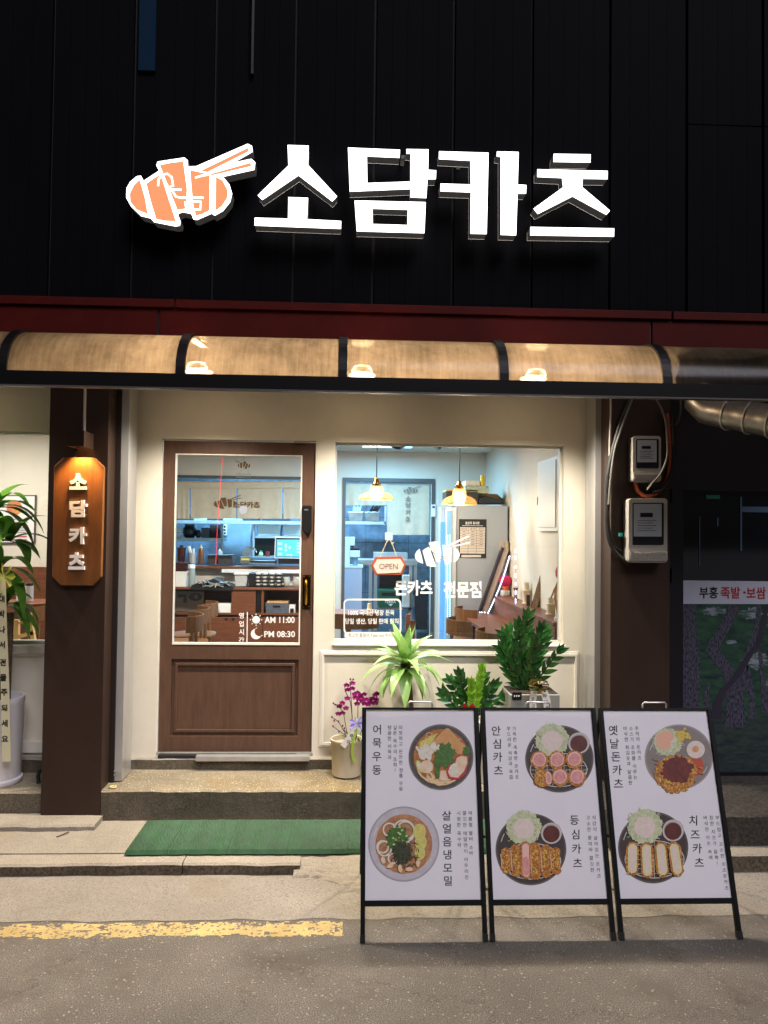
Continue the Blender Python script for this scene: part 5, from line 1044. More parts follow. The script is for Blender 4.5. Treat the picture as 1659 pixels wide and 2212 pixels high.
def pendant(label, x0, x1, yt, yb, xc, Y):
    p = at(xc, yb, Y); zb, zt = p.z, at(xc, yt, Y).z; r_ = (at(x1, yb, Y).x - at(x0, yb, Y).x) / 2; h = zt - zb
    T = thing('pendant_lamp', label, 'pendant lamp', (p.x, Y, zb), 'glass pendant lamps behind the window')
    k = MB().lathe((p.x, Y, zb), [(r_, 0), (r_, h * .05), (r_ * .95, h * .2), (r_ * .85, h * .34), (r_ * .68, h * .47), (r_ * .44, h * .56), (r_ * .38, h * .62), (r_ * .37, h * .88), (r_ * .28, h)], 32); k.build('lamp_shade', pg_, T, smooth=True)
    k = MB().lathe((p.x, Y, zb), [(r_ * 1.01, -.002), (r_ * 1.01, .004)], 32); k.build('shade_rim', mat('amber_rim', '#d9a55a', rough=.2, emit=.35), T)
    k = MB().lathe((p.x, Y, zt), [(.035, -.002), (.036, .02), (.022, .035), (.02, .05), (.008, .07)], 16); k.build('lamp_socket', brass, T, smooth=True)
    k = MB().sphere((p.x, Y, zb + h * .42), r_ * .36, r_ * .36, h * .42); k.build('light_bulb', mat('bulb_warm', '#ffe2b0', emit=9, ecol=(1, .8, .5)), T, smooth=True)
    k = MB().tube([(p.x, Y, zt + .06), (p.x, Y, CZ)], .0045, 6); k.build('cord', black, T)
    ld = bpy.data.lights.new('pendant_light', 'POINT'); ld.energy = 14; ld.color = (1, .78, .5); ld.shadow_soft_size = .05; o = bpy.data.objects.new('pendant_light', ld); COL.objects.link(o); o.parent = T; o.location = (0, 0, -.04)
pendant('left amber glass pendant lamp, hanging before the kitchen doorway', 775, 851, 1050, 1079, 813, 6.5)
pendant('right amber glass pendant lamp, hanging in front of the fridge', 953, 1030, 1056, 1090, 992, 6.5)
# ---------------------------------------------------------------- cloth curtains
linen = mat('linen', '#bdb29c', rough=.9, var=.05, vs=20, bump=.1, bs=200); brownp = mat('print_brown', '#6b4a2c', rough=.8); greyp = mat('print_grey', '#7d746a', rough=.8)
def cloth(k, x0, y0, x1, y1, Y, wav=.012, nx=24, fold=0):
    ny = 8; b = len(k.v)
    for j in range(ny + 1):
        for i in range(nx + 1):
            p = at(x0 + (x1 - x0) * i / nx, y0 + (y1 - y0) * j / ny, Y); p.y += wav * math.sin(i / nx * 19) * (j / ny); k.v.append(p)
    for j in range(ny):
        for i in range(nx): a_ = b + j * (nx + 1) + i; k.f.append((a_, a_ + 1, a_ + nx + 2, a_ + nx + 1)); k.m.append(k.cur)
YC = BY - .06
T = thing('counter_curtain', 'beige split curtain with brown emblem over the kitchen counter', 'curtain', at(520, 1040, YC))
k = MB(); k.tube([at(300, 1042, YC), at(690, 1042, YC)], .012, 8); k.build('curtain_rod', woodl, T)
for (xa, xb) in ((300, 434), (446, 840), (852, 1240), (1252, 1480)):
    a_, b_ = c4(xa, 555), c4(xb, 868); k = MB(); cloth(k, a_[0], a_[1], b_[0], b_[1], YC, .004); k.build('curtain_panel', linen, T, smooth=True)
a_, b_ = c4(300, 552), c4(1480, 600); k = MB(); cloth(k, a_[0] - 15, a_[1], b_[0], b_[1], YC - .012, .003); k.build('curtain_top', linen, T, smooth=True)
a_, b_ = c4(638, 655), c4(892, 788); k = logo(MB(), logofit(*a_, *b_, YC - .008)); tfit(k, '소담카츠', lambda x, y: at(*c4(x, y), YC - .008), 815, 718, 1048, 776, .035); k.build('emblem_print', brownp, T)
T = thing('doorway_curtain', 'pale curtain with grey emblem hanging in the kitchen doorway', 'curtain', at(840, 1045, BY - .03))
YD_ = BY + .03; fd2 = lambda x, y: at(*cd2(x, y), YD_ - .02)
k = MB(); a_, b_ = cd2(725, 535), cd2(1290, 1205); cloth(k, *a_, *b_, YD_, .008); k.build('curtain_panel', linen, T, smooth=True)
k = MB(); a_, b_ = cd2(165, 530), cd2(728, 812); cloth(k, *a_, *b_, YD_ - .01, .02); k.build('rolled_panel', linen, T, smooth=True)
k = MB(); k.tube([at(*cd2(160, 528), YD_), at(*cd2(1300, 534), YD_)], .01, 8); k.build('curtain_rod', steel, T)
a_, b_ = cd2(937, 540), cd2(1185, 665); k = logo(MB(), logofit(*a_, *b_, YD_ - .02))
for ch, (x0, y0, x1, y1) in (('소', (972, 685, 1042, 752)), ('담', (970, 770, 1042, 840)), ('카', (968, 865, 1040, 935)), ('츠', (965, 955, 1037, 1025))): tfit(k, ch, fd2, x0, y0, x1, y1, .035)
k.build('emblem_print', greyp, T)
# ---------------------------------------------------------------- kitchen side, seen over the counter
blk = mat('kitchen_black', '#15161a', rough=.3); wht = mat('kitchen_white', '#d5dade', rough=.4); lac = mat('lacquer', '#3a1513', rough=.25); clear = glassmat('clear_plastic', (.86, .88, .9), .1)
def K(name, label, cat, group=None, loc=None): return thing(name, label, cat, loc or (0, 0, 0), group)
def kb(k, x0, y0, x1, y1, Y, d): return k.dbox(*ck(x0, y0), *ck(x1, y1), Y, d)
T = K('wall_shelf', 'long steel shelf under the counter curtain, high in the kitchen', 'shelf', loc=at(*ck(800, 340), 9.9)); k = MB(); kb(k, -200, 306, 1640, 345, 9.9, .35); k.build('shelf_board', steel, T); k = MB()
for (xa, xb) in ((-100, 320), (478, 668), (905, 1100), (1140, 1470)): kb(k, xa, 230, xb, 304, 10.0, .2)
k.build('shelf_boxes', mat('box_dark', '#22262c'), T)
k = MB(); kb(k, 318, 280, 470, 304, 9.98, .1); kb(k, 675, 285, 900, 304, 9.98, .1); k.build('shelf_trays', mat('tray_pale', '#9fc0b0'), T)
T = K('wall_shelf', 'short steel shelf with dark jars at the left of the kitchen', 'shelf', loc=at(*ck(350, 555), 10.2)); k = MB(); kb(k, -250, 518, 655, 555, 10.1, .4); k.build('shelf_board', steel, T); k = MB(); kb(k, 655, 345, 668, 830, 10.1, .05); k.build('shelf_post', steel, T)
for i, (y0, y1) in enumerate(((392, 452), (458, 518))):
    a_ = at(*ck(137, y1), 10.25); r_ = .055; tag(MB().lathe(a_, [(r_ * .7, 0), (r_, .02), (r_, at(*ck(137, y0), 10.25).z - a_.z)], 16).build('bowl', wht, smooth=True), ('lower' if i else 'upper') + ' white plastic tub on the kitchen shelf left of the black jar', 'tub')
for (x, w_, y0, nm, lb) in ((265, 78, 350, 'jar', 'large round black jar on the kitchen shelf'), (370, 32, 420, 'jar', 'small black jar beside the large one on the kitchen shelf')):
    a_ = at(*ck(x, 515), 10.3); r_ = w_ / 3.072 * SD * 10.3 / FPX; h = at(*ck(x, y0), 10.3).z - a_.z; T = K(nm, lb, 'jar', loc=a_); k = MB().lathe(a_, [(r_ * .7, 0), (r_, h * .25), (r_ * .98, h * .65), (r_ * .7, h * .85)], 20); k.build('jar_body', blk, T, smooth=True); k = MB().lathe(a_, [(r_ * .75, h * .85), (r_ * .75, h)], 20); k.build('jar_lid', mat('lid', '#30343a'), T)
k = MB(); kb(k, 405, 392, 500, 515, 10.3, .1); tag(k.build('carton', mat('carton', '#60636b'), bevel=.004), 'grey carton with pale label on the kitchen shelf', 'carton'); k = MB(); kb(k, 510, 350, 640, 516, 10.35, .12); tag(k.build('bucket', mat('bucket', '#2b2026'), bevel=.01), 'dark bucket at the right end of the kitchen jar shelf', 'bucket')
k = MB(); kb(k, 668, 345, 1005, 832, 10.6, .03); tag(k.build('wall_panel', mat('tile_blue', '#7a8a98', rough=.3, var=.15, vs=6)), 'smooth grey blue tiled panel behind the counter', 'panel')
T = K('socket_strip', 'white wall socket strip high on the blue kitchen panel', 'socket', loc=at(*ck(695, 480), 10.55)); k = MB(); kb(k, 675, 350, 716, 484, 10.56, .035); k.build('socket_body', wht, T, bevel=.006); k = MB()
for y in (382, 420, 457): k.prism([[at(*ck(*p), 10.557) for p in arc(693, y, 13, 13, 0, 340, 12)]], (0, 0, 0))
k.build('socket_hole', blk, T)
T = K('storage_rack', 'steel rack with two white bins at the right of the kitchen', 'rack', loc=at(*ck(1300, 520), 10)); k = MB(); kb(k, 1060, 492, 1640, 520, 9.95, .4); kb(k, 1040, 740, 1640, 755, 9.95, .4); k.build('shelf_board', steel, T); k = MB(); kb(k, 1030, 345, 1050, 760, 9.94, .03); kb(k, 1000, 345, 1010, 830, 10.4, .03); k.build('rack_post', steel, T); k = MB(); kb(k, 1050, 520, 1640, 740, 10.34, .02); k.build('rack_back', mat('rack_back', '#2e3136'), T)
for (x0, x1, lb) in ((1078, 1372, 'left white plastic bin on the kitchen rack'), (1396, 1640, 'right white plastic bin on the kitchen rack')):
    T = K('storage_bin', lb, 'bin', loc=at(*ck(x0, 490), 9.97)); a_ = [at(*ck(*p), 9.97) for p in ((x0, 362), (x1, 362), (x1 - 14, 490), (x0 + 14, 490))]; k = MB().prism([a_], (0, .3, 0)); k.build('bin_body', wht, T, bevel=.006); k = MB(); kb(k, x0 - 5, 352, x1 + 5, 372, 9.96, .32); k.build('bin_rim', wht, T)
T = K('pos_monitor', 'order screen showing pale blue tiles on the counter', 'monitor', loc=at(*ck(1450, 830), 8.5)); k = MB(); k.prism([[at(*ck(*p), 8.5) for p in ((1300, 500), (1600, 508), (1600, 768), (1288, 764))]], (0, .03, 0)); k.build('monitor_case', wht, T, bevel=.004)
k = MB(); k.prism([[at(*ck(*p), 8.497) for p in ((1312, 515), (1600, 520), (1600, 752), (1306, 748))]], (0, .002, 0)); k.build('screen_bezel', blk, T); k = MB(); k.prism([[at(*ck(*p), 8.495) for p in ((1320, 536), (1600, 536), (1600, 744), (1316, 742))]], (0, .001, 0)); k.build('screen', mat('screen_glow', '#3aa8c4', emit=.85, ecol=(.10, .42, .60)), T)
k = MB()
for (x, y, w_, h) in ((1338, 570, 48, 30), (1338, 634, 48, 30), (1336, 695, 48, 30), (1416, 588, 28, 48), (1416, 646, 28, 30), (1464, 616, 28, 32), (1440, 712, 28, 18), (1478, 712, 28, 18), (1562, 570, 40, 24), (1562, 604, 40, 24), (1562, 640, 40, 22), (1562, 676, 40, 24)): k.prism([[at(*ck(*p), 8.494) for p in ((x, y), (x + w_, y), (x + w_, y + h), (x, y + h))]], (0, 0, 0))
k.build('screen_tiles', mat('tile_glow', '#8fe8f0', emit=1.0, ecol=(.35, .8, .9)), T); k = MB(); kb(k, 1340, 765, 1600, 830, 8.52, .12); k.build('monitor_stand', blk, T)
YL = 8.5
def cyl(k, x, y0, y1, wpx, Y, prof=None, f=ck, s=3.072):
    a_ = at(*f(x, y1), Y); h = at(*f(x, y0), Y).z - a_.z; r_ = wpx / 2 / s * SD * Y / FPX; k.lathe(a_, [(r_ * p, h * q) for p, q in (prof or ((1, 0), (1, 1)))], 18); return k
k = MB(); cyl(k, 165, 605, 805, 100, YL, ((.7, 0), (.85, .1), (1, .5), (1, .8), (1.1, .82), (1.1, .86), (.45, .87), (.45, 1))); tag(k.build('lacquer_box', lac, smooth=True), 'dark red round lacquer container with lid on the counter', 'container')
T = K('cutlery_holder', 'steel cutlery holder with white handles on the counter', 'holder', loc=at(*ck(298, 825), YL)); k = MB(); cyl(k, 298, 695, 826, 94, YL); k.build('holder_cup', steel, T, smooth=True); k = MB(); k.tube([at(*ck(280, 700), YL), at(*ck(256, 618), YL)], .018, 8); k.tube([at(*ck(312, 700), YL), at(*ck(314, 645), YL)], .015, 8); k.build('utensil_handle', wht, T, smooth=True)
def bottle(label, x, y0, y1, w_, mb_, mcap, Y=YL):
    T = K('sauce_bottle', label, 'bottle', 'sauce bottles on the counter', at(*ck(x, y1), Y)); k = MB(); cyl(k, x, y0 + (y1 - y0) * .18, y1, w_, Y, ((.95, 0), (1, .05), (1, .8), (.7, 1))); k.build('bottle_body', mb_, T, smooth=True); k = MB(); cyl(k, x, y0, y0 + (y1 - y0) * .2, w_, Y, ((.7, 0), (.6, .25), (.25, .5), (.12, 1))); k.build('bottle_cap', mcap, T, smooth=True)
bottle('brown sauce squeeze bottle with pale nozzle on the counter', 404, 597, 826, 70, mat('sauce_brown', '#6b4526', rough=.3), mat('nozzle', '#d8b98a')); bottle('clear squeeze bottle with white nozzle behind the dark caddies', 630, 645, 790, 62, mat('bottle_clear', '#9ab6c8', rough=.3), wht, YL + .1)
for (x0, x1, lb) in ((478, 592, 'left dark counter caddy left of the clear bottle'), (604, 785, 'right dark counter caddy in front of the clear bottle')):
    T = K('counter_caddy', lb, 'caddy', loc=at(*ck(x0, 828), YL)); k = MB(); k.prism([[at(*ck(*p), YL) for p in ((x0 + 10, 722), (x1 - 4, 720), (x1, 826), (x0, 826))]], (0, .18, 0)); k.build('caddy_body', mat('caddy_dark', '#34302f'), T, bevel=.004); k = MB(); kb(k, x0 + 4, 728, x1 - 14, 765, YL - .003, .003); k.build('caddy_lip', blk, T)
T = K('wire_skimmer', 'curled wire mesh skimmer standing in a grey tub on the counter', 'skimmer', loc=at(*ck(940, 825), YL)); k = MB(); wire = mat('wire', '#b9b6ae', rough=.3, metal=.8)
for i in range(9): k.tube([at(*ck(905 + i * 10, 745), YL), at(*ck(912 + i * 12, 640 + 4 * abs(i - 3)), YL + .02), at(*ck(960 + i * 13, 615 + 5 * i), YL + .04), at(*ck(1040 + i * 5, 632 + i * 8), YL + .02)], .0025, 5)
for i in range(6): k.tube([at(*ck(905 + i * 4, 735 - i * 18), YL), at(*ck(1000 + i * 8, 730 - i * 16), YL + .03)], .0025, 5)
k.build('wire_mesh', wire, T); k = MB(); kb(k, 875, 745, 1018, 826, YL - .05, .1); k.build('tub', mat('tub_grey', '#5c5f60'), T, bevel=.005); k = MB(); kb(k, 890, 764, 990, 786, YL - .053, .003); k.build('tub_label', mat('label_yellow', '#cdbb4a'), T)
T = K('serving_tray', 'dark serving tray lying on the counter below the monitor', 'tray', loc=at(*ck(1150, 840), YL - .1)); k = MB(); kb(k, 1000, 790, 1310, 815, YL - .1, .2); k.build('tray_body', blk, T, bevel=.006); k = MB(); kb(k, 985, 818, 1300, 836, YL - .12, .2); k.build('tray_base', mat('tray_grey', '#6f6c69'), T)
T = K('green_bottle', 'small bottle with green cap on the rack behind the counter', 'bottle', loc=at(*ck(1128, 745), 9.8)); k = MB(); cyl(k, 1128, 690, 742, 56, 9.8, ((.8, 0), (1, .5), (.6, 1))); k.build('bottle_body', mat('pale_green', '#a8b98a'), T, smooth=True); k = MB(); cyl(k, 1130, 668, 692, 28, 9.8); k.build('bottle_cap', mat('cap_green', '#1fa05a'), T)
k = MB(); cyl(k, 1210, 680, 742, 50, 9.8); tag(k.build('red_pot', mat('red_cap', '#8a2a2a'), smooth=True), 'small red pot on the rack beside the green capped bottle', 'pot')
# ---------------------------------------------------------------- sideboard under the counter, with what stands on it
YSb = 8.05; zt4 = at(*c4(800, 1467), YSb).z
SB = K('sideboard', 'walnut sideboard with open shelf and cupboard doors under the counter', 'sideboard', loc=(at(510, 1300, YSb).x, YSb, FZ)); sx0, sx1 = at(280, 1268, YSb).x, at(690, 1268, YSb).x
k = MB(); k.box(sx0, sx1, YSb, BY - .15, zt4 - .025, zt4); k.build('top', wood, SB, bevel=.003); zs = at(*c4(800, 1690), YSb).z
k = MB(); k.box(sx0, sx1, YSb + .01, BY - .16, zs - .02, zs); k.build('shelf', wood, SB); k = MB(); k.box(sx0, sx1, BY - .16, BY - .15, FZ, zt4 - .03); k.build('back_panel', mat('walnut_dark', '#4a2c1e', rough=.5, var=.2, vs=9), SB)
xd = at(*c4(1068, 1600), YSb).x; k = MB(); k.box(xd - .012, xd + .012, YSb + .012, BY - .165, zs, zt4 - .026); xe_ = at(*c4(800, 1600), YSb).x; k.build('divider', wood, SB)
k = MB(); kb2 = lambda a, b: k.dbox(*c4(*a), *c4(*b), YSb + .02, .02); kb2((800, 1490), (1010, 1690)); k.build('sliding_door', wood, SB)
for (xa, xb, hx_) in ((290, 508, 0), (512, 780, 752), (786, 1060, 814), (1072, 1460, 0)):
    k = MB(); a_, b_ = at(*c4(xa, 1725), YSb), at(*c4(xb, 2300), YSb); k.box(a_.x, b_.x, YSb + .004, YSb + .022, FZ + .02, a_.z); d_ = k.build('cupboard_door', wood, SB, bevel=.002)
    if hx_: h = at(*c4(hx_, 1745), YSb); MB().lathe((h.x, YSb + .0035, h.z), [(.016, 0), (.016, .002)], 14, 'Y').build('finger_hole', blk, d_)
def s4(k, x0, y0, x1, y1, Y=YSb + .06, d=.15): return k.dbox(*c4(x0, y0), *c4(x1, y1), Y, d)
T = K('white_bin', 'white plastic bin at the left end of the sideboard', 'bin', loc=at(*c4(340, 1462), YSb)); k = MB(); k.prism([[at(*c4(*p), YSb + .04) for p in ((235, 1342), (415, 1338), (402, 1462), (245, 1463))]], (0, .25, 0)); k.build('bin_body', white, T, bevel=.005); k = MB(); s4(k, 232, 1330, 425, 1345, YSb + .035, .26); k.build('bin_rim', white, T)
k = MB()
for i in range(3): s4(k, 294 + 3 * i, 1248 + 30 * i, 418 - 5 * i, 1274 + 30 * i, YSb + .1, .14)
tag(k.build('lacquer_box', lac, bevel=.004), 'stack of square dark red lacquer trays in the white bin', 'box')
k = MB(); P_ = [(430, 1490), (455, 1445), (520, 1420), (590, 1412), (640, 1388), (690, 1412), (760, 1440), (830, 1462), (790, 1498), (600, 1492)]; k.prism([[at(*c4(*p), YSb - .01) for p in P_]], (0, .28, 0)); tag(k.build('black_cloth', mat('cloth_black', '#161514', rough=.9, bump=.5, bs=40), bevel=.006), 'black cloth heaped over the sideboard top', 'cloth')
k = MB(); rr = random.Random(8)
for i in range(26): p = at(*c4(rr.uniform(535, 755), rr.uniform(1425, 1452)), YSb - .02); d = Vector((rr.uniform(-1, 1), rr.uniform(-.4, .4), rr.uniform(-.3, .3))).normalized(); k.tube([p, p + d * .05], .006, 5)
tag(k.build('cutlery', steel), 'heap of spoons and forks lying on the black cloth', 'cutlery', kind='stuff')
T = K('clear_tub', 'clear plastic tub on the sideboard beside the black trays', 'tub', loc=at(*c4(880, 1460), YSb + .05)); k = MB()
a_ = [at(*c4(*p), YSb + .03) for p in ((822, 1350), (940, 1350), (925, 1460), (832, 1460))]; k.prism([a_], (0, .18, 0)); k.build('tub_body', mat('milky_plastic', '#a9a8a3', rough=.3), T, bevel=.008); k = MB(); s4(k, 818, 1343, 948, 1356, YSb + .02, .2); k.build('tub_rim', mat('milky_rim', '#c3c2bd'), T)
k = MB(); s4(k, 948, 1340, 1010, 1458, YSb + .05, .2); tag(k.build('black_tray_stack', blk, bevel=.004), 'stack of black trays beside the white dipping bowls', 'trays')
for r_i in range(4):
    yb_ = 1452 - r_i * 31; k = MB(); s4(k, 1000 + r_i * 2, yb_ - 2, 1255 - r_i, yb_ + 8, YSb + .04, .16)
    T = K('bowl_tray', ['lowest', 'second lowest', 'second highest', 'topmost'][r_i] + ' black tray of white bowls in the stack on the sideboard', 'tray', loc=at(*c4(1120, yb_), YSb + .04)); k.build('tray_body', blk, T)
    for c_i in range(4): k = MB(); cyl(k, 1032 + c_i * 60, yb_ - 22, yb_ - 3, 54, YSb + .08, ((.7, 0), (1, .5), (1, 1)), c4, 2.212); k.build('bowl', white, T, smooth=True)
k = MB(); rr = random.Random(2)
for i in range(7): p = at(*c4(rr.uniform(1270, 1400), 1450), YSb + .08); k.lathe(p, [(.02, 0), (.035, .03), (.036, .05 + .02 * (i % 3))], 12)
tag(k.build('glass_bowls', mat('bowl_glass', '#b8b5ab', rough=.15), smooth=True), 'small glass bowls crowded at the right end of the sideboard', 'bowls', kind='stuff')
T = K('water_jug', 'clear water jug on the sideboard beside the white bin', 'jug', loc=at(*c4(450, 1455), YSb + .03)); k = MB(); cyl(k, 452, 1275, 1460, 62, YSb + .04, ((.9, 0), (1, .1), (.95, .7), (.8, .9)), c4, 2.212); k.build('jug_body', mat('jug_clear', '#8f9693', rough=.15), T, smooth=True); k = MB(); cyl(k, 452, 1268, 1300, 62, YSb + .04, None, c4, 2.212); k.build('jug_lid', white, T)
T = K('grey_basket', 'dark grey woven basket with wooden lid edge on the sideboard shelf', 'basket', loc=at(*c4(1195, 1697), YSb + .05)); k = MB(); k.prism([[at(*c4(*p), YSb + .03) for p in ((1092, 1602), (1298, 1602), (1290, 1696), (1100, 1696))]], (0, .2, 0)); k.build('basket_body', mat('basket_grey', '#4c525c', rough=.6, var=.4, vs=60), T, bevel=.004); k = MB(); s4(k, 1108, 1588, 1292, 1602, YSb + .03, .2); k.build('basket_lid', woodl, T); k = MB(); s4(k, 1160, 1625, 1225, 1640, YSb + .026, .003); k.build('basket_handle', blk, T)
T = K('small_device', 'small white device with dark screen beside the grey basket', 'device', loc=at(*c4(1325, 1690), YSb + .05)); k = MB(); s4(k, 1298, 1620, 1352, 1692); k.build('device_case', white, T, bevel=.004); k = MB(); s4(k, 1310, 1650, 1342, 1686, YSb + .057, .003); k.build('device_screen', blk, T)
k = MB(); s4(k, 1010, 1488, 1058, 1688, YSb + .05, .1); tag(k.build('black_speaker', blk, bevel=.005), 'tall black speaker box on the sideboard shelf by the divider', 'speaker')
k = MB(); s4(k, 648, 1608, 795, 1690, YSb + .03, .14); tag(k.build('white_tray', white, bevel=.006), 'white plastic basket on the sideboard shelf by the chairs', 'basket')
k = MB(); rr = random.Random(12)
for i in range(9): p = at(*c4(rr.uniform(545, 720), rr.uniform(1640, 1680)), YSb - .0); k.sphere(p, .04, .03, .03, 7, 5)
tag(k.build('plastic_bags', mat('bag_clear', '#b9b3a6', rough=.3, bump=1, bs=30)), 'crumpled clear bags lying by the white shelf basket', 'bags')
T = K('letter_sign', 'pale board with dark rounded letters leaning on the left shelf', 'sign', loc=at(*c4(450, 1690), YSb + .2)); k = MB(); s4(k, 285, 1500, 560, 1690, YSb + .2, .01); k.build('sign_panel', mat('panel_grey', '#75706a'), T); k = MB(); f_ = lambda x, y: at(*c4(x, y), YSb + .198)
k.prism([[f_(*p) for p in arc(485, 1550, 58, 36, 0, 350, 24)], [f_(*p) for p in arc(492, 1548, 18, 18, 0, 340, 14)]], (0, 0, 0)); strip(k, [(330, 1540), (395, 1540), (395, 1600)], 34, f_); k.build('sign_letter', blk, T)
# ---------------------------------------------------------------- dining chairs
chw = mat('chair_wood', '#6e4a28', rough=.35, var=.2, vs=7, vstr=(4, 4, .7))
def chair(label, x, y, rot, group, sh=.46):
    T = thing('dining_chair', label, 'chair', (x, y, FZ), group); c_, s_ = math.cos(R(rot)), math.sin(R(rot))
    def P(a, b, z): return (x + a * c_ - b * s_, y + a * s_ + b * c_, FZ + z)
    k = MB(); n = 16; pr = []
    for i in range(n): t = 2 * math.pi * i / n; pr.append(P(.21 * math.copysign(abs(math.cos(t)) ** .6, math.cos(t)), .2 * math.copysign(abs(math.sin(t)) ** .6, math.sin(t)), sh))
    k.prism([pr], (0, 0, .022)); k.build('seat', chw, T, bevel=.004)
    k = MB(); n = 12; z0, z1 = sh + .18, sh + .30                              # curved shell backrest
    for i in range(n):
        t0, t1 = R(200 + 140 * i / n) + math.pi, R(200 + 140 * (i + 1) / n) + math.pi
        for (ra, rb) in ((.23, .215),):
            A = [P(ra * math.cos(t), ra * .85 * math.sin(t) + .02, z) for t in (t0, t1) for z in (z0, z1)]; Bq = [P(rb * math.cos(t), rb * .85 * math.sin(t) + .02, z) for t in (t0, t1) for z in (z0, z1)]
            k.q(A[0], A[2], A[3], A[1]); k.q(Bq[0], Bq[1], Bq[3], Bq[2]); k.q(A[1], A[3], Bq[3], Bq[1]); k.q(A[0], Bq[0], Bq[2], A[2])
            if i == 0: k.q(A[0], A[1], Bq[1], Bq[0])
            if i == n - 1: k.q(A[2], Bq[2], Bq[3], A[3])
    k.build('backrest', chw, T)
    for (a, b, tp) in ((-.17, -.16, 0), (.17, -.16, 0), (-.19, .12, 1), (.19, .12, 1)): MB().tube([P(a * 1.08, b * 1.1, 0), P(a, b, sh if not tp else sh + .16)], [.012, .016], 8).build('leg', chw, T)
    return T
chair('bentwood chair nearest the window glass, half under the bar table', at(1092, 1370, 5.55).x, 5.55, 100, 'bentwood chairs in the dining room', .40); chair('bentwood chair in the middle of the bar table row', at(1022, 1360, 6.2).x, 6.2, 100, 'bentwood chairs in the dining room', .41); chair('bentwood chair farthest back at the bar table, by the fridge', at(1034, 1325, 6.9).x, 6.9, 100, 'bentwood chairs in the dining room', .43)
chair('bentwood chair at the far left behind the door glass', at(*c4(310, 1850), 6.0).x, 6.0, -80, 'bentwood chairs in the dining room', .45); chair('bentwood chair second from the left behind the door glass', at(*c4(385, 1800), 6.5).x, 6.5, -85, 'bentwood chairs in the dining room', .45); chair('bentwood chair third from the left behind the door glass', at(*c4(470, 1740), 7.0).x, 7.0, -85, 'bentwood chairs in the dining room', .45)
chair('bentwood chair behind the slogan decal at the window corner', at(760, 1345, 6.3).x, 6.3, 180, 'bentwood chairs in the dining room', .45)
# dining table behind the decal and its small vase
T = K('dining_table', 'wooden dining table behind the slogan on the window', 'table', loc=(at(790, 1345, 6.7).x, 6.7, FZ)); k = MB(); k.dbox(*c5(60, 1225), *c5(385, 1242), 6.6, .6); k.build('tabletop', wood, T, bevel=.004)
p = at(*c5(180, 1240), 6.6)
for dx in (0, .55):
    for dy in (.04, .54): MB().box(p.x + dx, p.x + dx + .04, 6.6 + dy, 6.64 + dy, FZ, p.z - .02).build('leg', wood, T)
T = K('white_vase', 'small white tiered ornament on the dining table behind the slogan', 'ornament', loc=at(*c5(322, 1226), 6.7)); k = MB(); cyl(k, 322, 1148, 1226, 48, 6.7, ((1, 0), (1, .12), (.7, .15), (.75, .55), (.6, .58), (.45, 1)), c5, 1.58); k.build('vase_body', mat('vase_cream', '#e2d3b2'), T, smooth=True)
# ---------------------------------------------------------------- kitchen seen through the doorway
T = K('wall_shelf', 'steel shelf holding two grey tubs seen through the kitchen doorway', 'shelf', loc=at(*cd2(430, 1060), 10.2)); k = MB(); k.dbox(*cd2(60, 1026), *cd2(708, 1066), 10.1, .4); k.build('shelf_board', steel, T); k = MB(); k.dbox(*cd2(690, 820), *cd2(718, 1060), 10.1, .03); k.build('shelf_post', steel, T)
for (x0, x1, lb, ut) in ((200, 415, 'left grey steel tub of ladles on the doorway shelf', 0), (422, 635, 'right grey steel tub of utensils on the doorway shelf', 1)):
    T = K('steel_tub', lb, 'tub', loc=at(*cd2(x0, 1024), 10.12)); k = MB(); k.prism([[at(*cd2(*p), 10.12) for p in ((x0, 897), (x1, 897), (x1 - 16, 1024), (x0 + 16, 1024))]], (0, .2, 0)); k.build('tub_body', galv, T, bevel=.008); k = MB()
    for i in range(7): k.tube([at(*cd2(x0 + 70 + i * 16, 896), 10.2), at(*cd2(x0 + 70 + i * 16 + (50 if ut else 14), 815 + 9 * (i % 3)), 10.2)], .008, 6)
    k.build('utensils', blk if ut else steel, T)
T = K('steel_table', 'stainless work table in the kitchen doorway behind the hanging sign', 'table', loc=at(*cd2(730, 1900), 9.6)); k = MB(); k.dbox(*cd2(340, 1540), *cd2(1130, 1612), 9.6, .6); k.build('tabletop', steel, T, bevel=.004); p = at(*cd2(500, 1612), 9.6)
for x in (505, 575, 1040, 1105):
    q = at(*cd2(x, 1600), 9.62); MB().box(q.x - .02, q.x + .02, 9.62, 9.66, FZ, q.z).build('leg', steel, T)
k = MB(); k.dbox(*c5(380, 1172), *c5(585, 1186), 9.62, .5); k.build('lower_shelf', steel, T); k = MB(); k.dbox(*c5(385, 965), *c5(585, 1170), 10.1, .02); k.build('table_back', blk, T)
T = K('sink_splash', 'long steel sink rim standing on the work table', 'sink', loc=at(*cd2(770, 1500), 9.8)); k = MB(); k.dbox(*cd2(550, 1440), *cd2(1000, 1545), 9.9, .3); k.build('sink_body', steel, T, bevel=.006)
T = K('beer_crate', 'dark green bottle crate with white lettering under the work table', 'crate', loc=at(*c5(440, 1175), 9.55)); k = MB(); k.dbox(*c5(378, 1062), *c5(510, 1172), 9.55, .3); k.build('crate_body', mat('crate_green', '#0f5a42', rough=.4), T, bevel=.006); k = MB(); k.dbox(*c5(400, 1080), *c5(490, 1100), 9.546, .003); k.build('crate_handle', blk, T); k = MB(); tfit(k, 'TERRA', lambda x, y: at(*c5(x, y), 9.545), 418, 1128, 488, 1146, .03); k.prism([[at(*c5(*p), 9.545) for p in ((440, 1150), (470, 1150), (455, 1166))]], (0, 0, 0)); k.build('crate_lettering', vinyl, T)
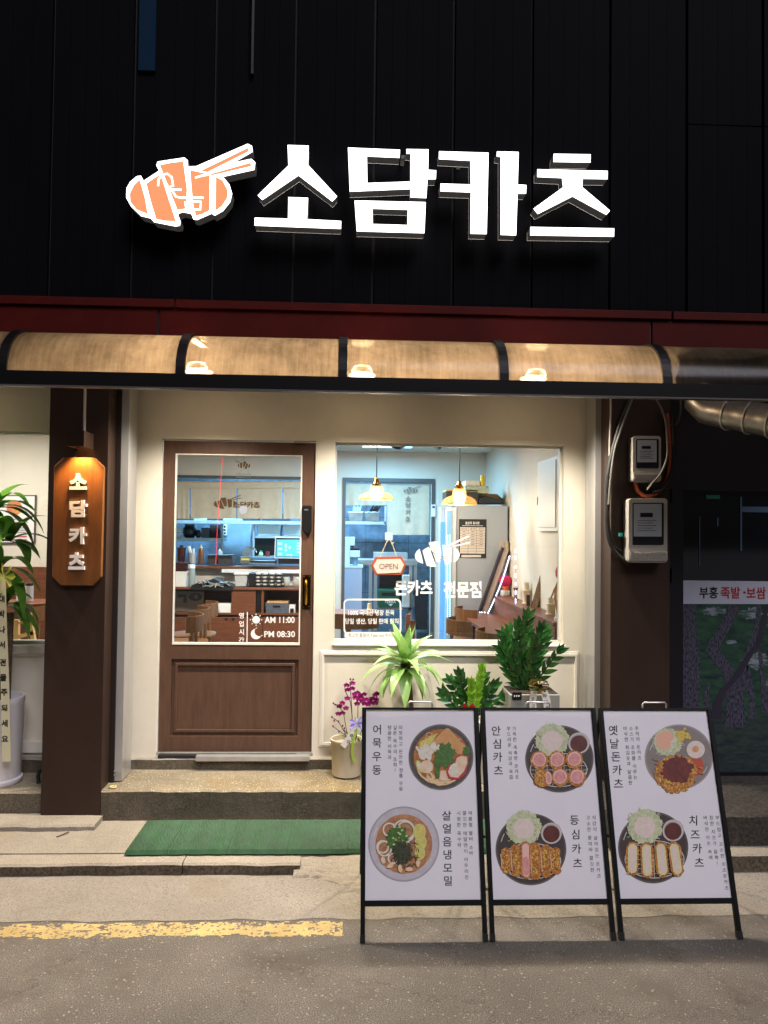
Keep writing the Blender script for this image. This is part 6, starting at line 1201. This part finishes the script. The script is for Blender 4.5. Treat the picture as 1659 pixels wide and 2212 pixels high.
k = MB(); k.dbox(*c5(530, 972), *c5(574, 1172), 9.5, .2); tag(k.build('gas_box', wht, bevel=.006), 'white narrow box standing under the work table by the crate', 'box')
T = K('waste_bin', 'tall black waste bin with bag at the right of the kitchen doorway', 'waste bin', loc=at(*c5(645, 1310), 9.0)); k = MB(); k.prism([[at(*c5(*p), 9.0) for p in ((602, 1085), (690, 1085), (684, 1310), (612, 1310))]], (0, .3, 0)); k.build('bin_body', blk, T, bevel=.01); k = MB(); k.dbox(*c5(596, 1060), *c5(694, 1095), 8.98, .34); k.build('bin_bag', mat('bag_black', '#0d0d10', rough=.25, bump=1, bs=30), T, bevel=.01)
T = K('drink_dispenser', 'white drink dispenser with glass on a pale cabinet in the doorway', 'dispenser', loc=at(*cd2(220, 1640), 9.0)); k = MB(); k.dbox(*cd2(60, 1235), *cd2(230, 1632), 9.0, .3); k.dbox(*cd2(228, 1415), *cd2(365, 1505), 9.0, .25); k.dbox(*cd2(228, 1235), *cd2(296, 1350), 9.0, .3); k.build('dispenser_body', wht, T, bevel=.008); k = MB(); k.dbox(*cd2(245, 1350), *cd2(285, 1375), 9.02, .1); k.dbox(*cd2(230, 1385), *cd2(355, 1412), 9.05, .2); k.build('dispenser_spout', blk, T); k = MB(); cyl(k, 297, 1475, 1620, 74, 9.1, ((.8, 0), (1, 1)), cd2, 3.3857); k.build('drinking_glass', mat('glass_blue', '#88aac4', rough=.1), T)
T = K('pale_cabinet', 'pale cabinet under the drink dispenser', 'cabinet', loc=at(*cd2(240, 2400), 9.0)); k = MB(); a_ = at(*cd2(60, 1642), 8.98); b_ = at(*cd2(393, 1642), 8.98); k.box(a_.x, b_.x, 8.98, 9.4, FZ, a_.z); k.build('cabinet_body', mat('cabinet_lilac', '#a5a6b8', rough=.5), T, bevel=.004); k = MB(); k.box(a_.x, b_.x + .01, 8.97, 9.41, a_.z + .001, a_.z + .02); k.build('cabinet_top', wht, T)
T = K('remote_control', 'white air conditioner remote on the wall right of the doorway', 'remote', loc=at(*cd2(1343, 960), BY - .01)); k = MB(); k.dbox(*cd2(1318, 802), *cd2(1372, 962), BY - .025, .024); k.build('remote_case', white, T, bevel=.004); k = MB(); k.dbox(*cd2(1328, 818), *cd2(1362, 850), BY - .028, .003); k.build('remote_screen', mat('grey_plastic', '#55565a'), T)
# ---------------------------------------------------------------- fridge, notice, things on top
YFr = 7.25; fx0, fx1 = at(985, 1240, YFr).x, at(1096, 1240, YFr).x; ft = at(1040, 1092, YFr).z; frm = mat('fridge_grey', '#a3aab4', rough=.4)
FR = K('display_fridge', 'tall grey display fridge with lit glass door in the far corner', 'fridge', loc=((fx0 + fx1) / 2, YFr, FZ)); k = MB(); k.box(fx0, fx1, YFr, 8.0, FZ, ft); k.build('fridge_body', frm, FR, bevel=.005)
k = MB(); k.box(fx0 - .045, fx0 - .003, YFr + .02, 7.98, FZ + .08, ft - .02); fdoor = k.build('fridge_door', mat('fridge_door', '#c6cbd2', rough=.3), FR, bevel=.004)
k = MB(); k.box(fx0 - .05, fx0 - .0455, YFr + .09, 7.9, FZ + .2, ft - .15); k.build('door_window', mat('fridge_glow', '#3b9fe0', emit=.55, ecol=(.12, .45, .9)), fdoor); k = MB()
for i in range(26): z_ = FZ + .25 + i * .045; k.box(fx0 - .0535, fx0 - .0505, YFr + .11, YFr + .13, z_, z_ + .022); k.box(fx0 - .0535, fx0 - .0505, YFr + .19, YFr + .21, z_, z_ + .022)
k.build('led_row', mat('led_blue', '#bfe4ff', emit=3, ecol=(.5, .8, 1)), fdoor)
# open glass door seen edge-on beside it
k = MB(); p0 = at(*c5(755, 560), YFr + .3); k.dbox(*c5(755, 548), *c5(792, 1395), YFr + .3, .04); k.build('open_door', mat('fridge_door', '#c6cbd2'), FR, bevel=.004); k = MB(); k.dbox(*c5(762, 640), *c5(786, 1380), YFr + .297, .003); k.build('open_door_glass', mat('door_blue', '#6fa9d8', rough=.1, emit=.12, ecol=(.2, .5, .9)), FR)
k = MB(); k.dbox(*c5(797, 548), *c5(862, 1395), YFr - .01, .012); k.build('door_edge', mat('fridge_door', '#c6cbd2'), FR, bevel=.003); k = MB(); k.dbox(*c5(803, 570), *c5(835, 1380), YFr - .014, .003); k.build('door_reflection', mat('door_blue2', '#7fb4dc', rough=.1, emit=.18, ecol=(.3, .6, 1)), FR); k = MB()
for i in range(52): y = 720 + i * 12; k.dbox(*c5(806, y), *c5(812, y + 7), YFr - .0165, .002); k.dbox(*c5(820, y), *c5(827, y + 7), YFr - .0165, .002)
k.build('led_row', mat('led_blue', '#bfe4ff', emit=3), FR)
T = K('notice_sheet', 'black bordered price notice stuck on the side of the fridge', 'notice', loc=at(*c5(965, 865), YFr)); fn_ = lambda x, y, o=.004: at(*c5(x, y), YFr - o); k = MB(); k.prism([[fn_(*p) for p in ((881, 622), (1052, 624), (1049, 866), (879, 862))]], (0, .003, 0)); k.build('sheet', mat('notice_black', '#17181c'), T)
f2_ = lambda x, y: at(*c5(x, y), YFr - .0045); f3_ = lambda x, y: at(*c5(x, y), YFr - .005); k = MB(); k.prism([[f2_(*p) for p in ((888, 672), (1044, 674), (1041, 838), (886, 836))]], (0, 0, 0)); k.prism([[f2_(*p) for p in rrect(895, 845, 1018, 860, 6)]], (0, 0, 0)); k.build('table_area', mat('notice_paper', '#cfc6bd'), T)
k = MB(); tfit(k, '원산지 표시판', f2_, 920, 638, 1008, 656, .02); strip(k, [(900, 663), (1030, 664)], 2, f2_); k.build('notice_title', vinyl, T); k = MB()
for s, x in (('메뉴명', 894), ('품목', 950), ('원산지', 1004)): tfit(k, s, f3_, x, 677, x + 34, 689, .0)
for i in range(9): strip(k, [(888, 693 + i * 16), (1043, 694 + i * 16)], 1.6, f3_)
for x in (938, 990): strip(k, [(x, 674), (x - 1, 836)], 1.6, f3_)
for i in range(6):
    for x in (898, 952, 1004): strip(k, [(x + 4, 701 + i * 16), (x + 24, 701 + i * 16)], 3, f3_)
k.build('notice_lettering', mat('print_rust', '#5d3b34'), T)
def ftop(k, x0, y0, x1, y1, Y=YFr + .1, d=.25): return k.dbox(*c5(x0, y0), *c5(x1, y1), Y, d)
k = MB(); ftop(k, 920, 418, 1066, 462); tag(k.build('plastic_basket', mat('basket_sage', '#a9b39a', rough=.5, var=.3, vs=50), bevel=.006), 'pale green plastic basket on a dark box on the fridge', 'basket')
k = MB(); ftop(k, 920, 382, 1010, 416, YFr + .12); tag(k.build('plastic_basket', mat('basket_white', '#dcd8ca', rough=.5, var=.2, vs=60), bevel=.006), 'white plastic basket on top of the pale green one', 'basket')
k = MB(); cyl(k, 1026, 350, 416, 32, YFr + .15, ((1, 0), (1, .75), (.8, .8), (.8, 1)), c5, 1.58); tag(k.build('yellow_can', mat('can_yellow', '#e0bb1e', rough=.35), smooth=True), 'bright yellow can standing on the baskets above the fridge', 'can')
k = MB(); ftop(k, 800, 450, 1000, 528, YFr + .1, .3); tag(k.build('cardboard_box', mat('box_dark2', '#3a342c'), bevel=.004), 'dark box on the fridge behind the right pendant lamp', 'box'); k = MB(); ftop(k, 802, 440, 998, 449, YFr + .1, .3); tag(k.build('paper_stack', mat('paper_tan', '#c7a85e')), 'thin tan paper stack on the dark box on the fridge', 'paper')
k = MB(); k.prism([[at(*c5(*p), YFr + .08) for p in ((1004, 528), (1010, 490), (1045, 476), (1100, 488), (1140, 505), (1170, 528))]], (0, .2, 0)); tag(k.build('dark_bag', mat('bag_dark', '#222226', rough=.4, bump=1, bs=25), bevel=.008), 'crumpled dark bag on the right of the fridge top', 'bag'); k = MB(); k.prism([[at(*c5(*p), YFr + .3) for p in ((1002, 492), (1005, 462), (1120, 466), (1150, 495), (1168, 522), (1100, 500))]], (0, .1, 0)); tag(k.build('paper_bag', mat('paper_kraft', '#b58a48', bump=.8, bs=20), bevel=.005), 'folded kraft paper bag behind the dark bag on the fridge', 'paper bag')
# ---------------------------------------------------------------- bar table along the right wall
BT = K('bar_table', 'walnut bar table with raised ledge along the right wall', 'table', loc=(1.35, 6, FZ)); k = MB(); k.box(1.02, 1.335, 5.0, 7.1, .93, .96); k.build('tabletop', wood, BT, bevel=.004); k = MB(); k.box(1.335, 1.36, 5.0, 7.1, .9, 1.095); k.build('ledge_front', wood, BT); k = MB(); k.box(1.328, RX - .002, 5.0, 7.1, 1.096, 1.12); k.build('ledge_top', wood, BT, bevel=.003)
for y in (5.2, 6.9): MB().box(1.1, 1.14, y, y + .04, FZ, .93).build('leg', wood, BT)
zl = 1.12
def onledge(x, y): return atz(*c8(x, y), zl)
T = K('tube_light_bundle', 'long cream light box leaning against the fridge', 'light box', loc=at(*c5(1030, 1200), 7.15)); k = MB(); P_ = [at(*c5(*p), 7.18) for p in ((1152, 800), (1192, 812), (1050, 1215), (1005, 1210))]; k.prism([P_], (0, .06, 0)); k.build('box_body', mat('tube_cream', '#b9a898', rough=.4), T, bevel=.006); k = MB(); P_ = [at(*c5(*p), 7.175) for p in ((1150, 798), (1164, 802), (1018, 1212), (1002, 1208))]; k.prism([P_], (0, .07, 0)); k.build('box_edge', mat('edge_dark', '#2a2530'), T); k = MB(); k.dbox(*c5(1138, 758), *c5(1160, 830), 7.22, .04); k.dbox(*c5(1163, 762), *c5(1188, 815), 7.22, .04); k.build('box_end', mat('tube_cream', '#b9a898'), T)
led = mat('led_violet', '#dfe4ff', emit=4, ecol=(.62, .68, 1))
T = K('led_strand', 'blue white led dots running along the leaning light box', 'led strip', loc=at(*c5(1120, 1000), 7.1)); k = MB()
for i in range(30):
    t = i / 29; p = at(*c5(1195 - 135 * t + 12 * math.sin(t * 3), 855 + 350 * t), 7.1); k.sphere(p, .0075, .0075, .0075, 6, 4)
k.build('led_dots', led, T); k = MB(); k.tube([at(*c5(1195 - 135 * i / 9 + 12 * math.sin(i / 3), 855 + 350 * i / 9), 7.105) for i in range(10)], .004, 5); k.build('led_wire', mat('wire_lilac', '#8f8ab0'), T)
T = K('led_strand', 'vertical row of led dots imitating a reflection in the window', 'led strip', loc=at(*c8(600, 1400), 6.4)); k = MB()  # strand added to stand for led dots mirrored in the glass
for y in (292, 318, 345, 418, 445, 470, 598, 622, 742, 768, 792, 905, 935, 1050, 1075, 1100, 1200, 1232, 1262, 1365, 1390): k.sphere(at(*c8(600, y), 6.4), .0065, .0065, .0065, 6, 4)
k.build('led_dots', led, T); k = MB(); k.tube([at(*c8(600, 280), 6.404), at(*c8(602, 1400), 6.404)], .0015, 4); k.build('led_wire', mat('wire_pale', '#bdb6a6'), T)
T = K('led_strand', 'short horizontal row of led dots near the far chair', 'led strip', loc=at(*c5(1000, 1203), 7.05)); k = MB()
for x in (930, 942, 972, 982, 992, 1010, 1022, 1040, 1062): k.sphere(at(*c5(x, 1203), 7.05), .0065, .0065, .0065, 6, 4)
k.build('led_dots', led, T)
def cyl8(k, x, y0, y1, wpx, Y, prof=None, seg=18): return cyl(k, x, y0, y1, wpx, Y, prof, c8, 4.608)
Yt = lambda x, y: onledge(x, y).y
p = onledge(410, 1130); T = K('flower_pot', 'small white pot with crimson ball flower on the ledge', 'flower pot', loc=p); k = MB(); cyl8(k, 410, 1035, 1130, 180, p.y, ((.85, 0), (.95, .1), (1, 1))); k.build('pot', white, T, smooth=True); k = MB(); q = at(*c8(420, 865), p.y); k.sphere(q, .062, .062, .055, 16, 10); k.build('ball_flower', mat('crimson', '#c2154f', rough=.8, bump=1, bs=60), T); k = MB(); q = at(*c8(425, 965), p.y); k.sphere(q, .035, .035, .04, 10, 8); k.build('orange_flower', mat('coral', '#e0623a', rough=.8), T)
p = onledge(600, 1205); T = K('wood_dish_stand', 'brown wooden stand with cup on the ledge between pot and lantern', 'stand', loc=p); k = MB(); cyl8(k, 600, 985, 1205, 60, p.y, ((1.9, 0), (1.9, .06), (.9, .1), (.8, .75), (1.2, .8), (1.6, 1))); k.build('stand_body', wood, T, smooth=True)
for (x, yb, yt, w_, lb) in ((800, 1290, 890, 150, 'cream paper lantern ornament on the ledge behind the menu clipboard'), (1240, 1480, 1165, 170, 'cream lantern ornament on the ledge beside the ribboned pot')):
    p = onledge(x, yb - 15); T = K('lantern_ornament', lb, 'ornament', loc=p); k = MB(); cyl8(k, x, yt, yb, w_, p.y, ((1.25, 0), (1.25, .07), (.9, .09), (.95, .6), (1.05, .62), (1.05, .65), (.72, .67), (.62, .97), (.68, 1))); k.build('lantern_body', mat('vase_cream', '#e2d3b2'), T, smooth=True)
p = onledge(840, 1320); k = MB(); a_ = at(*c8(805, 1320), p.y - .01); b_ = at(*c8(862, 1120), p.y - .01); k.box(a_.x, b_.x, p.y - .01, p.y + .03, zl, b_.z); tag(k.build('card_holder', mat('card_brown', '#5a3426')), 'small dark brown card holder on the ledge before the lantern', 'card holder')
p = onledge(930, 1340); T = K('menu_clipboard', 'kraft menu clipboard leaning on the wall above the ledge', 'clipboard', loc=p); yq = p.y
F_ = lambda x, y: at(*c8(x, y), yq); k = MB(); k.prism([[F_(*p_) for p_ in ((1055, 725), (1190, 735), (1000, 1390), (875, 1335))]], (.012, .012, 0)); k.build('clipboard_board', mat('clip_dark', '#3a241a'), T); k = MB(); G_ = lambda x, y: at(*c8(x, y), yq - .004); k.prism([[G_(*p_) for p_ in ((1060, 740), (1165, 755), (985, 1365), (885, 1330))]], (0, 0, 0)); k.build('menu_sheet', mat('kraft_sheet', '#b09478'), T)
k = MB(); H_ = lambda x, y: at(*c8(x, y), yq - .006); rr = random.Random(3)
for i in range(24): t = i / 24; xx = 1050 - 150 * t; yy = 830 + 480 * t; strip(k, [(xx + rr.uniform(-5, 10), yy), (xx + 45 + rr.uniform(-20, 20), yy + 14)], 6, H_)
k.build('menu_print', mat('print_dark', '#5b4636'), T); k = MB(); k.prism([[H_(*p_) for p_ in ((1080, 715), (1125, 720), (1120, 785), (1085, 780))]], (0, -.006, 0)); k.build('clip', blk, T)
p = onledge(1390, 1590); T = K('ribboned_pot', 'white pot with pink flowers and peach ribbon at the window end of the ledge', 'flower pot', loc=p); k = MB(); cyl8(k, 1420, 1195, 1595, 200, p.y, ((1.2, 0), (1.2, .16), (1, .18), (1, 1))); k.build('pot', white, T, smooth=True); k = MB(); rib = mat('ribbon_peach', '#d9a566', rough=.4); L_ = lambda x, y: at(*c8(x, y), p.y - .09); strip(k, [(1400, 820), (1330, 1000), (1320, 1180), (1345, 1320), (1375, 1460)], 50, L_); strip(k, [(1380, 900), (1300, 1020), (1240, 1180)], 28, L_); k.build('ribbon', rib, T); k = MB()
for (x, y) in ((1390, 650), (1375, 690), (1410, 700), (1380, 750), (1420, 740), (1400, 780)): k.sphere(at(*c8(x, y), p.y), .022, .022, .024, 8, 6)
k.build('flowers', mat('rose_pink', '#e0606f', rough=.7), T); k = MB(); k.tube([at(*c8(1410, 780), p.y), at(*c8(1415, 1200), p.y)], .008, 6); k.build('stem', lf2, T)
T = K('electric_panel', 'white flush cabinet door high on the right wall', 'wall cabinet', loc=(RX, 5.7, 1.7)); ya_, yb_ = 5.45, at(0, 0, 1).y * 0 + 6.05; k = MB(); zt1, zb1 = 2.27, 1.72; k.box(RX - .03, RX - .001, ya_, yb_, zb1, zt1); k.build('cabinet_frame', white, T, bevel=.004); k = MB(); k.box(RX - .038, RX - .031, ya_ + .03, yb_ - .03, zb1 + .03, zt1 - .03); k.build('cabinet_door', white, T, bevel=.002); k = MB(); k.box(RX - .045, RX - .039, yb_ - .06, yb_ - .045, 1.93, 1.99); k.build('cabinet_latch', steel, T)
T = K('security_camera', 'dark dome camera on the ceiling behind the window top edge', 'camera', loc=at(860, 958, 6.8)); k = MB(); q = at(860, 950, 6.8); k.sphere(Vector((q.x, q.y, q.z + .0)), .09, .09, .09); k.build('camera_dome', mat('dome_black', '#0d0d10', rough=.1), T, smooth=True); k = MB(); k.lathe((q.x, q.y, q.z + .02), [(.1, 0), (.1, CZ - q.z - .021)], 20); k.build('camera_base', white, T, smooth=True)
T = K('ceiling_speaker', 'black wedge shaped speaker at the window top edge', 'speaker', loc=at(950, 955, 6.8)); k = MB(); k.prism([[at(*p_, 6.8) for p_ in ((925, 930), (968, 925), (962, 957), (951, 970), (928, 955))]], (0, .15, 0)); k.build('speaker_case', blk, T, bevel=.004); q = at(945, 930, 6.85); MB().box(q.x - .01, q.x + .01, 6.86, 6.88, q.z, CZ).build('speaker_bracket', blk, T)
# OPEN sign on the glass
YO2 = wg - .03; fo_ = lambda x, y: at(*c5(x, y), YO2); fo2_ = lambda x, y: at(*c5(x, y), YO2 - .003); fo4_ = lambda x, y: at(*c5(x, y), YO2 - .0045)
T = K('open_sign', 'eight sided OPEN sign with red brown border hanging on the window', 'sign', loc=at(*c5(443, 970), YO2)); k = MB(); k.prism([[fo_(*p_) for p_ in ((333, 912), (360, 858), (522, 855), (552, 905), (528, 968), (360, 971))]], (0, .008, 0)); k.build('sign_border', mat('border_rust', '#a4482a', rough=.5, var=.1, vs=30), T, bevel=.002)
k = MB(); k.prism([[fo2_(*p_) for p_ in ((348, 914), (371, 873), (515, 870), (539, 906), (518, 955), (372, 962))]], (0, .0025, 0)); k.build('sign_face', mat('face_white', '#c4bdb2'), T); k = MB(); tfit(k, 'OPEN', fo4_, 385, 900, 500, 933, -.012); k.build('sign_lettering', mat('letter_rust', '#7e3020'), T)
k = MB(); hk = at(*c5(444, 735), YO2); k.tube([hk, fo_(390, 860)], .0025, 6); k.tube([hk, fo_(470, 790), fo_(494, 858)], .0025, 6); k.tube([fo_(460, 776), fo_(478, 768)], .003, 6); k.build('sign_string', mat('twine', '#cbb994', rough=.9), T)
k = MB(); rr_prism(k, lambda x, y: at(*c5(x, y), wg - .004), 420, 704, 468, 755, 6, (0, .003, 0)); tag(k.build('wall_hook', mat('hook_clear', '#a7bdd0', rough=.15)), 'clear square adhesive hook on the window above the OPEN sign', 'hook')
# left corner seen through the side window
T = K('framed_poster', 'framed notice with a food photo on the wall behind the dracaena', 'poster', loc=at(60, 1180, 6.88)); fl = lambda x, y: at(*cL(x, y), 6.88); k = MB(); k.prism([[fl(*p_) for p_ in ((-150, 930), (330, 930), (318, 1372), (-150, 1372))]], (0, .015, 0)); k.build('poster_frame', mat('frame_plum', '#4a3038'), T); k = MB(); fl2 = lambda x, y: at(*cL(x, y), 6.877); k.prism([[fl2(*p_) for p_ in ((-140, 940), (318, 940), (308, 1362), (-140, 1362))]], (0, 0, 0)); k.build('poster_sheet', mat('sheet_white', '#d8d6d4'), T)
k = MB(); fl3 = lambda x, y: at(*cL(x, y), 6.875); k.prism([[fl3(*p_) for p_ in arc(130, 1045, 72, 72, 0, 350, 30)]], (0, 0, 0)); k.build('food_photo', mat('food_photo', '#c98a4a', col2='#b0584a', vs=14), T); k = MB(); rr = random.Random(6)
for i, y in enumerate((1152, 1180, 1202, 1230, 1252, 1272)): strip(k, [(20 + rr.uniform(-10, 30), y), (215 + rr.uniform(-30, 40), y)], 9, fl3)
k.build('notice_lines', mat('line_grey', '#8f8a90'), T); k = MB()
for y in (1310, 1340): strip(k, [(50, y), (245, y)], 12, fl3)
k.build('red_lines', mat('line_red', '#b04a4a'), T)
T = K('cafe_table', 'small cafe table behind the side window with a flask on it', 'table', loc=at(60, 1330, 6.2)); zc = at(*cL(250, 1905), 6.2).z; q = at(*cL(240, 1905), 6.2); k = MB().lathe((q.x, 6.2, zc - .02), [(.24, 0), (.25, .01), (.25, .02)], 28); k.build('tabletop', wood, T, smooth=True); k = MB().tube([(q.x, 6.2, FZ), (q.x, 6.2, zc - .02)], .03, 10); k.build('leg', wood, T)
T = K('vacuum_flask', 'steel vacuum flask with black lid on the cafe table', 'flask', loc=at(*cL(265, 1900), 6.2)); k = MB(); cyl(k, 265, 1760, 1900, 74, 6.15, None, cL, 2.328); k.build('flask_body', steel, T, smooth=True); k = MB(); cyl(k, 268, 1735, 1762, 70, 6.15, None, cL, 2.328); k.build('flask_lid', blk, T)
k = MB(); cyl(k, 178, 1768, 1900, 56, 6.15, ((.9, 0), (1, .1), (.7, .7), (.85, 1)), cL, 2.328); tag(k.build('white_cup', white, smooth=True), 'white tiered cup on the cafe table beside the flask', 'cup')
chair('bentwood chair beside the cafe table in the left window', at(*cL(385, 1950), 6.3).x, 6.35, 90, 'bentwood chairs in the dining room', .45)
T = K('wooden_rack', 'pale pine folding rack standing inside the left window', 'rack', loc=at(80, 1385, 5.2)); fq = lambda x, y: at(*cL2(x, y), 5.15); k = MB(); pine = mat('pine', '#d2a968', rough=.5, var=.1, vs=12); k.prism([[fq(*p_) for p_ in ((245, 150), (275, 152), (322, 415), (285, 415))]], (0, .03, 0)); k.build('rack_leg', pine, T); k = MB(); k.prism([[fq(*p_) for p_ in ((125, 210), (165, 210), (168, 415), (125, 415))]], (0, .03, 0)); k.build('rack_leg', pine, T); k = MB(); k.prism([[fq(*p_) for p_ in ((165, 350), (300, 312), (308, 345), (168, 385))]], (0, .02, 0)); k.prism([[fq(*p_) for p_ in ((165, 230), (255, 225), (258, 240), (165, 246))]], (0, .02, 0)); k.prism([[fq(*p_) for p_ in ((-60, 240), (125, 255), (125, 340), (-60, 340))]], (0, .02, 0)); k.build('rack_rail', pine, T)
k = MB(); fk = lambda x, y: at(*cL2(x, y), 4.6); k.tube([fk(365, 1580), fk(350, 1640), fk(352, 1700), fk(375, 1710)], .012, 8); tag(k.build('black_hose', cb, smooth=True), 'short black hose bent beside the left pillar base', 'hose')
# glowing line added to stand for a red reflection in the door glass
k = MB(); k.tube([at(*c4(722, 330), 6.2), at(*c4(690, 760), 6.2), at(*c4(675, 980), 6.2), at(*c4(662, 1268), 6.2)], .0018, 6); tag(k.build('red_reflection_line', mat('red_glow', '#ff2020', emit=1.4, ecol=(1, .03, .05))), 'thin red glowing line imitating a reflection in the door glass', 'light')
